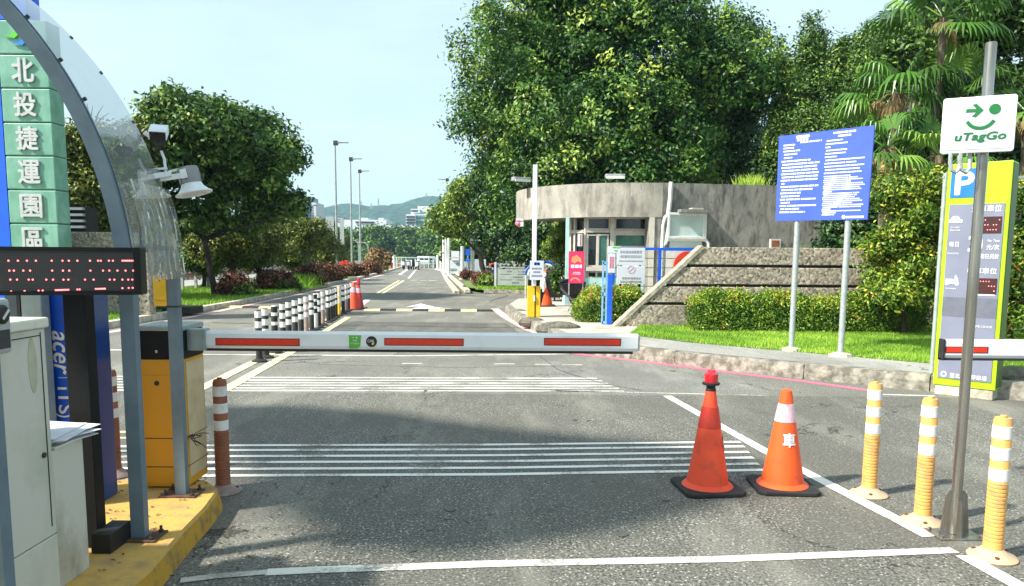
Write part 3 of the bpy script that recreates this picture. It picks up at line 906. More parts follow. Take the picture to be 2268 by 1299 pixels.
# far verge on the right with its own kerb, where the side road leaves
fv = [G(x, y, 0.15) for x, y in ((1075, 641), (1180, 644), (1290, 646))]
mb = MB()
for a, b in zip(fv[:-1], fv[1:]):
    mb.bar(Vector((a.x, a.y, .07)), Vector((b.x, b.y, .07)), 0.3, 0.16)
tag(mb.build('far_kerb', 'kerb_stone'), kind='structure')
flat('far_verge', [(fv[0].x - 1.2, fv[0].y + 3), (fv[0].x, fv[0].y + .1), (fv[2].x, fv[2].y + .1), (40, fv[2].y + .1), (40, 60), (-3.5, 60)], 0.12, 'lawn_soil')
# two stone edgings converging on the road's right side
mb = MB()
for pts in (((1012, 651), (990, 622), (976, 597)), ((1036, 648), (1001, 617), (985, 600)), ((1068, 640), (1025, 614), (1008, 606))):
    q = [G(*p) for p in pts]
    for a, b in zip(q[:-1], q[1:]): mb.bar(Vector((a.x, a.y, .05)), Vector((b.x, b.y, .05)), 0.22, 0.14)
tag(mb.build('road_edging', 'kerb_light'), kind='structure')
# left kerb and verge
mb = MB()
for a, b in zip(LE[1:-1], LE[2:]):
    mb.bar((a[0] - .15, a[1], .06), (b[0] - .15, b[1], .06), 0.22, 0.16)
mb.bar((-8.66, -8, .06), (-8.65, 15.5, .06), 0.22, 0.16)
tag(mb.build('left_kerb', 'kerb_light'), kind='structure')
VL = [(p[0] - .26, p[1]) for p in LE]
flat('left_verge', VL + [(p[0] - 5.0, p[1]) for p in VL[::-1]], 0.10, 'lawn_soil')

# ------------------------------------------------------------------ hills, far buildings
def hill(name, Y, prof, depth, m, seed):
    rs = random.Random(seed)
    pts = [V(x, y, Y) for x, y in prof]
    xs = [p.x for p in pts]; hs = [p.z for p in pts]
    nx, ny = 240, 26
    vs, fs = [], []
    for j in range(ny + 1):
        t = j / ny
        for i in range(nx + 1):
            x = xs[0] + (xs[-1] - xs[0]) * i / nx
            h = float(np.interp(x, xs, hs))
            s = math.sin(t * math.pi / 2) ** 0.8
            r = math.sin(x * .031 + t * 7) * 4 + math.sin(x * .083 + t * 19) * 2.2 + rs.uniform(-1.1, 1.1) * 1.6
            vs.append((x, Y - depth * (1 - t), h * s + r * min(1, t * 3) * 0.8 - 1))
    for j in range(ny):
        for i in range(nx):
            a = j * (nx + 1) + i
            fs.append((a, a + 1, a + nx + 2, a + nx + 1))
    mb = MB(); mb.v = [Vector(v) for v in vs]; mb.f = fs
    return tag(mb.build(name, m, smooth=False), kind='structure')
hill('hills', 1500, [(200, 500), (560, 485), (640, 478), (705, 469), (760, 463), (800, 459), (840, 457), (880, 456), (925, 446), (975, 441), (1030, 447), (1120, 470), (1400, 500)], 500, 'hill_green', 3)

def pylon_tower(px, ytop, ybase, Y, lab):
    b, t_ = V(px, ybase, Y), V(px, ytop, Y)
    t = thing('transmission_tower', lab, 'transmission tower', b, 0, 'transmission towers on the ridge')
    mb = MB(); h = t_.z - b.z
    for sx in (-1, 1):
        for sy in (-1, 1):
            mb.bar(b + Vector((sx * h * .1, sy * h * .1, -6)), t_ + Vector((sx * .3, sy * .3, 0)), .55, .55)
    for k, w in ((.55, .20), (.7, .17), (.85, .14)):
        c = b + Vector((0, 0, h * k)); mb.bar(c - Vector((h * w, 0, 0)), c + Vector((h * w, 0, 0)), .6, .6)
    for k in range(5):
        z0, z1 = h * k / 6, h * (k + 1) / 6; w0, w1 = h * .1 * (1 - k / 6), h * .1 * (1 - (k + 1) / 6)
        for sx in (-1, 1): mb.bar(b + Vector((sx * w0, 0, z0)), b + Vector((-sx * w1, 0, z1)), .3, .3)
    mb.build('lattice', 'galvanised', t)
pylon_tower(838, 440, 459, 1380, 'lattice transmission tower on the ridge right of the lamp posts')
pylon_tower(822, 450, 475, 1250, 'lower lattice transmission tower standing in front of the ridge')
pylon_tower(944, 428, 446, 1400, 'lattice transmission tower on the highest ridge near the tree')
pylon_tower(800, 446, 462, 1390, 'small lattice transmission tower on the ridge behind the third lamp post')

def block(name, label, boxes, bands, Y, cat='building', D=18):
    """boxes: (x0,x1,ytop,ybase,dY,mat,part) ; bands: (x0,x1,y0,y1,dY,mat) window strips proud of the wall"""
    p0 = V(boxes[0][0], 567, Y)
    t = thing(name, label, cat, (p0.x, Y, 0))
    first = None
    for x0, x1, yt, yb, dy, m, part in boxes:
        a, b = V(x0, yt, Y + dy), V(x1, yb, Y + dy)
        mb = MB().box(a.x, b.x, Y + dy, Y + dy + D, max(-1, b.z) if yb < 560 else -1, a.z)
        w = mb.build(part, m, t)
        first = first or w
    for x0, x1, y0, y1, dy, m in bands:
        a, b = V(x0, y0, Y + dy), V(x1, y1, Y + dy)
        MB().box(a.x, b.x, Y + dy - .5, Y + dy + .4, b.z, a.z).build('window', m, t)
    return t
tw = [(629, 689, 452 + 4.4 * i, 454.6 + 4.4 * i, 0.0, 'facade_glass_blue') for i in range(7)]
block('office_tower', 'blue glass office tower with white corner behind the left trees',
      [(625, 690, 436, 600, .6, 'facade_tower_blue', 'wall'), (689, 703, 449, 600, .2, 'facade_grey', 'corner_wall'), (615, 628, 452, 600, .3, 'facade_grey', 'side_wall')] if mat('facade_tower_blue', (0.04, 0.09, 0.17), 0.3, spec=0.5) else [],
      tw, 420)
block('factory_building', 'long low white building with dark slot window below the hill',
      [(762, 857, 487, 600, 0, 'facade_white', 'wall'), (745, 764, 496, 600, 4, 'facade_white', 'annex'), (795, 815, 483, 490, 6, 'facade_grey', 'roof_plant'), (838, 850, 483, 490, 6, 'facade_grey', 'roof_plant')],
      [(788, 829, 491, 495, 0, 'glass_dark'), (756, 769, 502, 510, 4, 'glass_dark')], 360)
block('white_hall', 'lower white hall with a row of roof vents right of the factory',
      [(840, 938, 501, 600, 0, 'facade_white', 'wall')] + [(858 + 10 * i, 861 + 10 * i, 498.5, 502, 3, 'facade_grey', 'roof_vent') for i in range(7)], [(937, 960, 504, 512, -2, 'facade_glass_teal')], 330)
block('glass_office', 'stepped white office block with teal glass beside the tree',
      [(899, 921, 475, 600, 0, 'facade_white', 'wing'), (918, 962, 474, 600, 3, 'facade_glass_teal', 'wall'), (910, 930, 463, 480, 5, 'facade_white', 'upper_storey'), (925, 965, 457, 478, 8, 'facade_white', 'upper_storey')],
      [(900, 919, 479 + 6.5 * i, 482.5 + 6.5 * i, 0, 'glass_dark') for i in range(4)] + [(920, 950, 475, 478, 2, 'facade_white'), (920, 956, 487, 489, 2, 'facade_white'), (911, 926, 466, 470, 4, 'glass_dark')], 380)
block('white_tower_block', 'slim white block with dark windows behind the first lamp post',
      [(745, 762, 482, 600, 0, 'kiosk_grey_dark', 'wall')], [(747, 760, 484 + 5 * i, 486 + 5 * i, 0, 'facade_grey') for i in range(3)], 400)

# the air between here and the hills
mb = MB().box(-1750, 1750, -80, 1640, -1.2, 135)
o = mb.build('haze', bpy.data.materials.new('air'))
hm = o.data.materials[0]; hm.use_nodes = True
hn = hm.node_tree.nodes; hn.remove(hn['Principled BSDF'])
pv = hn.new('ShaderNodeVolumePrincipled'); pv.inputs['Density'].default_value = 0.00024; pv.inputs['Color'].default_value = (0.50, 0.80, 1.0, 1)
hm.node_tree.links.new(pv.outputs[0], hn['Material Output'].inputs['Volume'])
tag(o, 'thin summer haze filling the air over the whole place', None, None, 'stuff')
# ------------------------------------------------------------------ guard house
gx, gy, gr = 3.75, 24.7, 3.65
GH = thing('guard_house', 'weathered concrete guard house with rounded roof band under the big tree', 'guard house', (gx, gy, KZ))
zt, zb = V(1300, 404, 21.05).z, V(1300, 480, 21.05).z
wallpts = []
for i in range(33):
    a = math.radians(172 + (277 - 172) * i / 32)
    wallpts.append((gx + gr * math.cos(a), gy + gr * math.sin(a)))
rightend = V(1817, 500, 22.0)
outer = wallpts
mb = MB()                                          # curved band, 0.25 thick, with soffit slab
ri = gr - 0.25
n = len(outer)
inn = [(gx + (p[0] - gx) * ri / gr, gy + (p[1] - gy) * ri / gr) for p in outer]
mb.prism(outer + inn[::-1], zb, zt)
mb.build('roof_band', 'concrete_band', GH, smooth=False)
mb = MB().prism([(gx + (p[0] - gx) * (ri - .01) / gr, gy + (p[1] - gy) * (ri - .01) / gr) for p in outer] + [(gx + 1.0, gy + 1), (gx - 3.0, gy + 1)], zb + .06, zb + .3)
mb.build('soffit', 'concrete_grey', GH)
e = outer[-1]
dv = Vector((rightend.x - e[0], rightend.y - e[1], 0)); dn = dv.normalized(); nn = Vector((-dn.y, dn.x, 0))
s0 = Vector((e[0], e[1], 0)) + dn * 0.004
MB().slab([s0 + Vector((0, 0, KZ - .1)), s0 + dv + Vector((0, 0, KZ - .1)), s0 + dv + Vector((0, 0, zt + .02)), s0 + Vector((0, 0, zt + .005))], nn * 0.3).build('wall', 'concrete_grey', GH)
# column between the rounded part and the wall
c0 = V(1434, 567, 21.16); c1 = V(1472, 567, 21.12)
MB().box(c0.x, c1.x, 21.09, 21.7, KZ - .1, zb).build('column', 'concrete_grey', GH)
MB().box(V(1434, 567, 21.2).x + .004, V(1446, 567, 21.2).x, 21.05, 21.085, KZ, zb - .004).build('corner_post', 'frame_beige', GH)
# back wall so one cannot look through
MB().box(1.95, 4.2, 24.2, 24.3, KZ, zb + .05).build('back_wall', 'glass_dark', GH)
YW = 21.75
def vx(x): return V(x, 567, YW).x
def vz(y): return V(1350, y, YW).z
def frame(x0, x1, y0, y1, nm='window', pane='glass_dark', w=.07, parent=GH, d=0.0):
    a, b, zt_, zb_ = vx(x0), vx(x1), vz(y0), vz(y1)
    mb = MB()
    mb.box(a, b, YW - d, YW + .08 - d, zt_ - w, zt_); mb.box(a, b, YW - d, YW + .08 - d, zb_, zb_ + w)
    mb.box(a, a + w, YW - d + .002, YW + .08 - d, zb_ + w, zt_ - w); mb.box(b - w, b, YW - d + .002, YW + .08 - d, zb_ + w, zt_ - w)
    f = mb.build(nm, 'frame_beige', parent)
    MB().box(a + w, b - w, YW + .03 - d, YW + .05 - d, zb_ + w, zt_ - w).build('pane', pane, f)
    return f
frame(1297, 1352, 480, 512, 'window')
frame(1358, 1437, 480, 512, 'window')
frame(1358, 1437, 516, 550, 'window', 'glass_green')
MB().box(vx(1297), vx(1437), YW - .03, YW + .12, vz(516), vz(511.5)).build('transom', 'frame_beige', GH)
dr = frame(1299, 1324, 519, 592, 'sliding_door', 'glass_dark', .05)
dr = frame(1322, 1347, 519, 592, 'sliding_door', 'glass_green', .05, d=.07)
MB().box(vx(1350), vx(1359), YW - .06, YW + .1, KZ, vz(480)).build('post', 'frame_beige', GH)
MB().box(vx(1298), vx(1352), YW - .1, YW + .3, vz(601), vz(592)).build('sill', 'frame_beige', GH)
frame(1302, 1322, 602, 616, 'window', 'glass_dark', .03); frame(1322, 1350, 602, 616, 'window', 'glass_green', .03)
MB().box(vx(1296), vx(1437), YW - .02, YW + .2, KZ - .1, vz(616)).build('base_wall', 'mint', GH)
MB().box(vx(1358), vx(1437), YW + .06, YW + .12, vz(616), vz(551)).build('wall_panel', 'frame_white', GH)
# left return with narrow windows
A, B = V(1262, 567, 22.4), V(1298, 567, 21.75)
rd = Vector((B.x - A.x, B.y - A.y, 0)); rl = rd.length
pl = Pl(((A.x + B.x) / 2, (A.y + B.y) / 2, 0), rd)
mb = MB(); pl.rect(mb, -rl / 2, -rl / 2 + .09, KZ, zb, -.05, .04); pl.rect(mb, -rl / 2 + .2, -rl / 2 + .28, KZ + .9, zb, -.04, .03); pl.rect(mb, rl / 2 - .08, rl / 2, KZ, zb, -.05, .04)
pl.rect(mb, -rl / 2 + .1, rl / 2 - .09, vz(517), vz(510), -.04, .05)
mb.build('window_frame', 'frame_beige', GH)
mb = MB(); pl.rect(mb, -rl / 2 + .02, rl / 2 - .02, KZ + .85, zb, -.10, -.07); mb.build('pane', 'glass_dark', GH)
mb = MB(); pl.rect(mb, rl / 2 - .32, rl / 2 - .10, vz(546), vz(519), .05, .07); mb.build('notice', 'sign_white', GH)
mb = MB(); pl.rect(mb, rl / 2 - .22, rl / 2 - .14, vz(545), vz(520), .071, .075); mb.build('notice_mark', 'bollard_brown', GH)
# mint counter with leaning side
MB().box(V(1251, 600, 21.4).x, V(1290, 600, 21.4).x, 21.35, 22.3, KZ - .05, V(1270, 622, 21.4).z).build('counter', 'mint', GH)
MB().box(V(1252, 600, 21.5).x, V(1259, 600, 21.5).x, 21.45, 21.6, KZ, zb).build('downpipe', 'mint', GH)
# shuttered box windows on the straight wall
plw = Pl(s0 + dv * 0.5, dv)
def wa(px):            # photo column -> distance along the straight wall
    d = ray(px, 500); d = Vector((d.x, d.y, 0)); 
    nrm = plw.n; t = (plw.c - EYE).dot(nrm) / d.dot(nrm)
    return (EYE + d * t - plw.c).dot(plw.r)
def wz(px, py):
    d = ray(px, py); t = (plw.c - EYE).dot(plw.n) / Vector((d.x, d.y, 0)).dot(plw.n)
    return (EYE + d * t).z
a0, a1 = wa(1475), wa(1561)
mb = MB(); z1_, z0_ = wz(1500, 472), wz(1500, 530)
for q in ((a0, a1, z1_ - .07, z1_), (a0, a1, z0_, z0_ + .08), (a0, a0 + .07, z0_ + .08, z1_ - .07), (a1 - .1, a1, z0_ + .08, z1_ - .07)): plw.rect(mb, *q, 0, .14)
fr = mb.build('shutter_window', 'frame_white', GH, bevel=.01)
mb = MB(); plw.rect(mb, a0 + .07, a1 - .1, z0_ + .08, z1_ - .07, .01, .06); mb.build('shutter', 'shutter_pale', fr)
mb = MB(); plw.rect(mb, a0 + .1, a1 - .1, wz(1500, 551), z0_ - .03, .005, .07); mb.build('lower_panel', 'shutter_pale', GH)
mb = MB(); plw.rect(mb, a0 + .3, a1 + .02, z1_, z1_ + .09, 0, .3); mb.build('hood', 'concrete_grey', GH)
mb = MB(); plw.rect(mb, wa(1522), wa(1547), z1_ + .09, z1_ + .13, .08, .3); mb.build('hood_lamp', 'frame_beige', GH)
mb = MB(); plw.rect(mb, wa(1706), wa(1729), wz(1710, 549), wz(1710, 530), 0, .05); fr = mb.build('small_window', 'frame_white', GH)
mb = MB(); plw.rect(mb, wa(1709), wa(1726), wz(1710, 547), wz(1710, 533), .051, .056); mb.build('pane', 'bollard_brown', fr)
# white pipes down the face
mb = MB()
def pw(px, py, d=.08): return plw.p(wa(px), wz(px, py), d)
mb.tube([pw(1481, 404), pw(1480, 440), pw(1477, 476)], .06, 8)
mb.tube([pw(1477, 476), pw(1470, 482), pw(1466, 500), pw(1465, 550), pw(1465, 640)], .045, 8)
mb.tube([pw(1476, 478), pw(1480, 486), pw(1476, 510), pw(1470, 545)], .04, 8)
mb.tube([pw(1472, 542), pw(1476, 533), pw(1486, 530), pw(1552, 531), pw(1562, 533), pw(1567, 540), pw(1568, 552)], .05, 8)
mb.build('pipe', 'frame_white', GH, smooth=True)
mb = MB(); plw.disc(mb, wa(1520), wz(1520, 590), .42, .15, .2, 32); mb.build('round_sign', 'disc_red', GH)
mb = MB(); plw.rect(mb, wa(1511), wa(1521), wz(1515, 590), wz(1515, 586), .2, .21); mb.build('round_sign_bar', 'white', GH)
mb = MB(); plw.rect(mb, wa(1474), wa(1545), wz(1500, 640), wz(1500, 556), .02, .10); mb.build('cabinet_panel', 'frame_white', GH)
# roof floodlights and hanging camera
def flood(px, py, Y, lab, ang):
    p = V(px, py, Y)
    t = thing('floodlight', lab, 'floodlight', p, ang, 'floodlights on the guard house roof')
    MB().box(-.28, .28, -.1, .14, .12, .24).build('lamp_head', 'pole_grey', t, world=False, bevel=.02)
    MB().box(-.26, .26, -.13, -.1, .10, .17).build('glass', 'frame_white', t, world=False)
    MB().bar((0, 0, -.02), (0, 0, .13), .06, .06).bar((-.15, 0, 0), (.15, 0, 0), .1, .03).build('bracket', 'dark_steel', t, world=False)
flood(1154, 411, 23.0, 'grey floodlight on the left tip of the rounded roof', .5)
flood(1362, 405, 21.6, 'grey floodlight over the middle of the rounded roof band', 0)
p = V(1150, 484, 22.6)
t = thing('dome_camera', 'small pale dome camera hanging under the left roof edge', 'camera', (p.x, p.y, zb))
MB().box(-.1, .12, -.1, .1, -.06, 0).build('mount', 'white', t, world=False)
MB().ball((-.02, 0, -.14), .1, 10, 8).build('dome', 'pink_paint', t, world=False, smooth=True)
MB().box(.03, .14, -.08, .02, -.24, -.06).build('housing', 'frame_white', t, world=False, bevel=.02)

# ------------------------------------------------------------------ aggregate retaining wall with slanted end and grooves
YR = 14.95
def rp(x, y): return V(x, y, YR)
RW = thing('retaining_wall', 'pebble-faced wall with slanted end and dark grooves behind the blue sign', 'wall', (rp(1365, 722).x, YR, KZ))
topz = rp(1560, 548).z
gz = [(rp(1500, y).z) for y in (592, 586, 635.5, 629.5, 676.5, 670.5)]
def sl(z):            # slanted left edge
    z0, z1 = rp(1365, 722).z, topz
    return rp(1365, 722).x + (rp(1560, 548).x - rp(1365, 722).x) * (z - z0) / (z1 - z0)
xr = rp(1985, 600).x
bands = [(KZ - .1, gz[4]), (gz[5], gz[2]), (gz[3], gz[0]), (gz[1], topz)]
for z0, z1 in bands:
    MB().slab([(sl(z0), YR, z0), (xr, YR, z0), (xr, YR, z1), (sl(z1), YR, z1)], (0, .35, 0)).build('wall_course', 'granite', RW, bevel=.012)
mb = MB().slab([(sl(KZ) + .1, YR + .045, KZ - .1), (xr - .02, YR + .045, KZ - .1), (xr - .02, YR + .045, topz - .03), (sl(topz - .03) + .1, YR + .045, topz - .03)], (0, .25, 0))
mb.build('groove_back', 'rubber', RW)
a, b = Vector((sl(KZ), YR + .17, KZ - .05)), Vector((sl(topz), YR + .17, topz))
d = (b - a).normalized()
MB().bar(a - Vector((.035, 0, 0)), b - Vector((.035, 0, 0)) + d * .02, .40, .07, up=(-d.z, 0, d.x)).build('end_coping', 'coping', RW)

# ------------------------------------------------------------------ blue gate, fence and notice boards in front of the guard house
YG = 15.35
g0 = V(1347, 717, YG)
t = thing('gate_post', 'bright blue steel gate post with a pale slotted plate beside the flowering hedge', 'gate post', (g0.x, YG, KZ))
x = lambda p: V(p, 650, YG).x
z = lambda p: V(1345, p, YG).z
MB().box(x(1346), x(1356), YG - .05, YG + .08, KZ, z(608)).build('post', 'gate_blue', t, bevel=.006)
mb = MB()
for y0, y1 in ((717, 712), (656, 648), (585, 580)): mb.box(x(1334), x(1343), YG - .02, YG + .03, z(y0), z(y1))
mb.box(x(1333), x(1336.5), YG - .02, YG + .03, KZ, z(578)); mb.box(x(1341), x(1345), YG - .018, YG + .03, KZ, z(578))
mb.build('slotted_plate', 'gate_pale', t)
MB().box(x(1334), x(1371), YG, YG + .06, KZ, KZ + .05).build('foot', 'gate_blue', t)
t = thing('sliding_gate', 'low blue rail fence with thin green bars running behind the hedge', 'fence', (x(1430), YG + 2.2, KZ))
YF = 17.6
xx = lambda p: V(p, 560, YF).x
zz = lambda p: V(1470, p, YF).z
MB().box(xx(1357), xx(1552), YF, YF + .06, zz(555), zz(549)).build('top_rail', 'gate_blue', t)
MB().box(xx(1459), xx(1466), YF + .004, YF + .056, KZ - .05, zz(555)).build('post', 'gate_blue', t)
MB().box(xx(1357), xx(1363), YF + .004, YF + .056, KZ - .05, zz(555)).build('post', 'gate_blue', t)
for y in (572, 593, 613, 634, 655, 676, 694):
    MB().box(xx(1358), xx(1540 if y < 650 else 1440), YF + .01, YF + .04, zz(y + 1.6), zz(y)).build('rail', 'lime_side', t)
# notice boards on the gate
YN = 16.9
def board(name, label, x0, x1, y0, y1, Y, m='sign_white', back='frame_white', post=None):
    a, b = V(x0, y0, Y), V(x1, y1, Y)
    t = thing(name, label, 'sign', ((a.x + b.x) / 2, Y, b.z))
    MB().box(a.x, b.x, Y, Y + .03, b.z, a.z).build('panel', m, t, bevel=.004)
    if post: 
        for q in post: MB().box(V(q, 600, Y).x - .025, V(q, 600, Y).x + .025, Y + .035, Y + .085, KZ - .05, a.z - .02).build('post', 'galvanised', t)
    return t, Pl(((a.x + b.x) / 2, Y, (a.z + b.z) / 2), (1, 0, 0)), b.x - a.x, a.z - b.z
def rows(pl, parent, m, spec, w, h, seed=0, name='lettering', bh=.5):
    """lines of tiny characters read as broken bars: spec = (u0,u1,v) in fractions of the face"""
    rs = random.Random(seed); mb = MB()
    for u0, u1, v, th in spec:
        u = u0
        while u < u1 - .004:
            ln = min(u1 - u, rs.uniform(.5, 1.2) * th * h / w * 1.0)
            pl.rect(mb, (u - .5) * w, (u + ln - .5) * w, (v - th / 2 - .5) * h, (v + th / 2 - .5) * h, .001, .004)
            u += ln + th * h / w * .28
    return mb.build(name, m, parent)
t, pl, w, h = board('notice_board', 'upper half-page white notice board with grey lettering on the blue fence', 1367, 1428, 549, 588, YN, post=(1376, 1418))
rows(pl, t, 'pole_grey', [(.12, .88, .76, .14), (.12, .88, .50, .14), (.08, .92, .24, .06)], w, h, 1)
t, pl, w, h = board('notice_board', 'lower white notice board with a red no-smoking ring on the blue fence', 1367, 1428, 590, 630, YN, post=(1376, 1418))
rows(pl, t, 'pole_grey', [(.18, .85, .33, .11), (.12, .88, .14, .11)], w, h, 2)
mb = MB(); pl.arc(mb, 0, .13, .08, 0, 2 * math.pi, .022, .001, .006, 24); pl.poly(mb, [(-.06, .08), (-.045, .065), (.06, .18), (.045, .195)], .001, .006)
mb.build('no_smoking_ring', 'cone_band_pink', t)
t, pl, w, h = board('small_notice', 'narrow white notice with red vertical writing on a light post by the gate', 1348, 1362, 562, 605, 15.9)
rows(pl, t, 'banner_red', [(.2, .45, .8 - .075 * i, .05) for i in range(8)] + [(.55, .8, .8 - .075 * i, .05) for i in range(8)], w, h, 3)
MB().box(-.02, .02, .035, .07, -1.2, .2).build('post', 'gate_pale', t, world=False)
t, pl, w, h = board('direction_plate', 'pale plate with small green emblem above the narrow red notice', 1347, 1374, 546, 561, 15.9)
rows(pl, t, 'logo_green_bright', [(.35, .95, .85, .22), (.5, .8, .35, .2)], w, h, 4)
# red banner
a, b = V(1260, 557, 20.6), V(1293, 628, 20.6)
t = thing('banner', 'upright red promotional banner with orange picture and white writing beside the counter', 'banner', ((a.x + b.x) / 2, 20.6, KZ))
MB().box(a.x, b.x, 20.6, 20.62, b.z, a.z).build('cloth', 'banner_red', t)
pl = Pl(((a.x + b.x) / 2, 20.6, (a.z + b.z) / 2), (1, 0, 0)); w, h = b.x - a.x, a.z - b.z
mb = MB(); pl.poly(mb, [(-.12, .28), (0, .34), (.12, .25), (.15, .12), (.04, .17), (-.05, .1), (-.14, .16)], .001, .006)
pl.arc(mb, -.03, -.44, .14, .3, 2.6, .04, .001, .006)
mb.build('picture', 'banner_orange', t)
rows(pl, t, 'sign_text', [(.15, .85, .53, .10), (.3, .75, .34, .02), (.25, .8, .29, .02)], w, h, 6)
MB().bar((a.x + .02, 20.66, KZ), (a.x + .02, 20.66, a.z), .03, .03).bar((b.x - .02, 20.66, KZ), (b.x - .02, 20.66, a.z), .03, .03).build('stand', 'pole_grey', t)

# ------------------------------------------------------------------ far barrier with raised arm
YB = 17.0
bx = lambda p: V(p, 660, YB).x
bz = lambda p: V(1180, p, YB).z
p = V(1182, 697, YB)
t = thing('barrier_gate', 'distant yellow barrier with its white arm raised upright', 'barrier', (p.x, YB, KZ))
MB().box(bx(1168), bx(1184.5), YB, YB + .35, KZ, bz(634)).box(bx(1186.5), bx(1197), YB + .02, YB + .35, KZ, bz(634)).build('housing', 'box_yellow', t, bevel=.01)
MB().box(bx(1169.5), bx(1196), YB + .04, YB + .33, bz(634), bz(620)).build('head', 'housing_black', t)
MB().box(bx(1184.5), bx(1186.5), YB + .06, YB + .3, KZ, bz(634)).build('gap', 'housing_black', t)
MB().box(bx(1181), bx(1185), YB - .02, YB, bz(668), bz(655)).build('latch', 'white', t)
MB().box(V(1179, 500, YB).x, V(1189, 500, YB).x, YB - .06, YB - .01, bz(634), V(1186, 366, YB).z).build('arm', 'arm_white', t, bevel=.01)
t, pl, w, h = board('toll_sign', 'small white and blue sign on the raised barrier arm', 1174, 1204, 578, 621, YB - .12)
mb = MB(); pl.rect(mb, -w * .2, -.01, h * .28, h * .38, .001, .006); pl.rect(mb, .01, w * .2, h * .28, h * .38, .001, .006); pl.disc(mb, -.03, h * .36, .035, .001, .006, 12); pl.disc(mb, .03, h * .36, .035, .001, .006, 12)
mb.build('emblem', 'park_blue', t)
rows(pl, t, 'kiosk_grey', [(.15, .85, .6, .09), (.25, .75, .42, .09), (.12, .88, .22, .09)], w, h, 7)
# ------------------------------------------------------------------ traffic cones
def cone_parts(t, body, band, z0, z1):
    H = .70
    bs = MB()
    k = .21
    bs.prism([(-k + .04, -k), (k - .04, -k), (k, -k + .04), (k, k - .04), (k - .04, k), (-k + .04, k), (-k, k - .04), (-k, -k + .04)], 0, .03)
    bs.build('base', 'rubber', t, world=False, bevel=.008)
    r = lambda z: .033 + (.145 - .033) * (1 - (z - .03) / (H - .03))
    MB().lathe([(.175, .03), (.165, .04), (r(.05), .055), (r(.3), .3), (r(.66), .66), (r(.66) - .004, .69), (.022, .70)], seg=40).build('body', body, t, world=False, smooth=True)
    if band:
        MB().lathe([(r(z0) + .0005, z0), (r(z0) + .003, z0 + .002), (r(z1) + .003, z1 - .002), (r(z1) + .0005, z1)], seg=40).build('reflective_band', band, t, world=False, smooth=True)
def wrap_text(body, parent, m, z, r, w, h, ang0=0.0):
    """lettering bent round the cone, facing -Y"""
    pl = Pl((0, 0, z), (1, 0, 0))
    pr = bpy.data.objects.new('tmp', None)
    o = pl.text(body, m, None, 0, 0, w, h, 0, .03)
    bm = bmesh.new(); bm.from_mesh(o.data)
    bmesh.ops.triangulate(bm, faces=bm.faces)
    for _ in range(2): bmesh.ops.subdivide_edges(bm, edges=[e for e in bm.edges if e.calc_length() > .008], cuts=2)
    bm.to_mesh(o.data); bm.free()
    for v in o.data.vertices:
        x_, z_ = v.co.x, v.co.z
        rr = .033 + .112 * (1 - (z_ - .03) / .67) + .004 - v.co.y
        a = x_ / rr + ang0
        v.co = Vector((rr * math.sin(a), -rr * math.cos(a), z_))
    bpy.data.objects.remove(pr)
    o.parent = parent
    return o
p = G(1566, 1083)
t = thing('traffic_cone', 'weathered red traffic cone topped by a red warning lamp on the road', 'traffic cone', p, .12, 'traffic cones')
cone_parts(t, 'cone_red', 'cone_band_dull', .44, .585)
lp = MB().lathe([(.03, .665), (.036, .70), (.03, .71), (.032, .73), (.058, .735), (.060, .748), (.046, .752)], seg=24).build('lamp_socket', 'rubber', t, world=False, smooth=True)
MB().lathe([(.046, .7525), (.048, .79), (.046, .81), (.028, .822), (.024, .835), (.006, .838)], seg=24).build('warning_lamp', 'lamp_red', t, world=False, smooth=True)
wrap_text('停', t, 'cone_band_pink', .33, .1, .09, .10, 1.25)
p = G(1732, 1080)
t = thing('traffic_cone', 'clean orange traffic cone with white band and a white character on the road', 'traffic cone', p, -.05, 'traffic cones')
cone_parts(t, 'cone_orange', 'cone_band_pink', .475, .60)
wrap_text('車', t, 'white', .36, .1, .085, .092, .06)

# ------------------------------------------------------------------ flexible bollards
def bollard(label, body, base, loc, group, cap=None, h=.77, rings=True):
    t = thing('bollard', label, 'bollard', loc, 0, group)
    cap = cap or body
    MB().lathe([(.118, 0), (.122, .008), (.112, .018), (.07, .035), (.056, .05), (.05, .055)], seg=32).build('base', base, t, world=False, smooth=True)
    prof = [(.049, .05)]
    z_ = .08
    while z_ < .40 and rings:
        prof += [(.048, z_), (.048, z_ + .012), (.0445, z_ + .014), (.0445, z_ + .019), (.048, z_ + .021)]; z_ += .021
    prof += [(.046, .42), (.045, h - .02), (.038, h), (.016, h), (.016, h + .012), (.002, h + .012)]
    MB().lathe(prof, seg=28).build('post', body, t, world=False, smooth=True)
    for k in range(3):
        z0 = .43 + k * .115
        MB().lathe([(.0455, z0), (.0475, z0 + .001), (.0475, z0 + .066), (.0455, z0 + .067)], seg=28).build('reflective_band', 'bollard_white', t, world=False, smooth=True)
    for a in (-1.9, .3, 2.4):
        MB().lathe([(.011, 0), (.011, .034), (.003, .035)], (.088 * math.cos(a), .088 * math.sin(a), 0), 10).build('bolt', 'rust', t, world=False)
    return t
gb = 'orange and white bollards beside the lane line'
bollard('orange and white bollard farthest from the stainless pole, nearest the cones', 'bollard_orange', 'bollard_base', G(1924, 1096), gb)
bollard('orange and white bollard just left of the stainless sign pole', 'bollard_orange', 'bollard_base', G(2042, 1158), gb)
bollard('orange and white bollard right of the stainless pole, closest to the viewer', 'bollard_orange', 'bollard_base', G(2197, 1235), gb)
bollard('brown and white bollard at the nose of the yellow island', 'bollard_brown', 'bollard_faded', G(495, 1090), 'brown and white bollards by the island')
bollard('brown and white bollard half hidden behind the navy machine', 'bollard_brown', 'bollard_faded', G(254, 1054), 'brown and white bollards by the island')

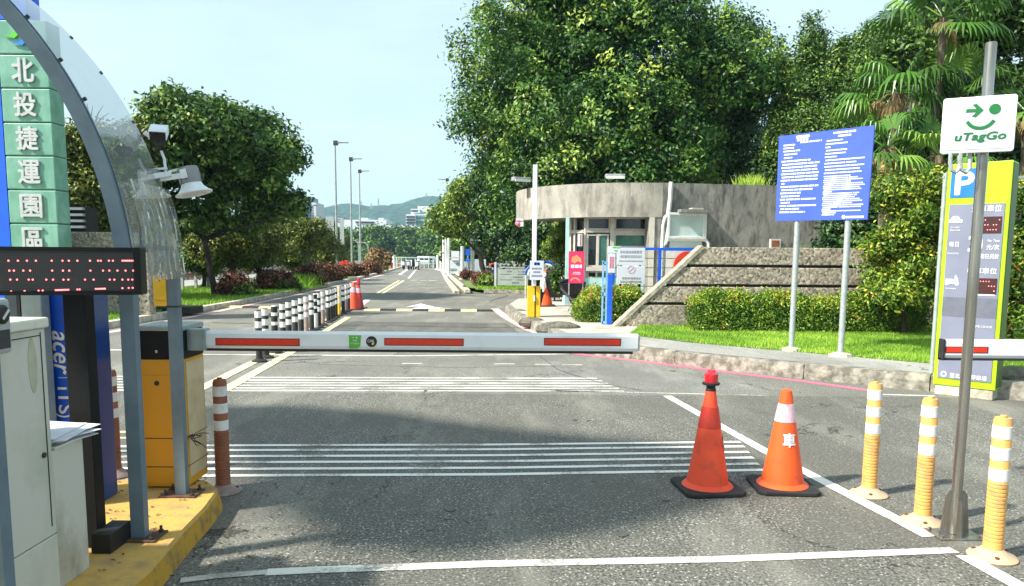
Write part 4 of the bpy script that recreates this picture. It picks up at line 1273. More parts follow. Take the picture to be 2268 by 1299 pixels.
# ------------------------------------------------------------------ row of marker posts down the middle of the road
tops = [569, 587, 607, 625, 638, 652, 666, 677, 689, 697, 705, 714, 726, 732, 737, 743, 750, 759, 766, 771, 778]
kinds = 'bbwbbbbobwbobbbbybobb'
A_, B_ = G(575, 802), G(781, 684)
def marker(label, kind, loc):
    t = thing('marker_post', label, 'marker post', loc, 0, 'row of black and white marker posts in the middle of the road')
    MB().lathe([(.11, .0), (.115, .02), (.06, .05), (.045, .055)], seg=18).build('base', 'rubber', t, world=False, smooth=True)
    body = {'b': 'rubber', 'w': 'bollard_white', 'o': 'bollard_faded', 'y': 'box_yellow'}[kind]
    MB().lathe([(.048, .05), (.048, .75), (.035, .77), (.004, .77)], seg=18).build('post', body, t, world=False, smooth=True)
    for k in range(3):
        z0 = .36 + k * .15
        MB().lathe([(.0485, z0), (.0505, z0 + .001), (.0505, z0 + .095), (.0485, z0 + .096)], seg=18).build('reflective_band', 'bollard_white' if kind != 'w' else 'rubber', t, world=False, smooth=True)
    return t
ordn = ['nearest', 'second', 'third', 'fourth', 'fifth', 'sixth', 'seventh', 'eighth', 'ninth', 'tenth', 'eleventh', 'twelfth', 'thirteenth', 'fourteenth', 'fifteenth', 'sixteenth', 'seventeenth', 'eighteenth', 'nineteenth', 'twentieth', 'last']
kn = {'b': 'black and white banded', 'w': 'mostly white', 'o': 'faded brown and white', 'y': 'bright yellow and white'}
masters = {}
for i, (tx, k) in enumerate(zip(tops, kinds)):
    # walk along the base line to the spot under this top
    best = min(range(401), key=lambda q: abs((lambda g: (CX + FPX * (CM.transposed() @ (g + Vector((0, 0, .8)) - EYE)).x / -(CM.transposed() @ (g + Vector((0, 0, .8)) - EYE)).z))(A_.lerp(B_, q / 400)) - tx))
    loc = A_.lerp(B_, best / 400)
    lab = f"{kn[k]} marker post, {ordn[i]} from the barrier arm"
    if k in masters:
        copy_thing(masters[k], loc, 0, lab)
    else:
        masters[k] = marker(lab, k, loc)
def far_cone(px, py, lab, H, m, lamp=False, z=0.0):
    p = G(px, py, z); s = H / .7
    t = thing('traffic_cone', lab, 'traffic cone', p, 0, 'traffic cones')
    MB().box(-.2 * s, .2 * s, -.2 * s, .2 * s, 0, .03).build('base', 'rubber', t, world=False)
    MB().lathe([(.15 * s, .03), (.09 * s, .35 * s), (.035 * s, .68 * s), (.02 * s, .7 * s)], seg=20).build('body', m, t, world=False, smooth=True)
    MB().lathe([(.076 * s, .44 * s), (.079 * s, .441 * s), (.058 * s, .57 * s), (.055 * s, .571 * s)], seg=20).build('reflective_band', 'cone_band_pink', t, world=False)
    if lamp: MB().lathe([(.05, .66 * s), (.055, .8 * s), (.03, .85 * s), (.003, .86 * s)], seg=14).build('warning_lamp', 'lamp_red', t, world=False, smooth=True)
far_cone(784, 686, 'faded red traffic cone at the far end of the marker posts', .8, 'cone_red')
far_cone(795, 684, 'dark red lamp-topped traffic cone at the far end of the marker posts', .75, 'lamp_red', True)
far_cone(1207, 678, 'orange traffic cone standing behind the distant yellow barrier', 1.0, 'cone_orange', z=KZ)

# ------------------------------------------------------------------ stainless pole with white sign
Pb = G(2112, 1186)
t = thing('sign_pole', 'tall stainless steel pole on a gusseted base plate between the bollards', 'pole', Pb)
zt_ = V(2184, 96, Pb.y).z
MB().lathe([(.028, .014), (.028, zt_), (.024, zt_ + .004), (.002, zt_ + .006)], seg=28).build('tube', 'stainless', t, world=False, smooth=True)
MB().box(-.13, .13, -.09, .09, 0, .012).build('base_plate', 'stainless', t, world=False, bevel=.003)
mb = MB()
for sx in (-1, 1): mb.slab([(sx * .026, -.004, .012), (sx * .085, -.004, .012), (sx * .062, -.004, .24), (sx * .045, -.004, .27), (sx * .026, -.004, .27)], (0, .008, 0))
mb.slab([(-.004, -.026, .012), (-.004, -.075, .012), (-.004, -.05, .22), (-.004, -.026, .22)], (.008, 0, 0))
mb.build('gusset', 'stainless', t, world=False)
mb = MB()
for sx in (-1, 1):
    for sy in (-1, 1): mb.lathe([(.012, .012), (.012, .024), (.002, .026)], (sx * .105, sy * .065, 0), 6)
mb.build('bolt', 'stainless', t, world=False)
YS = Pb.y - .075
c = (V(2093, 212, YS) + V(2257, 215, YS) + V(2240, 342, YS) + V(2078, 335, YS)) / 4
SR = Vector((math.cos(.42), -math.sin(.42), 0))
def on_s(px, py):
    r_ = ray(px, py); nn_ = SR.cross(Vector((0, 0, 1))); w_ = EYE + r_ * ((c - EYE).dot(nn_) / r_.dot(nn_)) - c
    return w_.dot(SR), w_.z
ws = (on_s(2257, 215)[0] + on_s(2240, 342)[0] - on_s(2093, 212)[0] - on_s(2078, 335)[0]) / 2
hs = (on_s(2257, 215)[1] + on_s(2093, 212)[1] - on_s(2240, 342)[1] - on_s(2078, 335)[1]) / 2
print('SIGN2', ws, hs)
tS = thing('hanging_sign', 'white square lamp-box sign with green smiling arrow emblem on the stainless pole', 'sign', c)
pl = Pl(c, SR, (0, 0, 1))
def rrect(w, h, r, seg=6):
    o = []
    for sx, sy, a0 in ((1, -1, -90), (1, 1, 0), (-1, 1, 90), (-1, -1, 180)):
        for k in range(seg + 1):
            a = math.radians(a0 + 90 * k / seg); o.append((sx * (w / 2 - r) + r * math.cos(a), sy * (h / 2 - r) + r * math.sin(a)))
    return o
mb = MB(); pl.poly(mb, rrect(ws, hs, .015), -.022, 0); mb.build('box', 'lamp_white', tS, bevel=.004)
mb = MB(); pl.poly(mb, rrect(ws - .035, hs - .035, .01), .0005, .003); mb.build('face', 'sign_white', tS)
g = MB()
pl.disc(g, .070, .076, .027, .0035, .006, 28)                                     # eye
pl.arc(g, .008, .048, .068, math.radians(206), math.radians(334), .017, .0035, .006, 18)  # smile
pl.poly(g, [(-.060, .084), (-.010, .082), (-.010, .066), (-.064, .067)], .0035, .006)         # arrow
pl.poly(g, [(-.034, .105), (-.016, .109), (.018, .074), (-.016, .039), (-.034, .044), (-.006, .074)], .0035, .006)
g.build('emblem', 'logo_green', tS)
pl.text('uTagGo', 'logo_green', tS, .012, -.068, .235, .052, .0045, .03, .18)
mb = MB()
for dx in (-.12, -.065):
    o = c + Vector((dx, .03, -hs / 2))
    mb.tube([o, o + Vector((0, 0, -.05)), o + Vector((.01, 0, -.09)), o + Vector((.035, 0, -.105)), o + Vector((.055, 0, -.08)), o + Vector((.06, .02, 0))], .011, 8)
mb.build('cable', 'galvanised', tS, smooth=True)
MB().box(c.x - .02, c.x + .1, YS + .035, YS + .052, c.z - .03, c.z + .03).build('clamp', 'dark_steel', tS)

# ------------------------------------------------------------------ right-hand barrier arm
YA = 5.15
a = V(2087, 776, YA)
t = thing('road_barrier', 'white barrier arm with red stripe entering from the right edge', 'barrier arm', a)
za, zb_ = V(2100, 753, YA).z, V(2100, 797, YA).z
def arm(mb, x0, x1, y, z0, z1, th=.05, ch=.022):
    pr = [(0, z0 + ch), (.0 + ch * .5, z0), (th, z0), (th, z1), (ch * .7, z1), (0, z1 - ch)]
    vs = [(x, y + q[0], q[1]) for x in (x0, x1) for q in pr]
    mb.add(vs, [(0, 1, 2, 3, 4, 5), (11, 10, 9, 8, 7, 6)] + [(i, 6 + i, 6 + (i + 1) % 6, (i + 1) % 6) for i in range(6)])
mb = MB(); arm(mb, a.x + .02, a.x + 3.2, YA, zb_ + .01, za); mb.build('beam', 'arm_white', t)
MB().box(a.x, a.x + .02, YA - .006, YA + .056, zb_ - .006, za + .004).build('end_cap', 'rubber', t, bevel=.006)
MB().box(a.x, a.x + 3.2, YA + .005, YA + .045, zb_ - .006, zb_ + .008).build('rubber_edge', 'rubber', t)
pl = Pl((a.x, YA, 0), (1, 0, 0))
m0, m1 = V(2094, 768, YA), V(2188, 783, YA)
mb = MB(); pl.rect(mb, m0.x - a.x, m1.x - a.x, m1.z, m0.z, .0005, .002); mb.build('stripe_edge', 'reflector_edge', t)
mb = MB(); pl.rect(mb, m0.x - a.x + .008, m1.x - a.x - .008, m1.z + .005, m0.z - .005, .0025, .004); mb.build('red_stripe', 'reflector_red', t)

# ------------------------------------------------------------------ parking information kiosk
YK = 8.25
KL, KR = V(2066, 850, 8.72), V(2204, 862, 8.28)
kd = Vector((KR.x - KL.x, KR.y - KL.y, 0)); kw = kd.length; kmid = (KL + KR) / 2
kz0, kz1 = V(2130, 858, kmid.y).z, V(2175, 360, kmid.y).z
K = thing('parking_kiosk', 'tall lime green parking information kiosk with grey front and blue parking letter', 'information kiosk', (kmid.x, kmid.y, 0))
pl = Pl((kmid.x, kmid.y, (kz0 + kz1) / 2), kd); kh = kz1 - kz0
mb = MB(); pl.rect(mb, -kw / 2 + .02, kw / 2 - .02, -kh / 2 - kz0, -kh / 2, -.28, -.015); mb.build('plinth', 'kerb_light', K, bevel=.01)
mb = MB(); pl.rect(mb, -kw / 2, kw / 2, -kh / 2, kh / 2, -.30, 0); mb.build('case', 'lime', K, bevel=.006)
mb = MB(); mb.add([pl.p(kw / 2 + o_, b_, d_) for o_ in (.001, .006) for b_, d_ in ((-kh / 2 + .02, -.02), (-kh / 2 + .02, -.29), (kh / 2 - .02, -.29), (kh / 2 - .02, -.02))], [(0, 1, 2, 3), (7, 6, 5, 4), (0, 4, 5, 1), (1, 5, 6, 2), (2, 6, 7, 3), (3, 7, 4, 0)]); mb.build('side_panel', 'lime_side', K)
KS = kw / .72
class Sq(Pl):
    def p(s, a, b, d=0.0): return s.c + s.r * (a * KS) + s.u * b + s.n * d
plk = pl; pl = Sq(plk.c, plk.r); kw = .72
def kv(py, pxx=2130): return V(pxx, py, kmid.y).z - (kz0 + kz1) / 2
mb = MB(); pl.rect(mb, -kw / 2 + .05, kw / 2 - .05, kv(842), kv(452), .001, .012); mb.build('front_panel', 'kiosk_grey', K)
mb = MB(); pl.rect(mb, -kw / 2 + .05, kw / 2 - .05, kv(703), kv(660), .0125, .014); mb.build('dark_band', 'kiosk_grey_dark', K)
mb = MB(); pl.rect(mb, -kw / 2 + .045, -.02, kv(436), kv(372), .001, .008); pb = mb.build('parking_plate', 'park_blue', K)
pl.text('P', 'white', pb, -.155, (kv(436) + kv(372)) / 2, .20, .245, .010, .03)
for y0, y1, s_ in ((481, 517, 0), (616, 650, 5)):
    mb = MB(); pl.rect(mb, .06, .29, kv(y1), kv(y0), .0125, .02); dd = mb.build('display', 'display_maroon', K)
    rs = random.Random(s_); mb = MB()
    for r_ in range(3):
        for q in range(7):
            if rs.random() < .62: pl.disc(mb, .08 + q * .031, kv(y1) + (kv(y0) - kv(y1)) * (.2 + .3 * r_), .006, .021, .023, 8)
    mb.build('led_dot', 'led_red', dd)
mb = MB(); pl.rect(mb, .06, .28, kv(654), kv(651), .0125, .016); mb.build('display_sill', 'white', K)
tx = lambda s_, a_, y, w_, h_=None, b_=.01: pl.text(s_, 'white', K, a_, kv(y), w_, h_, .0150, b_)
tx('汽車車位', .115, 463, .33, .075, .02); tx('機車車位', .115, 600, .33, .07, .02)
tx('每日', -.225, 541, .11, .06, .02); tx('Everyday', -.225, 562, .13, .03)
tx('Current\nVacancies', -.225, 506, .12, .055); tx('Scooters', -.225, 640, .12, .024)
tx('30', .02, 541, .15, .17, .03); tx('Per Time', .22, 534, .13, .028); tx('元/次', .215, 548, .14, .058, .02); tx('隔日另計', .185, 568, .21, .055, .02)
tx('臺北捷運停車場', .05, 834, .42, .055, .02)
mb = MB(); pl.arc(mb, -.235, kv(833), .028, 0, 6.2832, .014, .0125, .016, 20); mb.build('emblem', 'white', K)
tx('依現場公告收費', .155, 722, .24, .028)
mb = MB()         # white car and scooter pictograms
cy_ = kv(487)
pl.poly(mb, [(-.30, cy_ - .03), (-.15, cy_ - .03), (-.145, cy_ + .002), (-.175, cy_ + .012), (-.20, cy_ + .045), (-.26, cy_ + .045), (-.285, cy_ + .012), (-.305, cy_)], .0125, .016)
mb.build('car_pictogram', 'white', K)
mb = MB(); cy_ = kv(623)
pl.poly(mb, [(-.30, cy_ - .035), (-.14, cy_ - .035), (-.145, cy_ + .01), (-.17, cy_ + .06), (-.185, cy_ + .06), (-.19, cy_ + .005), (-.22, cy_ + .02), (-.295, cy_ + .02)], .0125, .016)
pl.disc(mb, -.275, cy_ - .03, .025, .0125, .016, 14); pl.disc(mb, -.16, cy_ - .03, .025, .0125, .016, 14)
mb.build('scooter_pictogram', 'white', K)
p = V(2062, 846, 9.1)
t = thing('thin_post', 'slim pale grey post standing just left of the lime kiosk', 'post', (p.x, 9.1, KZ))
MB().tube([(p.x, 9.1, KZ - .1), (p.x, 9.1, V(2090, 384, 9.1).z)], .028, 12).build('pole', 'galvanised', t, smooth=True)
q = V(2090, 384, 9.1).z
MB().box(p.x - .03, p.x + 1.9, 9.08, 9.12, q - .06, q - .03).build('cross_bar', 'galvanised', t)
p = G(2252, 882)
t = thing('rock', 'dark rough stone block right of the kiosk at the kerb', 'rock', (p.x, p.y + .2, 0))
MB().ball((p.x + .1, p.y + .25, .14), .26, 10, 6, (1.3, .8, .8)).build('stone', 'rock', t)

# ------------------------------------------------------------------ blue regulations sign on two posts
la, lb = G(1748, 777, KZ), G(1858, 788, KZ)
dr_ = (Vector((lb.x - la.x, lb.y - la.y, 0))).normalized()
dr_ = Vector((dr_.x, dr_.y - .16, 0)).normalized()
midp = (la + lb) / 2
pl0 = Pl((midp.x, midp.y, 0), dr_)
def on(pl_, px, py, d=0.0):
    r_ = ray(px, py); nrm = pl_.n; o = pl_.c + nrm * d
    t_ = (o - EYE).dot(nrm) / r_.dot(nrm)
    w_ = EYE + r_ * t_ - pl_.c
    return w_.dot(pl_.r), w_.dot(pl_.u)
cn = [on(pl0, *q) for q in ((1730, 303), (1941, 279), (1925, 487), (1722, 490))]
BS = thing('regulations_sign', 'large blue regulations board with dense white text on two grey posts in the lawn', 'sign', (midp.x, midp.y, KZ))
ua = (cn[0][0] + cn[3][0]) / 2; ub = (cn[1][0] + cn[2][0]) / 2
vt = (cn[0][1] + cn[1][1]) / 2; vb = (cn[2][1] + cn[3][1]) / 2
print('SIGN', cn)
mb = MB(); pl0.poly(mb, cn[::-1], .03, .055); pan = mb.build('panel', 'sign_blue', BS)
for nm, px, pxb, b0 in (('post', 1766, 1748, la), ('post', 1878, 1858, lb)):
    u_, v_ = on(pl0, px, 500)
    q = pl0.p(u_, 0)
    MB().tube([(q.x, q.y, KZ - .1), (q.x, q.y, vt - .12)], .042, 14).build(nm, 'galvanised', BS, smooth=True)
    MB().lathe([(.17, KZ - .01), (.15, KZ + .035), (.05, KZ + .06)], (q.x, q.y, 0), 9).build('footing', 'paving_concrete', BS)
rs = random.Random(4)
mb = MB()
def bl(u, v):       # bilinear place on the board
    a_ = Vector(cn[0]).lerp(Vector(cn[1]), u); b_ = Vector(cn[3]).lerp(Vector(cn[2]), u)
    return tuple(b_.lerp(a_, v))
def word(u0, u1, v, th):
    pl0.poly(mb, [bl(u0, v - th / 2), bl(u1, v - th / 2), bl(u1, v + th / 2), bl(u0, v + th / 2)], .056, .0585)
def trow(u0, u1, v, th=.017, wl_=(.04, .16), gap=.009):
    u = u0
    while u < u1 - .004:
        e_ = min(u1, u + rs.uniform(*wl_)); 
        k = u
        while k < e_ - .002: word(k, min(e_, k + th * .75), v, th); k += th * .75 + .0026
        u = e_ + gap
word(.20, .345, .965, .028); 
for q in range(4): word(.21 + q * .033, .234 + q * .033, .93, .028)
trow(.06, .20, .882); trow(.25, .48, .90); trow(.06, .18, .848); trow(.06, .25, .812); trow(.07, .22, .775); trow(.07, .165, .735)
L_ = [.37, .47, .46, .45, .47, .46, .47, .09, .47, .41, .28, .27, .45, .16, .46, .27, .34]
for i, e_ in enumerate(L_): trow(.045 + .01 * (i % 2), e_, .695 - i * .0372, .0175)
trow(.60, .83, .965, .02); trow(.65, .78, .928, .02)
L_ = [.70, .75, .58, .75, .74, .65, .93, .85, .93, .89, .91, .80, .88, .93, .81, .93, .95, .90, .92, .62, .90, .88, .86, .91, .94, .84, .95, .93, .62, .93, .68, .66]
v_ = .885
for i, e_ in enumerate(L_):
    trow(.525 + (i % 3 == 0) * .008, e_, v_, .0145 if i < 11 else .0115, (.08, .3), .005); v_ -= .036 if i < 11 else .0215
for q in range(11): word(.785 + q * .0165, .797 + q * .0165, .030, .024)
pl0.disc(mb, *bl(.76, .032), .026, .056, .0585, 16)
mb.build('lettering', 'sign_text', pan)
# ------------------------------------------------------------------ yellow island and everything on it
IZ = .13
tip = [(-3.25, -3), (-1.66, -3), (-1.70, 2.8)] 
for q in ((330, 1256), (405, 1170), (452, 1122), (474, 1092), (476, 1078), (455, 1064), (400, 1056), (300, 1058), (262, 1064)):
    g = G(*q, IZ); tip.append((g.x, g.y))
tip += [(-3.0, tip[-1][1] - .1), (-3.25, tip[-1][1] - .5)]
bm_ = MB()
nI = len(tip); cxI = sum(p[0] for p in tip) / nI; cyI = sum(p[1] for p in tip) / nI
low = [(p[0] + (.035 if p[0] > cxI else -.03), p[1] + (.03 if p[1] > 4.3 else 0)) for p in tip]
mid_ = [(p[0] + (.012 if p[0] > cxI else -.01), p[1] + (.01 if p[1] > 4.3 else 0)) for p in tip]
bm_.add([(*p, -.01) for p in low] + [(*p, IZ - .02) for p in mid_], [(i, (i + 1) % nI, nI + (i + 1) % nI, nI + i) for i in range(nI)])
o = tag(bm_.build('traffic_island', 'island_side'), kind='structure')
tp = MB().add([(*p, IZ - .02) for p in mid_] + [(p[0] * .998 - .0, p[1] - .008, IZ) for p in tip], [(i, (i + 1) % nI, nI + (i + 1) % nI, nI + i) for i in range(nI)] + [tuple(range(nI, 2 * nI))])
tag(tp.build('island_top', 'island_yellow'), kind='structure')
# leaves and grit lying about
rs = np.random.default_rng(5)
n = 150
P = np.stack([rs.uniform(-2.75, -1.85, n), rs.uniform(3.2, 4.8, n), np.full(n, IZ + .006)], 1)
P2 = np.stack([rs.uniform(-1.75, -1.2, 110), rs.uniform(2.8, 5.2, 110), np.full(110, .006)], 1)
P3 = np.stack([rs.uniform(3.5, 9, 260), rs.uniform(9.3, 12.8, 260), np.full(260, KZ + .03)], 1)
P4 = np.stack([rs.uniform(-7, 6, 200), rs.uniform(4, 16, 200), np.full(200, .005)], 1)
PP = np.concatenate([P, P2, P4])
o = leaf_object('litter', 'dead_leaf', None, PP, rs.normal(size=(len(PP), 3)) * .25 + [0, 0, 1], .028, .014, rs.random(len(PP)), 3)
tag(o, 'small dry leaves and grit scattered over the island and road', 'leaf litter', None, 'stuff')

# barrier housing and its arm
YH = 4.52
ha, hb = V(322, 1083, YH), V(303, 797, YH)
hx0 = V(316, 1000, YH).x; hx1 = V(413, 1000, YH).x
htop = V(350, 722, YH).z; hmid = V(350, 797, YH).z
t = thing('barrier_gate', 'large orange barrier housing with black head carrying the white arm across the road', 'barrier', ((hx0 + hx1) / 2, YH, IZ))
MB().box(hx0, hx1, YH, YH + .31, IZ + .01, hmid).build('housing', 'housing_orange', t, bevel=.006)
MB().box(hx0 - .002, hx1 + .002, YH - .002, YH + .312, hmid + .002, htop - .035).build('head', 'housing_black', t, bevel=.006)
MB().box(hx0 - .006, hx1 + .006, YH - .012, YH + .32, htop - .033, htop).build('lid', 'lid_grey', t, bevel=.008)
z0_, z1_ = V(350, 832, YH).z, V(350, 1030, YH).z
MB().box(hx0 + .012, hx1 - .012, YH - .004, YH - .001, IZ + .03, z0_).build('door', 'housing_orange', t, bevel=.0015)
lk = V(348, 849, YH)
MB().lathe([(.015, 0), (.015, .006), (.009, .008), (.009, .004), (.001, .004)], (lk.x, YH - .003, lk.z), 18, (0, -1, 0)).build('lock', 'dark_steel', t, world=True)
lk = V(347, 779, YH)
MB().lathe([(.009, 0), (.009, .006), (.002, .007)], (lk.x, YH - .001, lk.z), 14, (0, -1, 0)).build('keyhole', 'stainless', t)
mb = MB(); sz = V(435, 970, YH).z
for zz_ in (V(350, 971, YH).z, V(350, 1034, YH).z): mb.box(hx0 - .002, hx1 + .004, YH - .007, YH + .315, zz_ - .0025, zz_ + .0025)
mb.build('strap', 'rust', t)
mb = MB(); rs2 = random.Random(3)
for k in range(7):
    o = Vector((hx1 + .012, YH + .02, V(430, 968, YH).z)); pts = [o]
    for q in range(4): o = o + Vector((rs2.uniform(0, .035), rs2.uniform(-.02, .02), rs2.uniform(-.03, .012))); pts.append(o)
    mb.tube(pts, .003, 5)
mb.build('wire_knot', 'dark_steel', t)
mb = MB()
sxp = hx1 + .001          # weathered film on the housing's flank
MB().box(hx1 + .0005, hx1 + .003, YH + .04, YH + .29, IZ + .06, hmid - .02).build('side_film', 'film_beige', t)
YA2 = 4.60
p0, p1 = V(415, 757, YA2), V(1411, 756, YA2 + .03)
az0, az1 = V(900, 776, YA2).z, V(900, 736.5, YA2).z
am = MB()
pr = [(0, az0 + .022), (.010, az0), (.045, az0), (.05, az0 + .02), (.05, az1 - .012), (.040, az1), (.014, az1), (0, az1 - .016)]
vs = [(x_, YA2 - .01 + q[0], q[1]) for x_ in (hx1 + .03, p1.x) for q in pr]
am.add(vs, [tuple(range(8)), tuple(range(15, 7, -1))] + [(i, 8 + i, 8 + (i + 1) % 8, (i + 1) % 8) for i in range(8)])
A = am.build('arm', 'arm_white', t)
MB().box(p1.x, p1.x + .012, YA2 - .008, YA2 + .038, az0 + .006, az1 - .006).build('end_cap', 'pole_grey', A, bevel=.004)
MB().box(V(443, 779, YA2).x, V(1402, 779, YA2).x, YA2 - .002, YA2 + .034, az0 - .014, az0 + .004).build('rubber_edge', 'rubber', A, bevel=.003)
MB().box(hx1 + .002, hx1 + .12, YA2 - .02, YA2 + .06, az0 - .012, az1 + .012).build('hub', 'lid_grey', t, bevel=.006)
lk = V(443, 759, YA2 - .012)
MB().lathe([(.007, 0), (.007, .003), (.002, .004)], (lk.x, YA2 - .0105, lk.z), 10, (0, -1, 0)).build('bolt', 'dark_steel', A)
pl = Pl((0, YA2 - .0105, 0), (1, 0, 0))
for a_, b_ in ((477, 664), (851, 1027), (1205, 1375)):
    q0, q1 = V(a_, 749, YA2 - .01), V(b_, 767, YA2 - .01)
    mb = MB(); pl.rect(mb, q0.x, q1.x, q1.z, q0.z, .0003, .0015); e_ = mb.build('reflector', 'reflector_edge', A)
    mb = MB(); pl.rect(mb, q0.x + .006, q1.x - .006, q1.z + .005, q0.z - .005, .0018, .003); mb.build('red_film', 'reflector_red', e_)
q0, q1 = V(773, 743, YA2 - .01), V(800, 772, YA2 - .01)
mb = MB(); pl.poly(mb, [(q0.x, q1.z), (q1.x - .02, q1.z), (q1.x - .006, q1.z + .015), (q1.x, q0.z - .01), (q1.x, q0.z), (q0.x, q0.z)], .0003, .0018); st = mb.build('green_sticker', 'sticker_green', A)
mb = MB(); cx_, cz_ = (q0.x + q1.x) / 2, (q0.z + q1.z) / 2
pl.arc(mb, cx_, cz_ + .018, .012, 3.4, 6.0, .004, .002, .003, 8); pl.disc(mb, cx_ + .01, cz_ + .026, .005, .002, .003, 10); pl.rect(mb, cx_ - .016, cx_ - .006, cz_ + .024, cz_ + .028, .002, .003)
mb.build('emblem', 'white', st)
pl.text('uTagGo', 'white', st, cx_, cz_ - .01, .055, .012, .0025)
q0 = V(823, 757, YA2 - .01)
mb = MB(); pl.disc(mb, q0.x, q0.z, .034, .0003, .0018, 26); st = mb.build('round_sticker', 'black', A)
pl.text('CAR', 'white', st, q0.x - .004, q0.z + .004, .040, .016, .0022, .01)
mb = MB(); pl.poly(mb, [(q0.x, q0.z - .020), (q0.x + .014, q0.z - .020), (q0.x + .018, q0.z - .006), (q0.x + .004, q0.z - .006)], .002, .003); mb.build('sticker_mark', 'logo_yellow', st)

# arched canopy: two steel ribs, clear curved sheet, wrapped film
YN1, YN2 = 3.85, 4.55
b1, b2 = G(311, 1192, IZ), G(404, 1096, IZ)
CAN = thing('arched_canopy', 'blue grey steel canopy frame with clear curved plastic sheet arching over the island', 'canopy', (b1.x, b1.y, IZ))
R_, ZS = 2.0, 1.42
def rib(bx_, by_, R=R_, amax=62, z0=IZ + .01, nn=22):
    pts = [Vector((bx_, by_, z0)), Vector((bx_, by_, ZS * .6))]
    for k in range(nn + 1):
        a = math.radians(amax) * k / nn
        pts.append(Vector((bx_ - R * (1 - math.cos(a)), by_, ZS + R * math.sin(a))))
    return pts
def ribbon(mb, pts, w, d):
    """square tube following a path that stays in a plane y = const"""
    k = len(mb.v)
    for i, p in enumerate(pts):
        t_ = (pts[min(i + 1, len(pts) - 1)] - pts[max(i - 1, 0)]).normalized()
        nrm = Vector((t_.z, 0, -t_.x))
        for sx, sy in ((-1, -1), (1, -1), (1, 1), (-1, 1)):
            mb.v.append(p + nrm * sx * w / 2 + Vector((0, sy * d / 2, 0)))
    for i in range(len(pts) - 1):
        for j in range(4):
            a_, b_ = k + i * 4 + j, k + i * 4 + (j + 1) % 4
            mb.f.append((a_, b_, b_ + 4, a_ + 4))
    mb.f += [(k, k + 1, k + 2, k + 3), tuple(k + (len(pts) - 1) * 4 + j for j in (3, 2, 1, 0))]
mb = MB(); ribbon(mb, rib(b1.x, b1.y), .07, .05); r1_ = mb.build('near_rib', 'steel_blue', CAN)
fp = [p for p in rib(b2.x, b2.y)]
mb = MB(); ribbon(mb, fp[:5], .065, .05); r2_ = mb.build('far_rib', 'steel_blue', CAN)
for bb, rr in ((b1, r1_), (b2, r2_)):
    MB().box(bb.x - .115, bb.x + .105, bb.y - .07, bb.y + .09, IZ + .001, IZ + .011).build('foot_plate', 'rust', rr, bevel=.002)
    for sx, sy in ((-.085, -.045), (.08, -.045), (-.085, .06), (.08, .06)):
        MB().lathe([(.014, .011), (.014, .024), (.008, .026), (.008, .045), (.002, .046)], (bb.x + sx, bb.y + sy, IZ), 6).build('anchor_bolt', 'dark_steel', rr)
# sheet
def sheet(a0, a1, ya, yb, bxa, bxb, na, ny, wave=0.0, off=.04, seed=0, y_in=0.0):
    mb = MB(); rs_ = random.Random(seed)
    for i in range(na + 1):
        a = math.radians(a0 + (a1 - a0) * i / na)
        for j in range(ny + 1):
            t_ = j / ny
            bx_ = bxa + (bxb - bxa) * t_
            w_ = wave * (math.sin(j * 1.35 + 1.1 * math.sin(i * .35)) + .6 * math.sin(j * 2.9 + i * .22) + rs_.uniform(-1, 1) * .12)
            R = R_ + off + w_
            if a < 0: mb.v.append(Vector((bx_ + off + w_, ya + (yb - ya) * t_, ZS + R_ * a)))
            else: mb.v.append(Vector((bx_ - R_ + R * math.cos(a), ya + (yb - ya) * t_, ZS + R * math.sin(a))))
    for i in range(na):
        for j in range(ny):
            k = i * (ny + 1) + j
            mb.f.append((k, k + 1, k + ny + 2, k + ny + 1))
    return mb
sheet(2, 62, b1.y, b2.y, b1.x, b2.x, 40, 10).build('clear_sheet', 'canopy_sheet', CAN, smooth=True)
fm = sheet(1, 15.5, b1.y + .06, b2.y + .03, b1.x + .02, b2.x + .0, 22, 34, .006, .055, 2)
fm.build('plastic_film', 'film', CAN, smooth=True)
for j, (yy, bb) in enumerate(((b1.y + .03, b1), (b2.y - .03, b2))):
    for a in ((15, 27, 36, 43, 52) if j else (27, 33, 40, 47, 55)):
        ar = math.radians(a)
        c_ = Vector((bb.x - R_ + (R_ + .042) * math.cos(ar), yy, ZS + (R_ + .042) * math.sin(ar)))
        MB().lathe([(.010, -.008), (.010, .006), (.003, .007)], c_, 8, (math.cos(ar), 0, math.sin(ar))).build('bolt', 'dark_steel', CAN)
mb = MB()
for a in (6, 56):
    ar = math.radians(a)
    mb.bar((b1.x - R_ * (1 - math.cos(ar)), b1.y + .026, ZS + R_ * math.sin(ar)), (b2.x - R_ * (1 - math.cos(ar)), b2.y, ZS + R_ * math.sin(ar)), .03, .03)
mb.build('purlin', 'steel_blue', CAN)
MB().box(b2.x - .036, b2.x + .036, b2.y - .03, b2.y + .03, V(400, 679, b2.y).z - .004, V(400, 679, b2.y).z + .004).build('cable_tie', 'black', CAN)
# yellow switch box
q = V(360, 644, b2.y)
t = thing('switch_box', 'small yellow switch box fixed to the far canopy post', 'switch box', q)
MB().box(-.046, .046, -.02, .04, -.092, .092).build('back_box', 'box_yellow', t, world=False, bevel=.004)
MB().box(-.040, .036, -.034, -.0205, -.055, .08).build('cover', 'box_yellow', t, world=False, bevel=.004)
MB().lathe([(.004, 0), (.004, .003), (.001, .003)], (0, -.034, .06), 8, (0, -1, 0)).build('screw', 'dark_steel', t, world=False)
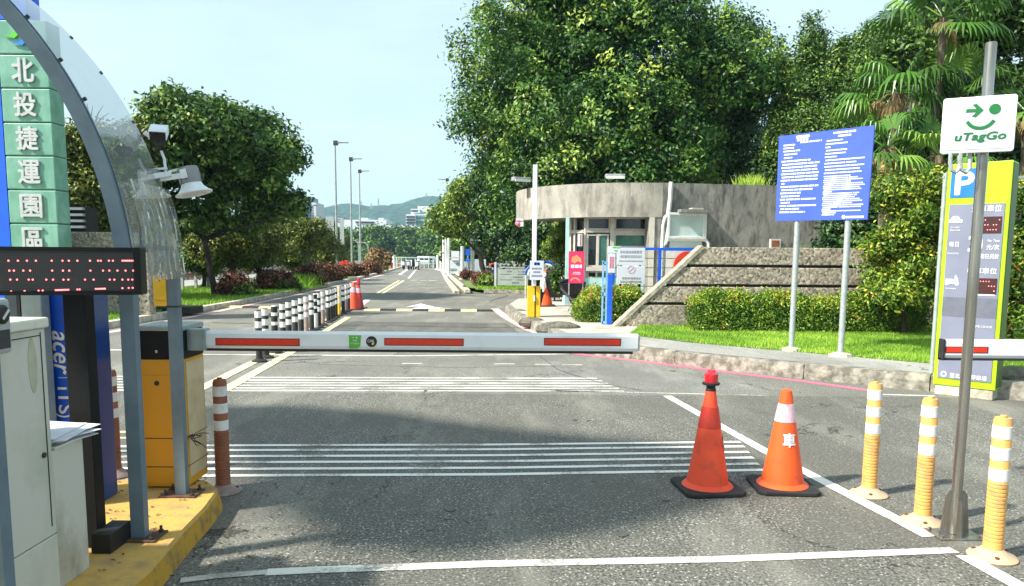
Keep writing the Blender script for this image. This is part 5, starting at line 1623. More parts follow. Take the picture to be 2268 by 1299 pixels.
# bullet camera
q = V(352, 303, b2.y - .02)
t = thing('security_camera', 'white bullet security camera on the edge of the curved sheet', 'camera', q)
d_ = Vector((.30, -.80, -.30)).normalized()
Rm = d_.to_track_quat('Z', 'Y').to_matrix()
def orient(mb):
    mb.v = [Rm @ v for v in mb.v]; return mb
orient(MB().lathe([(.02, -.125), (.036, -.12), (.040, -.09), (.040, .066), (.036, .07)], seg=26)).build('body', 'lamp_white', t, world=False, smooth=True)
orient(MB().slab([(-.046, .01, -.09), (-.046, .01, .095), (-.046, .03, .095), (-.034, .048, .095), (.034, .048, .095), (.046, .03, .095), (.046, .01, .095), (.046, .01, -.09), (.034, .048, -.09), (-.034, .048, -.09)][:0] or [(-.044, .044, -.10), (.044, .044, -.10), (.044, .044, .10), (-.044, .044, .10)], (0, .006, 0)).box(-.047, -.042, .0, .05, -.10, .10).box(.042, .047, .0, .05, -.10, .10)).build('sunshield', 'lamp_white', t, world=False, bevel=.006)
orient(MB().lathe([(.041, .060), (.041, .082), (.036, .083), (.02, .077), (.002, .078)], seg=20)).build('lens', 'black', t, world=False)
MB().tube([(-.03, .05, 0), (-.08, .06, .01), (-.11, .05, .03)], .012, 8).build('bracket', 'lamp_white', t, world=False, smooth=True)
# white flared lamps
mat('drum_metal', (0.26, 0.25, 0.25), 0.35, 0.7)
def horn(px, py, Y, lab, tilt, bd):
    q = V(px, py, Y)
    t = thing('flared_lamp', lab, 'lamp', q, 0, 'flared lamps at the canopy edge')
    Rt = Matrix.Rotation(tilt, 3, 'Y')
    def rot(mb): mb.v = [Rt @ v for v in mb.v]; return mb
    rot(MB().lathe([(.062, 0), (.068, .005), (.070, .095), (.062, .11), (.02, .115)], seg=28)).build('drum', 'drum_metal', t, world=False, smooth=True)
    rot(MB().lathe([(.064, .002), (.072, -.02), (.10, -.052), (.118, -.060), (.117, -.068), (.09, -.066), (.05, -.04), (.01, -.03)], seg=32)).build('shade', 'lamp_white', t, world=False, smooth=True)
    rot(MB().bar((.0, -.078, .05), (bd * .17, -.05, .07), .012, .035).bar((0, -.08, .03), (0, -.08, .09), .04, .012)).build('bracket', 'lamp_white', t, world=False, bevel=.003)
    rot(MB().bar((.0, .0, .11), (bd * .12, 0, .112), .02, .012)).build('upper_bracket', 'lamp_white', t, world=False)
    for ch in t.children:
        ch.data.transform(Matrix.Scale(.88, 4))
horn(424, 408, b2.y, 'tilted flared white lamp with steel drum hanging outside the curved sheet', math.radians(-14), -1)
horn(334, 414, b2.y - .02, 'level flared white lamp with steel drum seen through the curved sheet', math.radians(-4), 1)
q = V(372, 375, b2.y)
t = thing('lamp_pipe', 'thin white pipe linking camera and lamps at the sheet edge', 'pipe', q)
MB().tube([V(357, 335, b2.y), V(364, 352, b2.y), V(367, 378, b2.y), V(368, 398, b2.y)], .008, 8).build('conduit', 'lamp_white', t, smooth=True)

# added slab out of view, above and left, outlined to shade the road
shadow = [(430, 903), (620, 900), (850, 918), (1080, 950), (1450, 985), (1700, 1035), (1640, 1110), (1330, 1185), (1000, 1235), (760, 1220), (600, 1140), (500, 1010)]
RZ = 4.4
off = sun_dir * (RZ / sun_dir.z)
rp_ = [G(*q) + off for q in shadow]
rc_ = sum(rp_, Vector()) / len(rp_)
t = thing('shade_blocker', 'added flat grey slab on slim columns, unseen, shaped to shade the road', 'roof', (rc_.x, rc_.y, 0))
area_ = sum(rp_[i].x * rp_[(i + 1) % len(rp_)].y - rp_[(i + 1) % len(rp_)].x * rp_[i].y for i in range(len(rp_)))
if area_ < 0: rp_ = rp_[::-1]
MB().prism([(p.x, p.y) for p in rp_], RZ, RZ + .14).build('shade_slab', 'lid_grey', t)
for dx_ in (-.9, .9): MB().tube([(rc_.x - 1.0, rc_.y + dx_, 0), (rc_.x - 1.0, rc_.y + dx_, RZ)], .07, 12).build('column', 'steel_blue', t, smooth=True)  # supports made up for the added slab

# navy machine
zt2 = 1.50
nx1 = V(216, 1000, 4.22).x
t = thing('payment_machine', 'navy blue machine cabinet with white vertical lettering behind the black display pole', 'machine', (nx1 - .22, 4.24, IZ))
MB().box(nx1 - .47, nx1, 4.22, 4.42, IZ, zt2).build('cabinet', 'kiosk_navy', t, bevel=.008)
MB().box(nx1 - .47, nx1 - .405, 4.205, 4.219, IZ + .1, zt2 - .02).build('trim', 'kiosk_trim', t)
MB().box(nx1 - .40, nx1 - .03, 4.207, 4.2185, IZ + .1, zt2 - .02).build('front_panel', 'kiosk_panel', t)
# letters read downwards: right axis points down, up axis points right
pl = Pl((nx1 - .33, 4.206, .95), (0, 0, -1), (1, 0, 0))
aA = V(130, 782, 4.2); aB = V(143, 888, 4.2)
pl.c = Vector((aA.x, 4.206, aA.z)); pl.text('acer', 'arm_white', t, 0, 0, .25, .068, .001, .012, .25)
pl.c = Vector((aB.x, 4.206, aB.z)); pl.text('iTS', 'arm_white', t, 0, 0, .155, .075, .001, .014)
mb = MB(); pl.rect(mb, -.135, -.132, -.03, .03, .001, .002); pl.arc(mb, .02, -.01, .075, -.75, .75, .009, .001, .002, 10); mb.build('logo_mark', 'arm_white', t)
# black post with block foot and LED board
YP = 3.56
px0, px1 = V(157, 950, YP).x, V(217, 1190, YP).x
P_ = thing('display_board', 'black dot-matrix display showing red dots on a square black post', 'display', ((px0 + px1) / 2, YP, IZ))
MB().box(px1 - .108, px1, YP, YP + .08, IZ + .005, V(150, 650, YP).z).build('post', 'housing_black', P_, bevel=.003)
f0, f1 = V(200, 1238, YP - .08), V(262, 1238, YP - .08)
MB().box(f0.x, V(262, 1200, YP).x, YP - .07, YP + .13, IZ + .001, IZ + .10).build('foot', 'black', P_, bevel=.004)
e1, e2 = V(312, 600, 3.46), V(-60, 600, 3.30)
dl = Vector((e1.x - e2.x, e1.y - e2.y, 0))
tz, bz_ = V(300, 549, 3.44).z, V(300, 654, 3.44).z
plb = Pl(((e1.x + e2.x) / 2, (e1.y + e2.y) / 2, (tz + bz_) / 2), dl)
hl, hh = dl.length / 2, (tz - bz_) / 2
mb = MB(); plb.rect(mb, -hl, hl, -hh, hh, -.11, -.012); cs = mb.build('case', 'housing_black', P_, bevel=.004)
mb = MB()
for q in ((-hl, hl, -hh, -hh + .018), (-hl, hl, hh - .018, hh), (-hl, -hl + .02, -hh + .018, hh - .018), (hl - .03, hl, -hh + .018, hh - .018)): plb.rect(mb, *q, -.012, 0)
mb.build('bezel', 'housing_black', P_)
mb = MB(); plb.rect(mb, -hl + .02, hl - .03, -hh + .018, hh - .018, -.0118, -.010); scn = mb.build('screen', 'led_face', P_)
mb = MB()
st_ = .0088
nu, nv = int((2 * hl - .06) / st_), int((2 * hh - .045) / st_)
for i in range(nu):
    for j in range(nv):
        a_, b_ = -hl + .03 + i * st_, -hh + .026 + j * st_
        mb.add([plb.p(a_ - .0022, b_ - .0022, -.0095), plb.p(a_ + .0022, b_ - .0022, -.0095), plb.p(a_ + .0022, b_ + .0022, -.0095), plb.p(a_ - .0022, b_ + .0022, -.0095)], [(0, 1, 2, 3)])
mb.build('unlit_dots', 'led_dot_off', scn)
dots = {578: [17, 38, 58, 78, 113, 137, 151, 170, 198, 216, 222, 240, 249] + list(range(270, 305, 4)),
        600: [19, 29, 50, 65, 114, 138, 152, 199, 227, 241, 259, 277, 294],
        620: [21, 36, 62, 71, 101, 116, 139, 150, 187, 206, 242, 252, 270, 283, 292, 305],
        641: [23, 53, 84, 93] + list(range(122, 153, 4)) + [170, 175] + list(range(211, 233, 4)) + [270, 284, 293, 307]}
mb = MB()
for y, xs_ in dots.items():
    for x_ in xs_:
        a_, b_ = on(plb, x_, y - (x_ - 150) * -.0 + (6 - x_ * .03) * (y > 630), 0)
        plb.disc(mb, a_, b_, .0042, -.009, -.0075, 8)
mb.build('lit_dots', 'led_red', scn)

# off-white cabinets
XC = -1.97
def cx(px, py): return PX(px, py, XC)
ztall = cx(97, 703).z; ytall = cx(97, 703).y
yshort = cx(184, 965).y; zshort = cx(184, 965).z
t = thing('tall_cabinet', 'tall off-white metal cabinet with a rust-edged lid at the left edge', 'cabinet', (XC - .3, 2.6, IZ))
MB().box(XC - .55, XC, 2.3, ytall, IZ + .26, ztall - .045).build('case', 'cabinet_white', t, bevel=.004)
MB().box(XC + .0005, XC + .003, ytall - .035, ytall - .031, IZ + .3, ztall - .06).box(XC + .0005, XC + .003, 2.6, ytall - .035, ztall - .075, ztall - .071).build('door_seam', 'dark_steel', t)
MB().lathe([(.012, 0), (.012, .006), (.004, .007)], (XC + .001, ytall - .06, .75), 14, (1, 0, 0)).build('lock', 'dark_steel', t)
MB().box(XC - .55, XC + .001, 2.3, ytall, IZ, IZ + .256).build('plinth', 'cabinet_white', t, bevel=.003)
MB().box(XC - .57, XC + .015, 2.28, ytall + .012, ztall - .043, ztall).build('lid', 'cabinet_lid', t, bevel=.008)
oc = MB(); pz = cx(72, 810)
plx = Pl((XC, pz.y, pz.z), (0, 1, 0), (0, 0, 1))
plx.disc(oc, .0, .0, .028, .0005, .0015, 26, .115); oc.build('oval_patch', 'patch_beige', t) if mat('patch_beige', (0.48, 0.47, 0.34), 0.6) else None
t = thing('short_cabinet', 'short stained off-white cabinet beside the tall one with papers on top', 'cabinet', (XC - .3, ytall + .2, IZ))
MB().box(XC - .5, XC - .004, ytall + .004, yshort, IZ, zshort - .012).build('case', 'cabinet_dirty', t, bevel=.003)
MB().box(XC - .5, XC + .004, ytall + .016, yshort + .006, zshort - .010, zshort).build('top', 'cabinet_lid', t, bevel=.002)
t = thing('paper_stack', 'loose stack of white papers lying on the short cabinet', 'papers', (XC - .12, (ytall + yshort) / 2 + .05, zshort + .001))
rs2 = random.Random(9)
for k in range(7):
    Mx = Matrix.Translation((rs2.uniform(-.03, .03), rs2.uniform(-.03, .03), .002 + k * .006)) @ Matrix.Rotation(rs2.uniform(-.35, .35), 4, 'Z') @ Matrix.Rotation(rs2.uniform(-.06, .06), 4, 'Y')
    MB().box(-.13, .13, -.16, .16, 0, .0025, M=Mx).build('sheet', 'paper', t, world=False)
# intercom pole in front
XI = -1.80
pI = PX(20, 1250, XI)
t = thing('intercom_post', 'slate blue post with a grey intercom and round black dial at the left edge', 'intercom', (XI, pI.y, IZ))
yI = pI.y
MB().box(XI - .05, XI, yI - .03, yI + .03, -.02 + IZ, 1.30).build('post', 'steel_blue', t, bevel=.003)
q = PX(8, 725, XI + .02)
MB().box(XI - .11, XI + .02, q.y - .055, q.y + .045, q.z - .095, q.z + .10).build('intercom', 'galvanised', t, bevel=.014)
MB().lathe([(.034, 0), (.034, .006), (.026, .012), (.024, .012), (.003, .012)], (XI + .021, q.y - .008, q.z + .045), 20, (1, 0, 0)).build('dial', 'black', t)
MB().box(XI + .0205, XI + .024, q.y - .03, q.y + .025, q.z - .075, q.z - .01).build('keypad', 'dark_steel', t)
MB().bar((XI + .034, q.y - .02, q.z + .03), (XI + .034, q.y + .012, q.z + .06), .004, .008).build('dial_pointer', 'white', t)
# pale panel of another box glimpsed under the display
p = V(68, 668, 4.1)
t = thing('grey_cabinet', 'pale grey cabinet glimpsed between the display board and the tall cabinet', 'cabinet', (p.x, 4.1, IZ))
MB().box(V(46, 680, 4.1).x, V(91, 680, 4.1).x, 4.1, 4.18, IZ, 1.42).build('case', 'lid_grey', t, bevel=.006)
MB().box(V(38, 680, 4.1).x, V(44, 680, 4.1).x, 4.1, 4.2, IZ, 1.44).build('edge_post', 'dark_steel', t)

# ------------------------------------------------------------------ green glass pylon with blue flank, aggregate planter wall
YY = 16.8
zt3 = V(60, 44, YY).z
w0, w1 = V(25, 545, YY).x, V(131, 545, YY).x
t = thing('sign_pylon', 'tall green glass pylon with silver vertical characters and a blue flank', 'sign pylon', ((w0 + w1) / 2, YY, .1))
ws_ = (w1 - w0)
seams = [44, 121, 196, 272, 346, 421, 496]
zs = [V(70, s_, YY).z for s_ in seams]
dzz = zs[1] - zs[2]
allz = [zs[0], zs[1], zs[2], zs[3], zs[4], zs[5], zs[6]] + [zs[6] - dzz * k for k in (1, 2, 3)]
for a_, b_ in zip(allz[:-1], allz[1:]):
    MB().box(w0, w1, YY, YY + .5, max(b_, .1) + .012, a_ - .012).build('glass_panel', 'pylon_glass', t, bevel=.02)
MB().box(w0 + .02, w1 - .02, YY + .03, YY + .48, .1, allz[0] - .03).build('core', 'pylon_seam', t)
MB().box(w0 - 1.1, w0 - .02, YY + .01, YY + .6, .1, allz[0] + .1).build('blue_flank', 'pylon_blue', t)
MB().box(w0 - .9, w0 + .62, YY + .05, YY + .55, allz[0] + .02, allz[0] + .9).build('blue_head', 'pylon_blue', t)
pl = Pl(((w0 + w1) / 2, YY, 0), (1, 0, 0))
chs = '北投捷運園區'
for k, ch in enumerate(chs):
    zc = (allz[k + 1] + allz[k + 2]) / 2 + .02
    o = pl.text(ch, 'pylon_letter', t, -.01, zc, .47, .50, .03, .022, name='character')
    md = o.modifiers.new('thickness', 'SOLIDIFY'); md.thickness = .03; md.offset = 0
zc = (allz[0] + allz[1]) / 2
def wave_mark(dx, dz):
    return [(dx - .32, dz - .04), (dx - .14, dz - .03), (dx - .02, dz + .10), (dx + .26, dz + .12), (dx + .16, dz + .02), (dx + .04, dz + .01), (dx - .08, dz - .10)]
mb = MB(); pl.poly(mb, wave_mark(-.06, zc + .06), .02, .05); mb.build('emblem', 'logo_green_bright', t)
mb = MB(); pl.poly(mb, wave_mark(.10, zc - .09), .02, .05); mb.build('emblem', 'logo_blue_bright', t)
p0, p1 = V(131, 515, 18.0), V(291, 515, 18.0)
t = thing('planter_wall', 'low pebble-faced wall behind the island left of the canopy post', 'wall', ((p0.x + p1.x) / 2, 18, .1))
MB().box(p0.x - 3, p1.x, 18, 18.4, .05, p1.z).build('wall', 'granite', t, bevel=.02)
p0, p1 = V(306, 655, 17.5), V(334, 713, 17.5)
t = thing('stone_pillar', 'square pebble-faced pillar standing left of the orange barrier housing', 'pillar', ((p0.x + p1.x) / 2, 17.5, .1))
MB().box(p0.x, p1.x, 17.5, 17.8, .05, V(320, 560, 17.5).z).build('shaft', 'granite', t, bevel=.015)
p0, p1 = V(133, 458, 18.6), V(188, 512, 18.6)
t = thing('louvred_unit', 'dark louvred equipment box above the pebble-faced wall by the pylon', 'equipment box', ((p0.x + p1.x) / 2, 18.6, .1))
MB().box(p0.x, p1.x, 18.65, 19.2, .1, p0.z).build('case', 'rubber', t)
mb = MB()
for k in range(4):
    z_ = p0.z - (p0.z - p1.z) * (k + .35) / 4; mb.bar((p0.x, 18.6, z_), (p1.x, 18.6, z_), .12, .06)
mb.build('louvre', 'lid_grey', t)
p0, p1 = V(335, 676, 18.8), V(440, 705, 18.8)
t = thing('dark_planter', 'low dark planter box below the trees left of the road', 'planter', ((p0.x + p1.x) / 2, 18.8, .1))
MB().box(p0.x, p1.x - .2, 18.8, 19.6, .05, V(400, 681, 18.8).z).build('trough', 'rubber', t, bevel=.02)
# ------------------------------------------------------------------ street lamps and poles down the road
def lamp(px, ytop, Y, side, lab, r=.09):
    b = V(px + 4 * (1 if side > 0 else 0), 600, Y); h = V(px, ytop, Y).z
    t = thing('street_lamp', lab, 'street lamp', (b.x, Y, 0), 0, 'tall straight street lamps along the road')
    MB().tube([(0, 0, 0), (0, 0, h)], [r, r * .6], 10).build('pole', 'pole_grey', t, world=False, smooth=True)
    MB().tube([(0, 0, h - .05), (side * .5, 0, h - .02), (side * .72, 0, h)], .035, 6).box(-.1, .22, -.1, .1, h - .2, h + .12).build('arm', 'dark_steel', t, world=False)
    MB().box(min(side * .2, side * .95), max(side * .2, side * .95), -.12, .12, h - .04, h + .05).build('lamp_head', 'pole_grey', t, world=False, bevel=.02)
    return t
l1 = lamp(743, 316, 54, 1, 'tallest straight street lamp, leftmost of the three by the red-leaved hedge', .095)
MB().box(-.75, -.18, -.06, -.02, 2.4, 4.3).box(.25, .55, -.06, -.02, 2.3, 4.2).build('road_sign_back', 'galvanised', l1, world=False)
lamp(776, 352, 63.5, 1, 'straight street lamp, middle of the three by the red-leaved hedge', .095)
lamp(795, 379, 72.5, 1, 'straight street lamp, farthest of the three by the red-leaved hedge', .095)
lamp(990, 398, 80, -1, 'street lamp with left-pointing head beside the light green tree')
def curved(px, ytop, Y, side, lab):
    b = V(px, 577, Y); h = V(px, ytop, Y).z
    t = thing('curved_street_lamp', lab, 'street lamp', (b.x, Y, 0), 0, 'small curved street lamps in the distance')
    MB().tube([(0, 0, 0), (0, 0, h * .72), (side * .25, 0, h * .88), (side * 1.0, 0, h * .97), (side * 2.4, 0, h)], .13, 8).build('pole', 'pole_grey', t, world=False, smooth=True)
    MB().box(min(side * 2.2, side * 3), max(side * 2.2, side * 3), -.15, .15, h - .08, h + .06).build('lamp_head', 'pole_white', t, world=False)
curved(915, 541, 235, -1, 'small curved street lamp above the parked vehicles at the road end')
curved(816, 537, 200, -1, 'small curved street lamp left of the dried palm, nearer of two')
curved(832, 536, 215, -1, 'small curved street lamp right behind the dried palm')
curved(795, 532, 190, -1, 'small curved street lamp partly hidden by the third tall lamp')
def pole(px, yb, yt, r, lab, m='pole_white', grp='white poles along the right edge of the road', top=None):
    p = G(px, yb); h = V(px, yt, p.y).z
    t = thing('roadside_pole', lab, 'pole', p, 0, grp)
    MB().tube([(0, 0, 0), (0, 0, h)], r, 10).build('shaft', m, t, world=False, smooth=True)
    MB().lathe([(r * 1.8, 0), (r * 1.6, .08), (r, .1)], seg=10).build('foot', m, t, world=False)
    return t
pole(873, 597, 565, .2, 'white pole at the left end of the far railing')
pole(970, 598, 565, .2, 'white pole at the right end of the far railing')
pole(979, 600, 500, .26, 'thick beige concrete pole leftmost of the cluster right of the road', 'frame_beige')
pole(983.5, 602, 503, .16, 'white pole second in the cluster right of the road')
pole(988, 606, 506, .11, 'slim white pole third in the cluster right of the road')
pole(994, 612, 520, .10, 'slim white pole nearest the road edging in the cluster')
pole(1024, 619, 546, .12, 'white pole left of the blue road signs')
pole(1046, 621, 528, .12, 'white pole right of the blue road signs')
pole(1065, 610, 545, .08, 'thin tan pole behind the green bin', 'frame_beige')
pole(1100, 600, 540, .10, 'thin white pole left of the dark tree trunks')
# blue road signs
p = G(1036, 612); t = thing('road_sign', 'blue road sign with two plates on a thin post between white poles', 'road sign', p)
k_ = p.y / FPX
MB().tube([(0, 0, 0), (0, 0, V(1036, 552, p.y).z)], .05, 8).build('post', 'galvanised', t, world=False)
MB().box(-5 * k_, 5 * k_, -.08, -.05, V(1036, 566, p.y).z, V(1036, 552, p.y).z).build('upper_plate', 'gate_blue', t, world=False)
MB().lathe([(4.4 * k_, 0), (4.4 * k_, .03)], (0, -.06, V(1036, 576, p.y).z), 20, (0, -1, 0)).build('lower_plate', 'park_blue', t, world=False)
# white booth, panels
p = G(1008, 607); k_ = p.y / FPX
t = thing('white_booth', 'small white booth with shelves of white goods right of the road', 'booth', p)
MB().box(-13 * k_, 12 * k_, 0, 2, 0, 30 * k_).box(-9 * k_, 8 * k_, .3, 1.5, 30 * k_, 50 * k_).build('body', 'facade_white', t, world=False)
MB().box(-12 * k_, 11 * k_, -.3, .1, 34 * k_, 37 * k_).build('ledge', 'frame_beige', t, world=False)
MB().box(-12 * k_, 2 * k_, -.05, 0, 8 * k_, 12 * k_).box(3 * k_, 9 * k_, -.05, 0, 20 * k_, 24 * k_).build('opening', 'vehicle_grey', t, world=False)
p = G(1058, 606); k_ = p.y / FPX
t = thing('pale_hoarding', 'pale grey hoarding panels behind the poles right of the road', 'hoarding', p)
for i in range(4): MB().box((-33 + 13 * i) * k_, (-21 + 13 * i) * k_, 0, .1, 0, (26 + 5 * (i > 1)) * k_).build('panel', 'facade_grey', t, world=False)
p = G(1120, 600); k_ = p.y / FPX
t = thing('white_shed', 'white corrugated shed with grey roof behind the dark tree trunks', 'shed', (p.x, p.y, 0))
MB().box(-62 * k_, 75 * k_, 3, 9, 0, 46 * k_).build('wall', 'facade_white', t, world=False)
MB().box(-64 * k_, 77 * k_, 2.6, 9.3, 46 * k_, 49 * k_).build('roof', 'facade_grey', t, world=False)
mb = MB()
for i in range(22): mb.box((-60 + 6 * i) * k_, (-59 + 6 * i) * k_, 2.93, 3, 0, 46 * k_)
mb.build('wall_ribs', 'facade_grey', t, world=False)
p = G(1084, 627); k_ = p.y / FPX
t = thing('litter_bin', 'dark green and blue bin left of the white directory board', 'bin', p)
MB().box(-9 * k_, 4 * k_, 0, .5, 0, 31 * k_).build('body', 'planter_green', t, world=False, bevel=.03) if mat('planter_green', (0.06, 0.08, 0.05), 0.6) else None
MB().box(4.1 * k_, 10 * k_, .05, .5, 0, 29 * k_).build('side', 'gate_blue', t, world=False)
MB().box(-9.5 * k_, 5 * k_, -.03, .53, 31 * k_, 33 * k_).build('lid', 'dark_steel', t, world=False)
# directory board
a, b = V(1095, 583, 33.5), V(1225, 634, 33.5)
t = thing('directory_board', 'wide pale directory board of four rows with a blue emblem behind the barrier', 'sign', ((a.x + b.x) / 2, 33.5, .12))
MB().box(a.x, a.x + .09, 33.42, 33.56, .12, a.z + .04).build('post', 'white', t)
MB().box(b.x - .05, b.x + .04, 33.42, 33.56, .12, a.z + .04).build('post', 'white', t)
hh_ = (a.z - b.z) / 4
for i in range(4): MB().box(a.x + .1, b.x - .06, 33.45, 33.5, b.z + hh_ * i + .015, b.z + hh_ * (i + 1) - .01).build('panel', 'directory_grey', t, bevel=.004) if (i or mat('directory_grey', (0.48, 0.54, 0.53), 0.5)) else None
pl = Pl(((a.x + b.x) / 2, 33.45, (a.z + b.z) / 2), (1, 0, 0)); w, h = b.x - a.x, a.z - b.z
rows(pl, t, 'kiosk_grey', [(.18, .28, .87, .07), (.38, .52, .87, .07), (.66, .78, .87, .07), (.22, .30, .63, .07), (.46, .56, .63, .07), (.7, .8, .63, .07), (.32, .48, .38, .07), (.55, .68, .38, .07), (.30, .42, .13, .07), (.68, .76, .13, .07)], w, h, 9)
mb = MB(); pl.disc(mb, -w * .44, h * .36, .08, .001, .006, 4); mb.build('emblem', 'gate_blue', t)
MB().box(a.x + .5, b.x, 33.5, 33.56, a.z + .02, a.z + .12).build('top_rail', 'facade_grey', t)
# red and white arch behind the directory
p = V(1094, 600, 36); t = thing('red_arch', 'small red and white curved rail left of the directory board', 'rail', (p.x, 36, .1))
c_ = V(1094, 592, 36)
MB().tube([(c_.x + .22 * math.cos(a_), 36, c_.z + .17 * math.sin(a_)) for a_ in [math.pi * i / 10 for i in range(11)]], .035, 8).build('arc', 'disc_red', t)
MB().tube([(c_.x + .22, 36, .1), (c_.x + .22, 36, c_.z)], .03, 8).build('post', 'white', t)
# blue and white awning behind the barrier, parked scooter, leaning pole
c_ = V(1210, 603, 25)
t = thing('arched_awning', 'blue and white arched awning frame behind the distant yellow barrier', 'awning', (c_.x, 25, .12))
def arcpts(r, ry, y, n=14): return [(c_.x - .1 + r * math.cos(a_), y, c_.z - .1 + ry * math.sin(a_)) for a_ in [math.pi * i / n for i in range(n + 1)]]
MB().tube(arcpts(.60, .46, 25), .035, 8).build('blue_arc', 'gate_blue', t)
MB().tube(arcpts(.50, .36, 25), .04, 8).build('white_arc', 'white', t)
MB().bar((c_.x + .5, 25, .12), (c_.x + .5, 25, c_.z - .1), .04, .04).bar((c_.x - .7, 25, .12), (c_.x - .7, 25, c_.z - .1), .04, .04).build('leg', 'pole_white', t)

def scooter(lab, p, rz, s, m, grp):
    t = thing('motor_scooter', lab, 'scooter', p, rz, grp)
    q = lambda mb: setattr(mb, 'v', [v * s for v in mb.v]) or mb
    for x_ in (-.58, .58):
        q(MB().lathe([(.2, -.045), (.24, -.03), (.24, .03), (.2, .045)], (x_, 0, .24), 16, (0, 1, 0))).build('wheel', 'tyre', t, world=False)
    q(MB().slab([(-.75, -.13, .35), (-.1, -.13, .30), (-.05, -.13, .62), (-.35, -.13, .72), (-.82, -.13, .68)], (0, .26, 0))).build('body', m, t, world=False, bevel=.03)
    q(MB().slab([(-.1, -.12, .25), (.28, -.12, .25), (.42, -.12, .8), (.32, -.12, .82), (.2, -.12, .34), (-.1, -.12, .34)], (0, .24, 0))).build('front_shield', m, t, world=False, bevel=.02)
    q(MB().slab([(-.72, -.12, .70), (-.05, -.12, .66), (-.05, -.12, .74), (-.7, -.12, .80)], (0, .24, 0))).build('seat', 'black', t, world=False, bevel=.03)
    q(MB().bar((.55, 0, .24), (.34, 0, .95), .06, .06).bar((.33, -.3, .98), (.33, .3, .98), .04, .04)).build('handlebar', 'dark_steel', t, world=False)
    q(MB().lathe([(.07, 0), (.07, .05), (.02, .06)], (.40, 0, .86), 12, (1, 0, .1))).build('headlight', 'white', t, world=False)
    for s_ in (-1, 1): q(MB().bar((.335, s_ * .3, .99), (.30, s_ * .34, 1.19), .015, .015).box(.28, .31, min(s_ * .28, s_ * .4), max(s_ * .28, s_ * .4), 1.18, 1.28)).build('mirror', 'dark_steel', t, world=False)
    return t
p = G(1236, 678, KZ)
s1 = scooter('dark scooter with white front parts parked beside the mint counter', p, math.radians(-160), 1.0, 'rubber', 'parked scooters')
MB().slab([(.42, -.13, .55), (.50, -.13, .40), (.52, -.13, .62), (.46, -.13, .78)], (0, .26, 0)).slab([(.40, -.06, .52), (.84, -.06, .44), (.82, -.06, .50), (.42, -.06, .58)], (0, .12, 0)).build('front_trim', 'pole_white', s1, world=False)
a, b = V(1243, 640, 20.2), V(1291, 692, 18.2)
t = thing('leaning_pole', 'dark pole leaning from the scooter down towards the flowering hedge', 'pole', (b.x, b.y, KZ))
MB().tube([(a.x, a.y, a.z), (b.x, b.y, KZ + .05)], .03, 8).build('shaft', 'dark_steel', t)

# far railing and vehicles at the road's end
p0, p1 = G(874, 594), G(969, 594)
t = thing('far_railing', 'pale green metal railing across the end of the road', 'railing', ((p0.x + p1.x) / 2, p0.y, 0))
YR2 = p0.y; zr = V(920, 570, YR2).z
MB().box(p0.x, p1.x, YR2, YR2 + .08, zr - .12, zr).box(p0.x, p1.x, YR2, YR2 + .06, .5, .58).build('rail', 'shutter_pale', t)
for i in range(9):
    x_ = p0.x + (p1.x - p0.x) * (i + .5) / 9
    MB().box(x_ - .06, x_ + .06, YR2 - .02, YR2 - .001, 0, zr).build('post', 'shutter_pale', t)
def car(lab, px, py, m, rz, s=1.0):
    p = G(px, py)
    t = thing('parked_car', lab, 'car', p, rz, 'vehicles parked at the end of the road')
    side = [(-2.1, .35), (2.1, .35), (2.15, .75), (1.2, .95), (.6, 1.42), (-1.1, 1.45), (-1.8, 1.0), (-2.15, .9)]
    MB().slab([(x_, -.8, z_) for x_, z_ in side], (0, 1.6, 0)).build('body', m, t, world=False, bevel=.12)
    MB().slab([(x_, -.815, z_) for x_, z_ in [(1.0, .98), (.52, 1.36), (-1.0, 1.38), (-1.5, 1.0)]], (0, 1.63, 0)).box(-2.0, -1.4, -.6, .6, 1.0, 1.2).build('windows', 'glass_dark', t, world=False)
    for x_ in (-1.3, 1.3):
        for y_ in (-.82, .66): MB().lathe([(.28, 0), (.32, .02), (.32, .14), (.28, .16)], (x_, y_, .32), 16, (0, 1, 0)).build('wheel', 'tyre', t, world=False)
car('grey green car parked by the right end of the far railing', 957, 593, 'vehicle_grey', math.radians(84))
car('white car parked left of the grey green one at the road end', 938, 593, 'vehicle_white', math.radians(97))
for i, (x_, y_, lab, m) in enumerate(((900, 597, 'white scooter parked left of the railing middle, leftmost of the far row', 'vehicle_white'), (908, 597.5, 'pinkish white scooter second in the far parked row', 'vehicle_white'), (916, 597, 'dark scooter third in the far parked row', 'rubber'), (924, 598, 'pale scooter fourth in the far parked row next to the white car', 'vehicle_white'))):
    scooter(lab, G(x_, y_), 1.3 + i * .2, 1.25, m, 'parked scooters')
def hydrant(px, py, h_, m, lab, nm='hydrant', cat='hydrant'):
    p = G(px, py); k_ = p.y / FPX
    t = thing(nm, lab, cat, p)
    MB().lathe([(3.2 * k_, 0), (3.2 * k_, .1), (2.2 * k_, .12), (2.2 * k_, h_ * .7 * k_), (3.4 * k_, h_ * .72 * k_), (2.8 * k_, h_ * .9 * k_), (.3 * k_, h_ * k_)], seg=14).build('body', m, t, world=False, smooth=True)
    MB().bar((-4.4 * k_, 0, h_ * .55 * k_), (4.4 * k_, 0, h_ * .55 * k_), 1.6 * k_, 1.6 * k_).build('outlet', m, t, world=False)
hydrant(867, 597, 17, 'red_paint', 'red hydrant post beside the white pole at the left verge end')
hydrant(882, 594, 16, 'pink_paint', 'pink post left of the far railing')
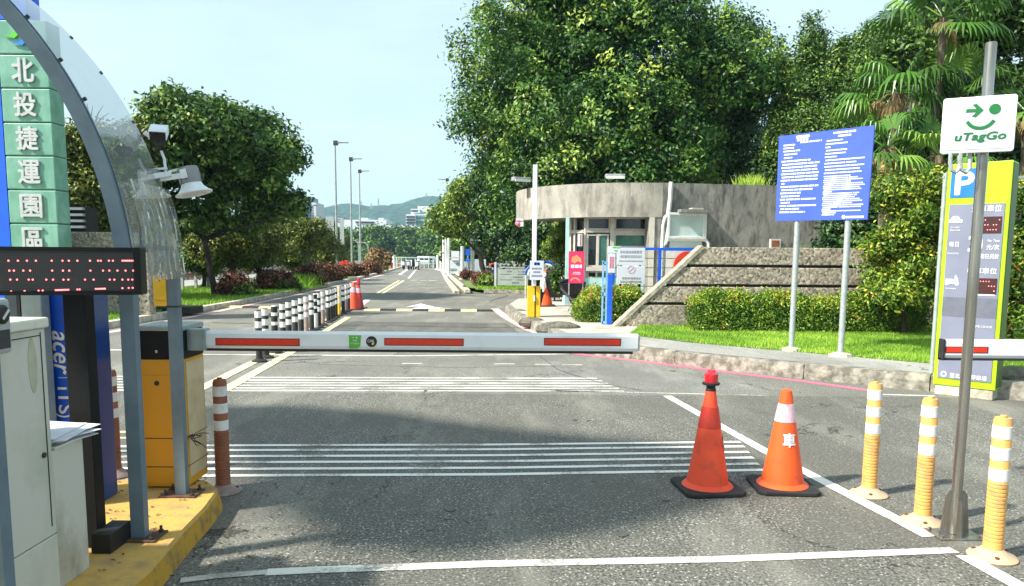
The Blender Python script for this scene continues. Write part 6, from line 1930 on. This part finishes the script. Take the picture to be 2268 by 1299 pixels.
for i, (px, lab) in enumerate(((757, 'red box on posts in the hedge right of the first tall lamp'), (767, 'smaller red box beside the first in the hedge'))):
    Y_ = 58; p = V(px, 585, Y_); k_ = Y_ / FPX; w_ = (6, 3.5)[i]
    t = thing('red_box', lab, 'box', (p.x, Y_, 0))
    MB().box(-w_ * k_, w_ * k_, 0, .25, V(px, 594, Y_).z, V(px, (580, 577)[i], Y_).z).build('case', 'red_paint', t, world=False, bevel=.03)
    MB().box(-w_ * .6 * k_, -w_ * .4 * k_, .05, .1, 0, p.z - .2).box(w_ * .4 * k_, w_ * .6 * k_, .05, .1, 0, p.z - .2).build('leg', 'dark_steel', t, world=False)
# white slatted fence beyond the left trees
t = thing('slatted_fence', 'long pale slatted fence seen between the tree trunks on the left', 'fence', (-15.4, 30, .0))
mb = MB(); rl_ = MB()
for i in range(78):
    y_ = 24 + i * .55; mb.box(-15.6 - (y_ - 24) * .06, -15.56 - (y_ - 24) * .06, y_, y_ + .43, .25, 2.1)
mb.build('slats', 'fence_white', t)
rl_.bar((-15.52, 24, .45), (-18.1, 67, .45), .06, .10).bar((-15.52, 24, 1.9), (-18.1, 67, 1.9), .06, .08); rl_.build('rail', 'brick_pink', t)
t = thing('low_rail', 'short white posts and pink rail in front of the slatted fence', 'railing', (-13.4, 27, .1))
MB().bar((-12.9, 22, .75), (-13.6, 38, .75), .06, .08).build('rail', 'brick_pink', t)
for i in range(11): MB().box(-12.94 - i * .06, -12.84 - i * .06, 22.6 + i * 1.4, 22.7 + i * 1.4, .05, .8).build('post', 'fence_white', t)
# loose lumps of broken kerb
for i, (px, py, r_, lab) in enumerate(((1238, 733, .30, 'low grey mound of broken asphalt at the kerb corner by the arm'), (1150, 694, .16, 'small broken kerb lump nearest the speed bump'), (1178, 716, .2, 'broken kerb lump in front of the distant barrier'))):
    p = G(px, py, KZ - .06); t = thing('rubble', lab, 'rubble', p)
    MB().ball((0, .1, 0), r_, 11, 6, (1.6, .9, .62)).build('lump', 'rock', t, world=False)

# ------------------------------------------------------------------ grass
def grass(name, P, h, w, tint, m, label, seed, kind='stuff', cat=None):
    rs = np.random.default_rng(seed); n = len(P)
    a = rs.uniform(0, 2 * np.pi, n); H = h * rs.uniform(.45, 1.3, n)
    ln = rs.normal(0, .35, (n, 2)) * H[:, None]
    V3 = np.empty((n, 3, 3)); dx = np.stack([np.cos(a), np.sin(a), np.zeros(n)], 1) * (w / 2)
    V3[:, 0] = P - dx; V3[:, 1] = P + dx; V3[:, 2] = P + np.stack([ln[:, 0], ln[:, 1], H], 1)
    me = bpy.data.meshes.new(name)
    me.vertices.add(n * 3); me.vertices.foreach_set('co', V3.ravel())
    me.loops.add(n * 3); me.loops.foreach_set('vertex_index', np.arange(n * 3, dtype=np.int32))
    me.polygons.add(n); me.polygons.foreach_set('loop_start', np.arange(0, n * 3, 3, dtype=np.int32)); me.polygons.foreach_set('loop_total', np.full(n, 3, dtype=np.int32))
    at = me.attributes.new('tint', 'FLOAT', 'POINT'); at.data.foreach_set('value', np.repeat(np.clip(tint, 0, 1), 3).astype(np.float32))
    me.update(); me.materials.append(MATS[m])
    o = bpy.data.objects.new(name, me); COL.objects.link(o)
    return tag(o, label, cat, None, kind)
def in_poly(P, poly):
    x, y = P[:, 0], P[:, 1]; c = np.zeros(len(P), bool); j = len(poly) - 1
    for i in range(len(poly)):
        xi, yi = poly[i][:2]; xj, yj = poly[j][:2]
        c ^= ((yi > y) != (yj > y)) & (x < (xj - xi) * (y - yi) / (yj - yi + 1e-12) + xi); j = i
    return c
rs = np.random.default_rng(11)
P = np.stack([rs.uniform(1.5, 14, 260000), rs.uniform(8.5, 15.2, 260000), np.full(260000, KZ)], 1)
edge = [(p[0] + .03 * math.sin(p[0] * 9), p[1] - .03) for p in lawn]
P = P[in_poly(P, edge)]
P = P[(P[:, 1] < 14.93) | (P[:, 0] > 8.5)]
tt = .40 + .16 * np.sin(P[:, 0] * 1.7 + np.sin(P[:, 1] * 2.3)) + .14 * np.sin(P[:, 0] * 5.3 + 3 * np.sin(P[:, 1] * 1.9)) + rs.normal(0, .2, len(P))
keep = (np.sin(P[:, 0] * 3.1 + 2) * np.sin(P[:, 1] * 4.7 + P[:, 0]) < .72) | (rs.random(len(P)) < .3); P = P[keep]; tt = tt[keep]
grass('lawn_grass', P, .055, .012, tt, 'grass_blade', 'bright short grass of the lawn under the blue board', 12)
n = 30000
P = np.stack([rs.uniform(-14, -8.78, n), rs.uniform(14, 34, n), np.full(n, .1)], 1)
grass('verge_grass', P, .11, .03, .35 + rs.normal(0, .2, n), 'grass_blade', 'grass on the left verge behind the kerb', 13)
n = 9000
P = np.stack([rs.uniform(-1.6, 4, n), rs.uniform(fv[0].y + .1, fv[0].y + 3.2, n), np.full(n, .12)], 1)
grass('far_verge_grass', P, .13, .035, .5 + rs.normal(0, .2, n), 'grass_blade', 'grass strip in front of the directory board', 14)
P = np.stack([rs.normal(0, .2, 380), rs.normal(0, .12, 380), np.zeros(380)], 1)
q = V(1664, 411, 22.1); 
o = grass('roof_weeds', P + np.array([q.x, 22.1, q.z - .08]), .36, .03, .8 + rs.normal(0, .15, 380), 'grass_blade', 'tuft of yellow weeds growing on the flat concrete roof', 15, None, 'weeds')
q = G(677, 643); P = np.stack([rs.normal(q.x - .5, .35, 900), rs.normal(q.y + .8, .9, 900), np.full(900, .1)], 1)
grass('grass_tuft', P, .55, .05, .45 + rs.normal(0, .15, 900), 'grass_blade', 'bright green grass clump in front of the red-leaved hedge', 16, None, 'grass clump')

# ------------------------------------------------------------------ trees
def vb(px, py, Y, rx, rz=None, ry=None):
    """lobe given by its picture centre and radius in pixels at distance Y"""
    p = V(px, py, Y); k = Y / FPX
    rz = rz or rx; ry = ry or rx
    return (p.x, p.y, p.z, rx * k, ry * k, rz * k)
def many(bl, n, seed, lobe=.36, fill=.72):
    out = []
    for i, b in enumerate(bl): out += lobes(b[:3], b[3:6], n, seed + i, lobe, fill)
    return out
YT = 33
bl = lobes(vb(1370, 190, YT, 1)[:3], (6.9, 5.6, 6.7), 60, 3, .28, .78)
bl += many([vb(1110, 300, YT - 1, 105, 150), vb(1180, 430, YT - 2, 110, 90), vb(1600, 330, YT, 120, 150), vb(1450, 380, YT - 3, 170, 60)], 10, 40, .42, .66)
tree('broadleaf_tree', 'huge dense dark green tree rising behind the guard house', (V(1400, 560, YT).x, YT, 0), (V(1400, 560, YT).x, YT, 5.5), .45, bl, 'leaf_dark', 5600, 50, .24, .205, .095, 100, limbs=16, inner=.2, young=.36)
bl = many([vb(1015, 475, 46, 52, 62), vb(1045, 430, 45, 36, 45), vb(985, 495, 47, 32, 30)], 8, 60, .42)
tree('roadside_tree', 'light green tree overhanging the road beside the white poles', (V(1070, 560, 46).x, 46, 0), (V(1060, 560, 46).x, 46, 3.2), .2, bl, 'leaf_light', 850, 40, .30, .26, .12, 110, limbs=8)
bl = many([vb(1120, 490, 38, 60, 60), vb(1085, 440, 39, 46, 60), vb(1160, 520, 37.5, 40, 35)], 8, 70, .45)
tree('dark_tree', 'dark tree with twin trunks between the light tree and the guard house', (V(1118, 580, 38).x, 38, 0), (V(1112, 560, 38).x, 38, 2.6), .32, bl, 'leaf_deep', 950, 38, .24, .2, .1, 120, limbs=8)
MBt = MB(); trunk(MBt, (V(1150, 600, 38).x, 38.5, 0), (V(1165, 520, 38).x, 38.5, 3.5), .2, .14, 7)
o = MBt.build('second_trunk', 'bark', bpy.data.objects['dark_tree'], smooth=True)
# feathery upright trees
def spire(px, ytop, ybot, w_, Y, lab, seed, m='leaf_mid', n=900):
    top, bot = V(px, ytop, Y).z, V(px, ybot, Y).z; k = Y / FPX; x_ = V(px, 400, Y).x
    rs = random.Random(seed); out = []
    for i in range(26):
        t_ = rs.random() ** .8; r = w_ * k * (1 - t_ * .86) * .62
        out.append((x_ + rs.uniform(-1, 1) * r, Y + rs.uniform(-1, 1) * r, bot + (top - bot) * t_, r * .6 + .22, r * .6 + .22, r * .9 + .5))
    tree('upright_tree', lab, (x_, Y, 0), (x_, Y, top * .9), .16, out, m, n, 48, .19, .17, .07, seed, 'feathery upright trees behind the guard house', limbs=6, inner=.3, bend=.01, young=.4)
spire(1735, 135, 500, 62, 30, 'upright feathery tree touching the right side of the huge dark tree', 201)
spire(1786, 62, 520, 50, 29, 'tallest slender feathery tree in the gap right of the huge tree', 202)
spire(1852, 122, 540, 60, 28, 'feathery tree behind the blue board, right of the slender one', 203)
spire(1912, 88, 500, 62, 27, 'feathery tree at the edge of the palms', 204)
bl = many([vb(1700, 430, 31, 80, 110), vb(1840, 470, 27, 90, 80), vb(1900, 420, 26, 90, 110)], 9, 90, .45)
tree('shade_tree', 'dark undergrowth tree behind the flat concrete wall and the blue board', (V(1800, 560, 28).x, 28, 0), (V(1800, 560, 28).x, 28, 2.5), .2, bl, 'leaf_deep', 1500, 36, .3, .22, .11, 130)
# mixed broadleaf mass at the right
bl = many([vb(2200, 90, 20, 130, 120), vb(2080, 120, 22, 120, 130), vb(2240, 260, 19.5, 90, 110), vb(2010, 75, 23, 45, 50), vb(1990, 150, 22, 60, 70)], 9, 150, .42)
tree('corner_tree', 'leafy tree filling the upper right corner behind the palms', (V(2190, 500, 20).x, 20, 0), (V(2190, 400, 20).x, 20, 3.5), .22, bl, 'leaf_mid', 2600, 36, .22, .17, .085, 140, young=.35)
bl = many([vb(1990, 380, 19, 90, 130), vb(2120, 330, 19, 100, 130), vb(2230, 420, 18, 90, 130), vb(1900, 560, 19, 80, 90), vb(2060, 560, 18, 120, 120), vb(2230, 620, 17, 100, 110)], 8, 170, .45)
tree('thicket_tree', 'dark leafy thicket behind the golden bush and the lime kiosk', (V(2060, 640, 19).x, 19, 0), (V(2060, 500, 19).x, 19, 2.2), .15, bl, 'leaf_deep', 2400, 34, .24, .15, .08, 180)
# golden bush and its right-hand neighbour
bl = many([vb(2000, 470, 13.6, 75, 80), vb(2010, 600, 13.5, 85, 100), vb(2060, 430, 13.8, 55, 50), vb(1960, 560, 13.7, 40, 80), vb(2090, 560, 13.9, 70, 130)], 9, 190, .42, .75)
t = thing('golden_bush', 'tall bush with yellow green leaves left of the lime kiosk', 'bush', (V(2010, 700, 13.6).x, 13.6, KZ))
mb = MB(); trunk(mb, (V(2010, 700, 13.6).x, 13.7, KZ), (V(2010, 520, 13.6).x, 13.7, 2.0), .05, .03, 4); mb.build('stem', 'bark', t)
C, N, T = crown_pts(bl, 1500, 20, .10, 191, inner=.25, young=.55); leaf_object('foliage', 'leaf_golden', t, C, N, .095, .040, T + .02, 192)
bl = many([vb(2240, 640, 12.8, 60, 100), vb(2260, 480, 13.2, 70, 90), vb(2290, 560, 13, 60, 100)], 9, 210, .42, .75)
t = thing('mixed_bush', 'green bush with a few orange red leaves right of the lime kiosk', 'bush', (V(2245, 740, 12.8).x, 12.8, KZ))
mb = MB(); trunk(mb, (V(2245, 740, 12.8).x, 12.9, KZ), (V(2245, 560, 12.8).x, 12.9, 1.6), .05, .03, 4); mb.build('stem', 'bark', t)
C, N, T = crown_pts(bl, 800, 22, .10, 211, inner=.25); leaf_object('foliage', 'leaf_golden', t, C, N, .085, .04, T, 212)
C, N, T = crown_pts(bl[:9], 22, 12, .07, 213, inner=0); leaf_object('red_leaves', 'petal_orange', t, C + [0, -.1, 0], N, .13, .035, T, 214)

# hedges
def hedge(name, lab, x0, x1, y0, y1, z0, z1, n, m, L, W_, seed, flowers=0, cat='hedge', round_=0.0, grp=None):
    t = thing(name, lab, cat, ((x0 + x1) / 2, (y0 + y1) / 2, z0), 0, grp)
    P, N, T = box_pts(x0, x1, y0, y1, z0, z1, n, seed)
    if round_:
        d = np.minimum(P[:, 0] - x0, x1 - P[:, 0]); s_ = np.clip(1 - d / round_, 0, 1)
        P[:, 2] = z0 + (P[:, 2] - z0) * (1 - .45 * s_ ** 2)
    leaf_object('foliage', m, t, P, N, L, W_, T, seed)
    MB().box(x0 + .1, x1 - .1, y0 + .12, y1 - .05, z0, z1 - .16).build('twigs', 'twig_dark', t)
    if flowers:
        rs = np.random.default_rng(seed + 9); k = rs.choice(len(P), flowers, replace=False)
        k = k[(N[k, 1] < -.6) | (N[k, 2] > .6)]
        Q = np.repeat(P[k], 7, 0) + rs.normal(size=(len(k) * 7, 3)) * .028 + np.array([0, -.03, .03])
        tag(leaf_object('flowers', 'petal_orange', t, Q, rs.normal(size=Q.shape) + [0, -.6, .8], .035, .022, rs.random(len(Q)), seed + 3), kind='stuff')
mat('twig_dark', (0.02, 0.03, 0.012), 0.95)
hx = lambda px, Y: V(px, 680, Y).x
hedge('clipped_hedge', 'left clipped hedge with orange flecks below the pebble-faced wall', hx(1548, 13.9), hx(1752, 13.9), 13.9, 14.6, KZ, V(1650, 647, 13.9).z - .12, 17000, 'leaf_hedge', .055, .028, 301, 22, grp='hedges under the wall')
hedge('clipped_hedge', 'right clipped hedge between the two sign posts and beyond', hx(1756, 13.9), hx(2050, 13.9), 13.85, 14.6, KZ, V(1850, 655, 13.9).z - .12, 21000, 'leaf_hedge', .055, .028, 302, 6, grp='hedges under the wall')
hedge('flowering_hedge', 'rounded hedge covered with orange flowers left of the blue gate post', hx(1284, 16.2), hx(1436, 16.2), 15.9, 17.2, KZ, V(1350, 636, 16.2).z - .10, 19000, 'leaf_hedge', .06, .032, 303, 150, round_=.5)

# left-hand trees
YL = 26.5
bl = lobes(vb(480, 335, YL, 1)[:3], (2.85, 2.6, 1.9), 34, 7, .30, .74, -.5) + many([vb(400, 300, YL, 70, 60), vb(600, 400, YL - .5, 65, 55), vb(450, 265, YL, 60, 40), vb(640, 440, YL - .3, 28, 30), vb(380, 400, YL, 60, 80), vb(370, 480, YL, 50, 60), vb(520, 430, YL, 80, 40), vb(600, 460, YL, 45, 30), vb(450, 475, YL, 60, 30), vb(560, 485, YL + .4, 50, 28), vb(640, 455, YL, 35, 30)], 6, 310, .45)
b_ = G(434, 668)
tree('left_tree', 'round-crowned green tree with a slender dark forked trunk left of the road', (b_.x, YL, .1), (V(440, 470, YL).x, YL, V(440, 470, YL).z), .12, bl, 'leaf_mid', 2500, 38, .18, .20, .10, 320, limbs=9, bend=.02, fork=4, young=.4)
spec = [(500, 545, 30, 66, 60, 'first low olive tree right of the forked trunk'), (565, 540, 34, 72, 66, 'second low olive tree along the left verge'), (640, 545, 39, 76, 68, 'third low olive tree, broadest along the left verge'), (700, 552, 46, 60, 62, 'fourth low tree, just left of the first tall lamp'), (728, 555, 60, 48, 55, 'last low tree behind the first tall lamp'), (445, 560, 32, 50, 50, 'small shaded tree behind the forked trunk')]
for i, (px, py, Y, rx, rz, lab) in enumerate(spec):
    bl = many([vb(px, py, Y, rx, rz), vb(px - rx * .3, py - rz * .35, Y, rx * .6, rz * .6)], 11, 330 + i * 7, .42)
    x_ = V(px, py, Y).x
    tree('low_tree', lab, (x_, Y, .1), (x_ + .3, Y, max(1.2, V(px, py + rz * .6, Y).z)), .10, bl, 'leaf_olive' if i != 5 else 'leaf_dark', 900, 34, .17, .17, .07, 340 + i, 'low trees along the left verge', limbs=9, young=.4, bend=.05)
bl = many([vb(200, 330, 23, 95, 90), vb(160, 430, 23, 90, 90), vb(270, 430, 23.5, 70, 110), vb(300, 330, 24, 50, 60), vb(90, 350, 24, 90, 80), vb(250, 540, 24, 120, 60)], 8, 360, .42)
tree('shaded_tree', 'darker tree between the green pylon and the steel rib', (V(230, 640, 23).x, 23, .1), (V(230, 500, 23).x, 23, 2.4), .16, bl, 'leaf_olive', 2100, 34, .2, .15, .075, 370, young=.3)
mb = MB(); rs2 = random.Random(8)
for k in range(9):
    a = V(200, 300, 23); e = V(145 + k * 12, 225 + rs2.uniform(0, 40), 23); mb.tube([a, a.lerp(e, .6) + Vector((0, 0, .1)), e], [.03, .02, .006], 5)
mb.build('bare_twigs', 'bark_pale', bpy.data.objects['shaded_tree'])
# red-leaved hedge pieces
hs_ = [(515, 648, 26.5, 32, 28, 'dark purple bush beside the forked trunk'), (610, 628, 31, 34, 24, 'brownish bush behind the grass clump'), (690, 615, 36, 40, 20, 'copper-leaved bush left of the first tall lamp'), (735, 608, 42, 34, 16, 'copper-leaved bush at the foot of the first tall lamp'), (780, 604, 52, 32, 14, 'maroon bush at the foot of the middle lamp'), (815, 599, 60, 28, 15, 'orange-brown bush at the end of the hedge')]
for i, (px, py, Y, rx, rz, lab) in enumerate(hs_):
    b = vb(px, py, Y, rx, rz, rx); b = (b[0], b[1], max(b[2], b[5] * .8), *b[3:])
    t = thing('red_leaved_bush', lab, 'bush', (b[0], Y, .1), 0, 'red-leaved bushes along the left kerb')
    C, N, T = crown_pts(lobes(b[:3], b[3:6], 12, 400 + i, .42, .7), 320, 24, .12, 410 + i)
    leaf_object('foliage', 'leaf_croton', t, C, N, .17, .08, T + (.15 if i == 5 else .05), 420 + i)
    mb = MB(); 
    for k in range(4): mb.tube([(b[0] + k * .1 - .15, Y, .05), (b[0] + (k - 1.5) * .4, Y, b[2])], .02, 5)
    mb.build('stem', 'bark', t)
    if i < 2:
        C, N, T = crown_pts(lobes((b[0] + .5, b[1] - .2, b[2] * .5), (b[3], b[4], b[5] * .6), 6, 440 + i, .45), 120, 22, .1, 441 + i); leaf_object('green_undergrowth', 'leaf_mid', t, C, N, .14, .06, T, 442 + i)
# bushes right of the road around the directory board
for i, (px, py, Y, rx, rz, m, lab) in enumerate(((1033, 608, 44, 9, 8, 'leaf_croton', 'small dark red bush below the blue road sign'), (1068, 618, 36, 20, 14, 'leaf_croton', 'copper bush left of the directory board'), (1080, 625, 34, 16, 11, 'leaf_light', 'fresh green shrub at the foot of the directory board'), (1228, 620, 23.5, 26, 32, 'leaf_mid', 'leafy shrub behind the distant orange cone'), (1240, 535, 26, 28, 60, 'leaf_light', 'thin climbing tree under the guard house roof'))):
    b = vb(px, py, Y, rx, rz, rx)
    t = thing('shrub', lab, 'shrub', (b[0], Y, .12))
    C, N, T = crown_pts(lobes(b[:3], b[3:6], 10, 450 + i, .45, .7), 190, 22, .10, 460 + i, inner=.3)
    leaf_object('foliage', m, t, C, N, .13, .06, T, 470 + i)
    MB().tube([(b[0], Y, 0), (b[0] + .03, Y, b[2])], .03, 6).build('stem', 'bark_pale', t)
# dark shade growth behind the guard house opening
bl = many([vb(1225, 540, 29, 60, 60), vb(1170, 560, 29.5, 50, 30), vb(1300, 480, 30, 120, 80)], 8, 480, .45)
tree('under_tree', 'dark shaded tree seen through the open side of the guard house', (V(1230, 600, 29).x, 29, 0), (V(1230, 560, 29).x, 29, 2), .12, bl, 'leaf_deep', 1000, 34, .22, .17, .09, 490)

# distant wood across the end of the road
bl = []
rs2 = random.Random(21)
for px in range(735, 1200, 9):
    Y = 225 + rs2.uniform(-15, 25); yt = 514 + rs2.uniform(-7, 7) + (8 if px < 800 else 0)
    for q in (0, 16, 34, 50): bl.append(vb(px + rs2.uniform(-4, 4), yt + q + 9, Y + q * -.1, 13, 12, 14))
C, N, T = crown_pts(bl, 4200, 16, .9, 500, inner=.1)
o = leaf_object('distant_wood', 'leaf_mid', None, C, N, 1.1, .6, T - .02, 501); tag(o, 'distant line of woodland across the end of the road', None, None, 'stuff')
bl = []
for px in range(560, 760, 16):
    for q in (0, 22, 44): bl.append(vb(px, 532 + q + rs2.uniform(-5, 5), 95 + rs2.uniform(-8, 10), 20, 18, 20))
for px in range(1000, 1200, 18):
    for q in (0, 22, 40): bl.append(vb(px, 520 + q + rs2.uniform(-5, 5), 75 + rs2.uniform(-6, 8), 20, 18, 20))
C, N, T = crown_pts(bl, 2600, 18, .45, 510, inner=.1)
o = leaf_object('background_wood', 'leaf_dark', None, C, N, .5, .27, T, 511); tag(o, 'dark woodland mass behind the roadside trees', None, None, 'stuff')

# ------------------------------------------------------------------ palms
def fan_palm(px, py, Y, lab, nf, size, seed, dead=5, grp='fan palms at the upper right'):
    c = V(px, py, Y); rs = random.Random(seed)
    t = thing('fan_palm', lab, 'palm tree', (c.x, Y, 0), 0, grp)
    mb = MB(); trunk(mb, (c.x, Y, 0), (c.x, Y, c.z), .09, .08, seed, .01)
    mb.build('trunk', 'bark_pale', t, smooth=True)
    def frond(az, el, s, droop):
        m_ = MB()
        d = Vector((math.cos(az) * math.cos(el), math.sin(az) * math.cos(el), math.sin(el)))
        hub = c + d * s * .75 + Vector((0, 0, -.12 * s))
        m_.tube([c, c + d * s * .4 + Vector((0, 0, .05 * s)), hub], [.018, .014, .009], 5)
        side = d.cross(Vector((0, 0, 1))).normalized(); up = side.cross(d).normalized()
        nb = 22
        for k in range(nb):
            a = math.radians(-115 + 230 * k / (nb - 1)) + rs.uniform(-.03, .03)
            v = (d * math.cos(a) + side * math.sin(a)).normalized()
            l = s * (.85 - .28 * abs(a) / 2) * rs.uniform(.85, 1.05)
            w = v.cross(up).normalized() * .026 * s * 1.25
            p0 = hub; p1 = hub + v * l * .55 + up * .02 * s - Vector((0, 0, l * .05)); p2 = hub + v * l * .82 - Vector((0, 0, l * (.10 + droop * .2))); p3 = hub + v * l * .98 - Vector((0, 0, l * (.2 + droop * .55)))
            fold = up * .010 * s
            m_.add([p0, p1 - w, p1 + fold, p1 + w, p2 - w * .7, p2 + fold * .6, p2 + w * .7, p3], [(0, 1, 2), (0, 2, 3), (1, 4, 5, 2), (2, 5, 6, 3), (4, 7, 5), (5, 7, 6)])
        return m_
    def put(m_, nm, mt):
        o = m_.build(nm, mt, t)
        at = o.data.attributes.new('tint', 'FLOAT', 'POINT')
        at.data.foreach_set('value', [min(1, max(0, rs.gauss(.5, .2)))] * len(o.data.vertices))
    for k in range(nf):
        put(frond(k * 2.4 + rs.uniform(-.3, .3), rs.uniform(-.35, 1.25), size * rs.uniform(.85, 1.15), rs.uniform(.4, 1.1)), 'frond', 'leaf_palm')
    for k in range(dead):
        put(frond(k * 2.2 + rs.uniform(-.5, .5) - 2.0, rs.uniform(-1.2, -.2), size * rs.uniform(.35, .55), 1.0), 'dead_frond', 'leaf_dry')
fan_palm(2090, 40, 17.5, 'fan palm topmost, crown cut by the upper edge of the picture', 16, 1.15, 601, 2)
fan_palm(1985, 205, 18.0, 'fan palm with pale dead fronds left of the stainless pole', 15, 1.05, 602, 7)
fan_palm(2120, 215, 17.8, 'fan palm directly behind the stainless pole', 14, 1.0, 603, 4)
fan_palm(1965, 330, 16.8, 'lower fan palm right of the blue board with brown fronds', 13, .9, 604, 8)
fan_palm(2080, 345, 16.5, 'lower fan palm just left of the lime kiosk top', 11, .9, 605, 4)
fan_palm(2275, 250, 16.5, 'pale yellowish fan palm at the right edge behind the white sign', 10, .9, 606, 9)
# dried palm by the hedge end
c = V(842, 572, 66)
t = thing('dried_palm', 'small dried tan palm clump at the end of the left hedge', 'palm tree', (c.x, 66, 0))
rs2 = random.Random(5)
MB().tube([(c.x, 66, 0), (c.x, 66, c.z - .3)], .12, 8).build('trunk', 'bark_pale', t)
P, N, T = crown_pts([vb(833, 570, 66, 12, 14), vb(848, 578, 66, 13, 18), vb(855, 572, 66, 7, 10)], 130, 16, .16, 620, inner=.2)
leaf_object('dry_fronds', 'leaf_dry', t, P, N, .5, .14, T, 621, droop=.8)
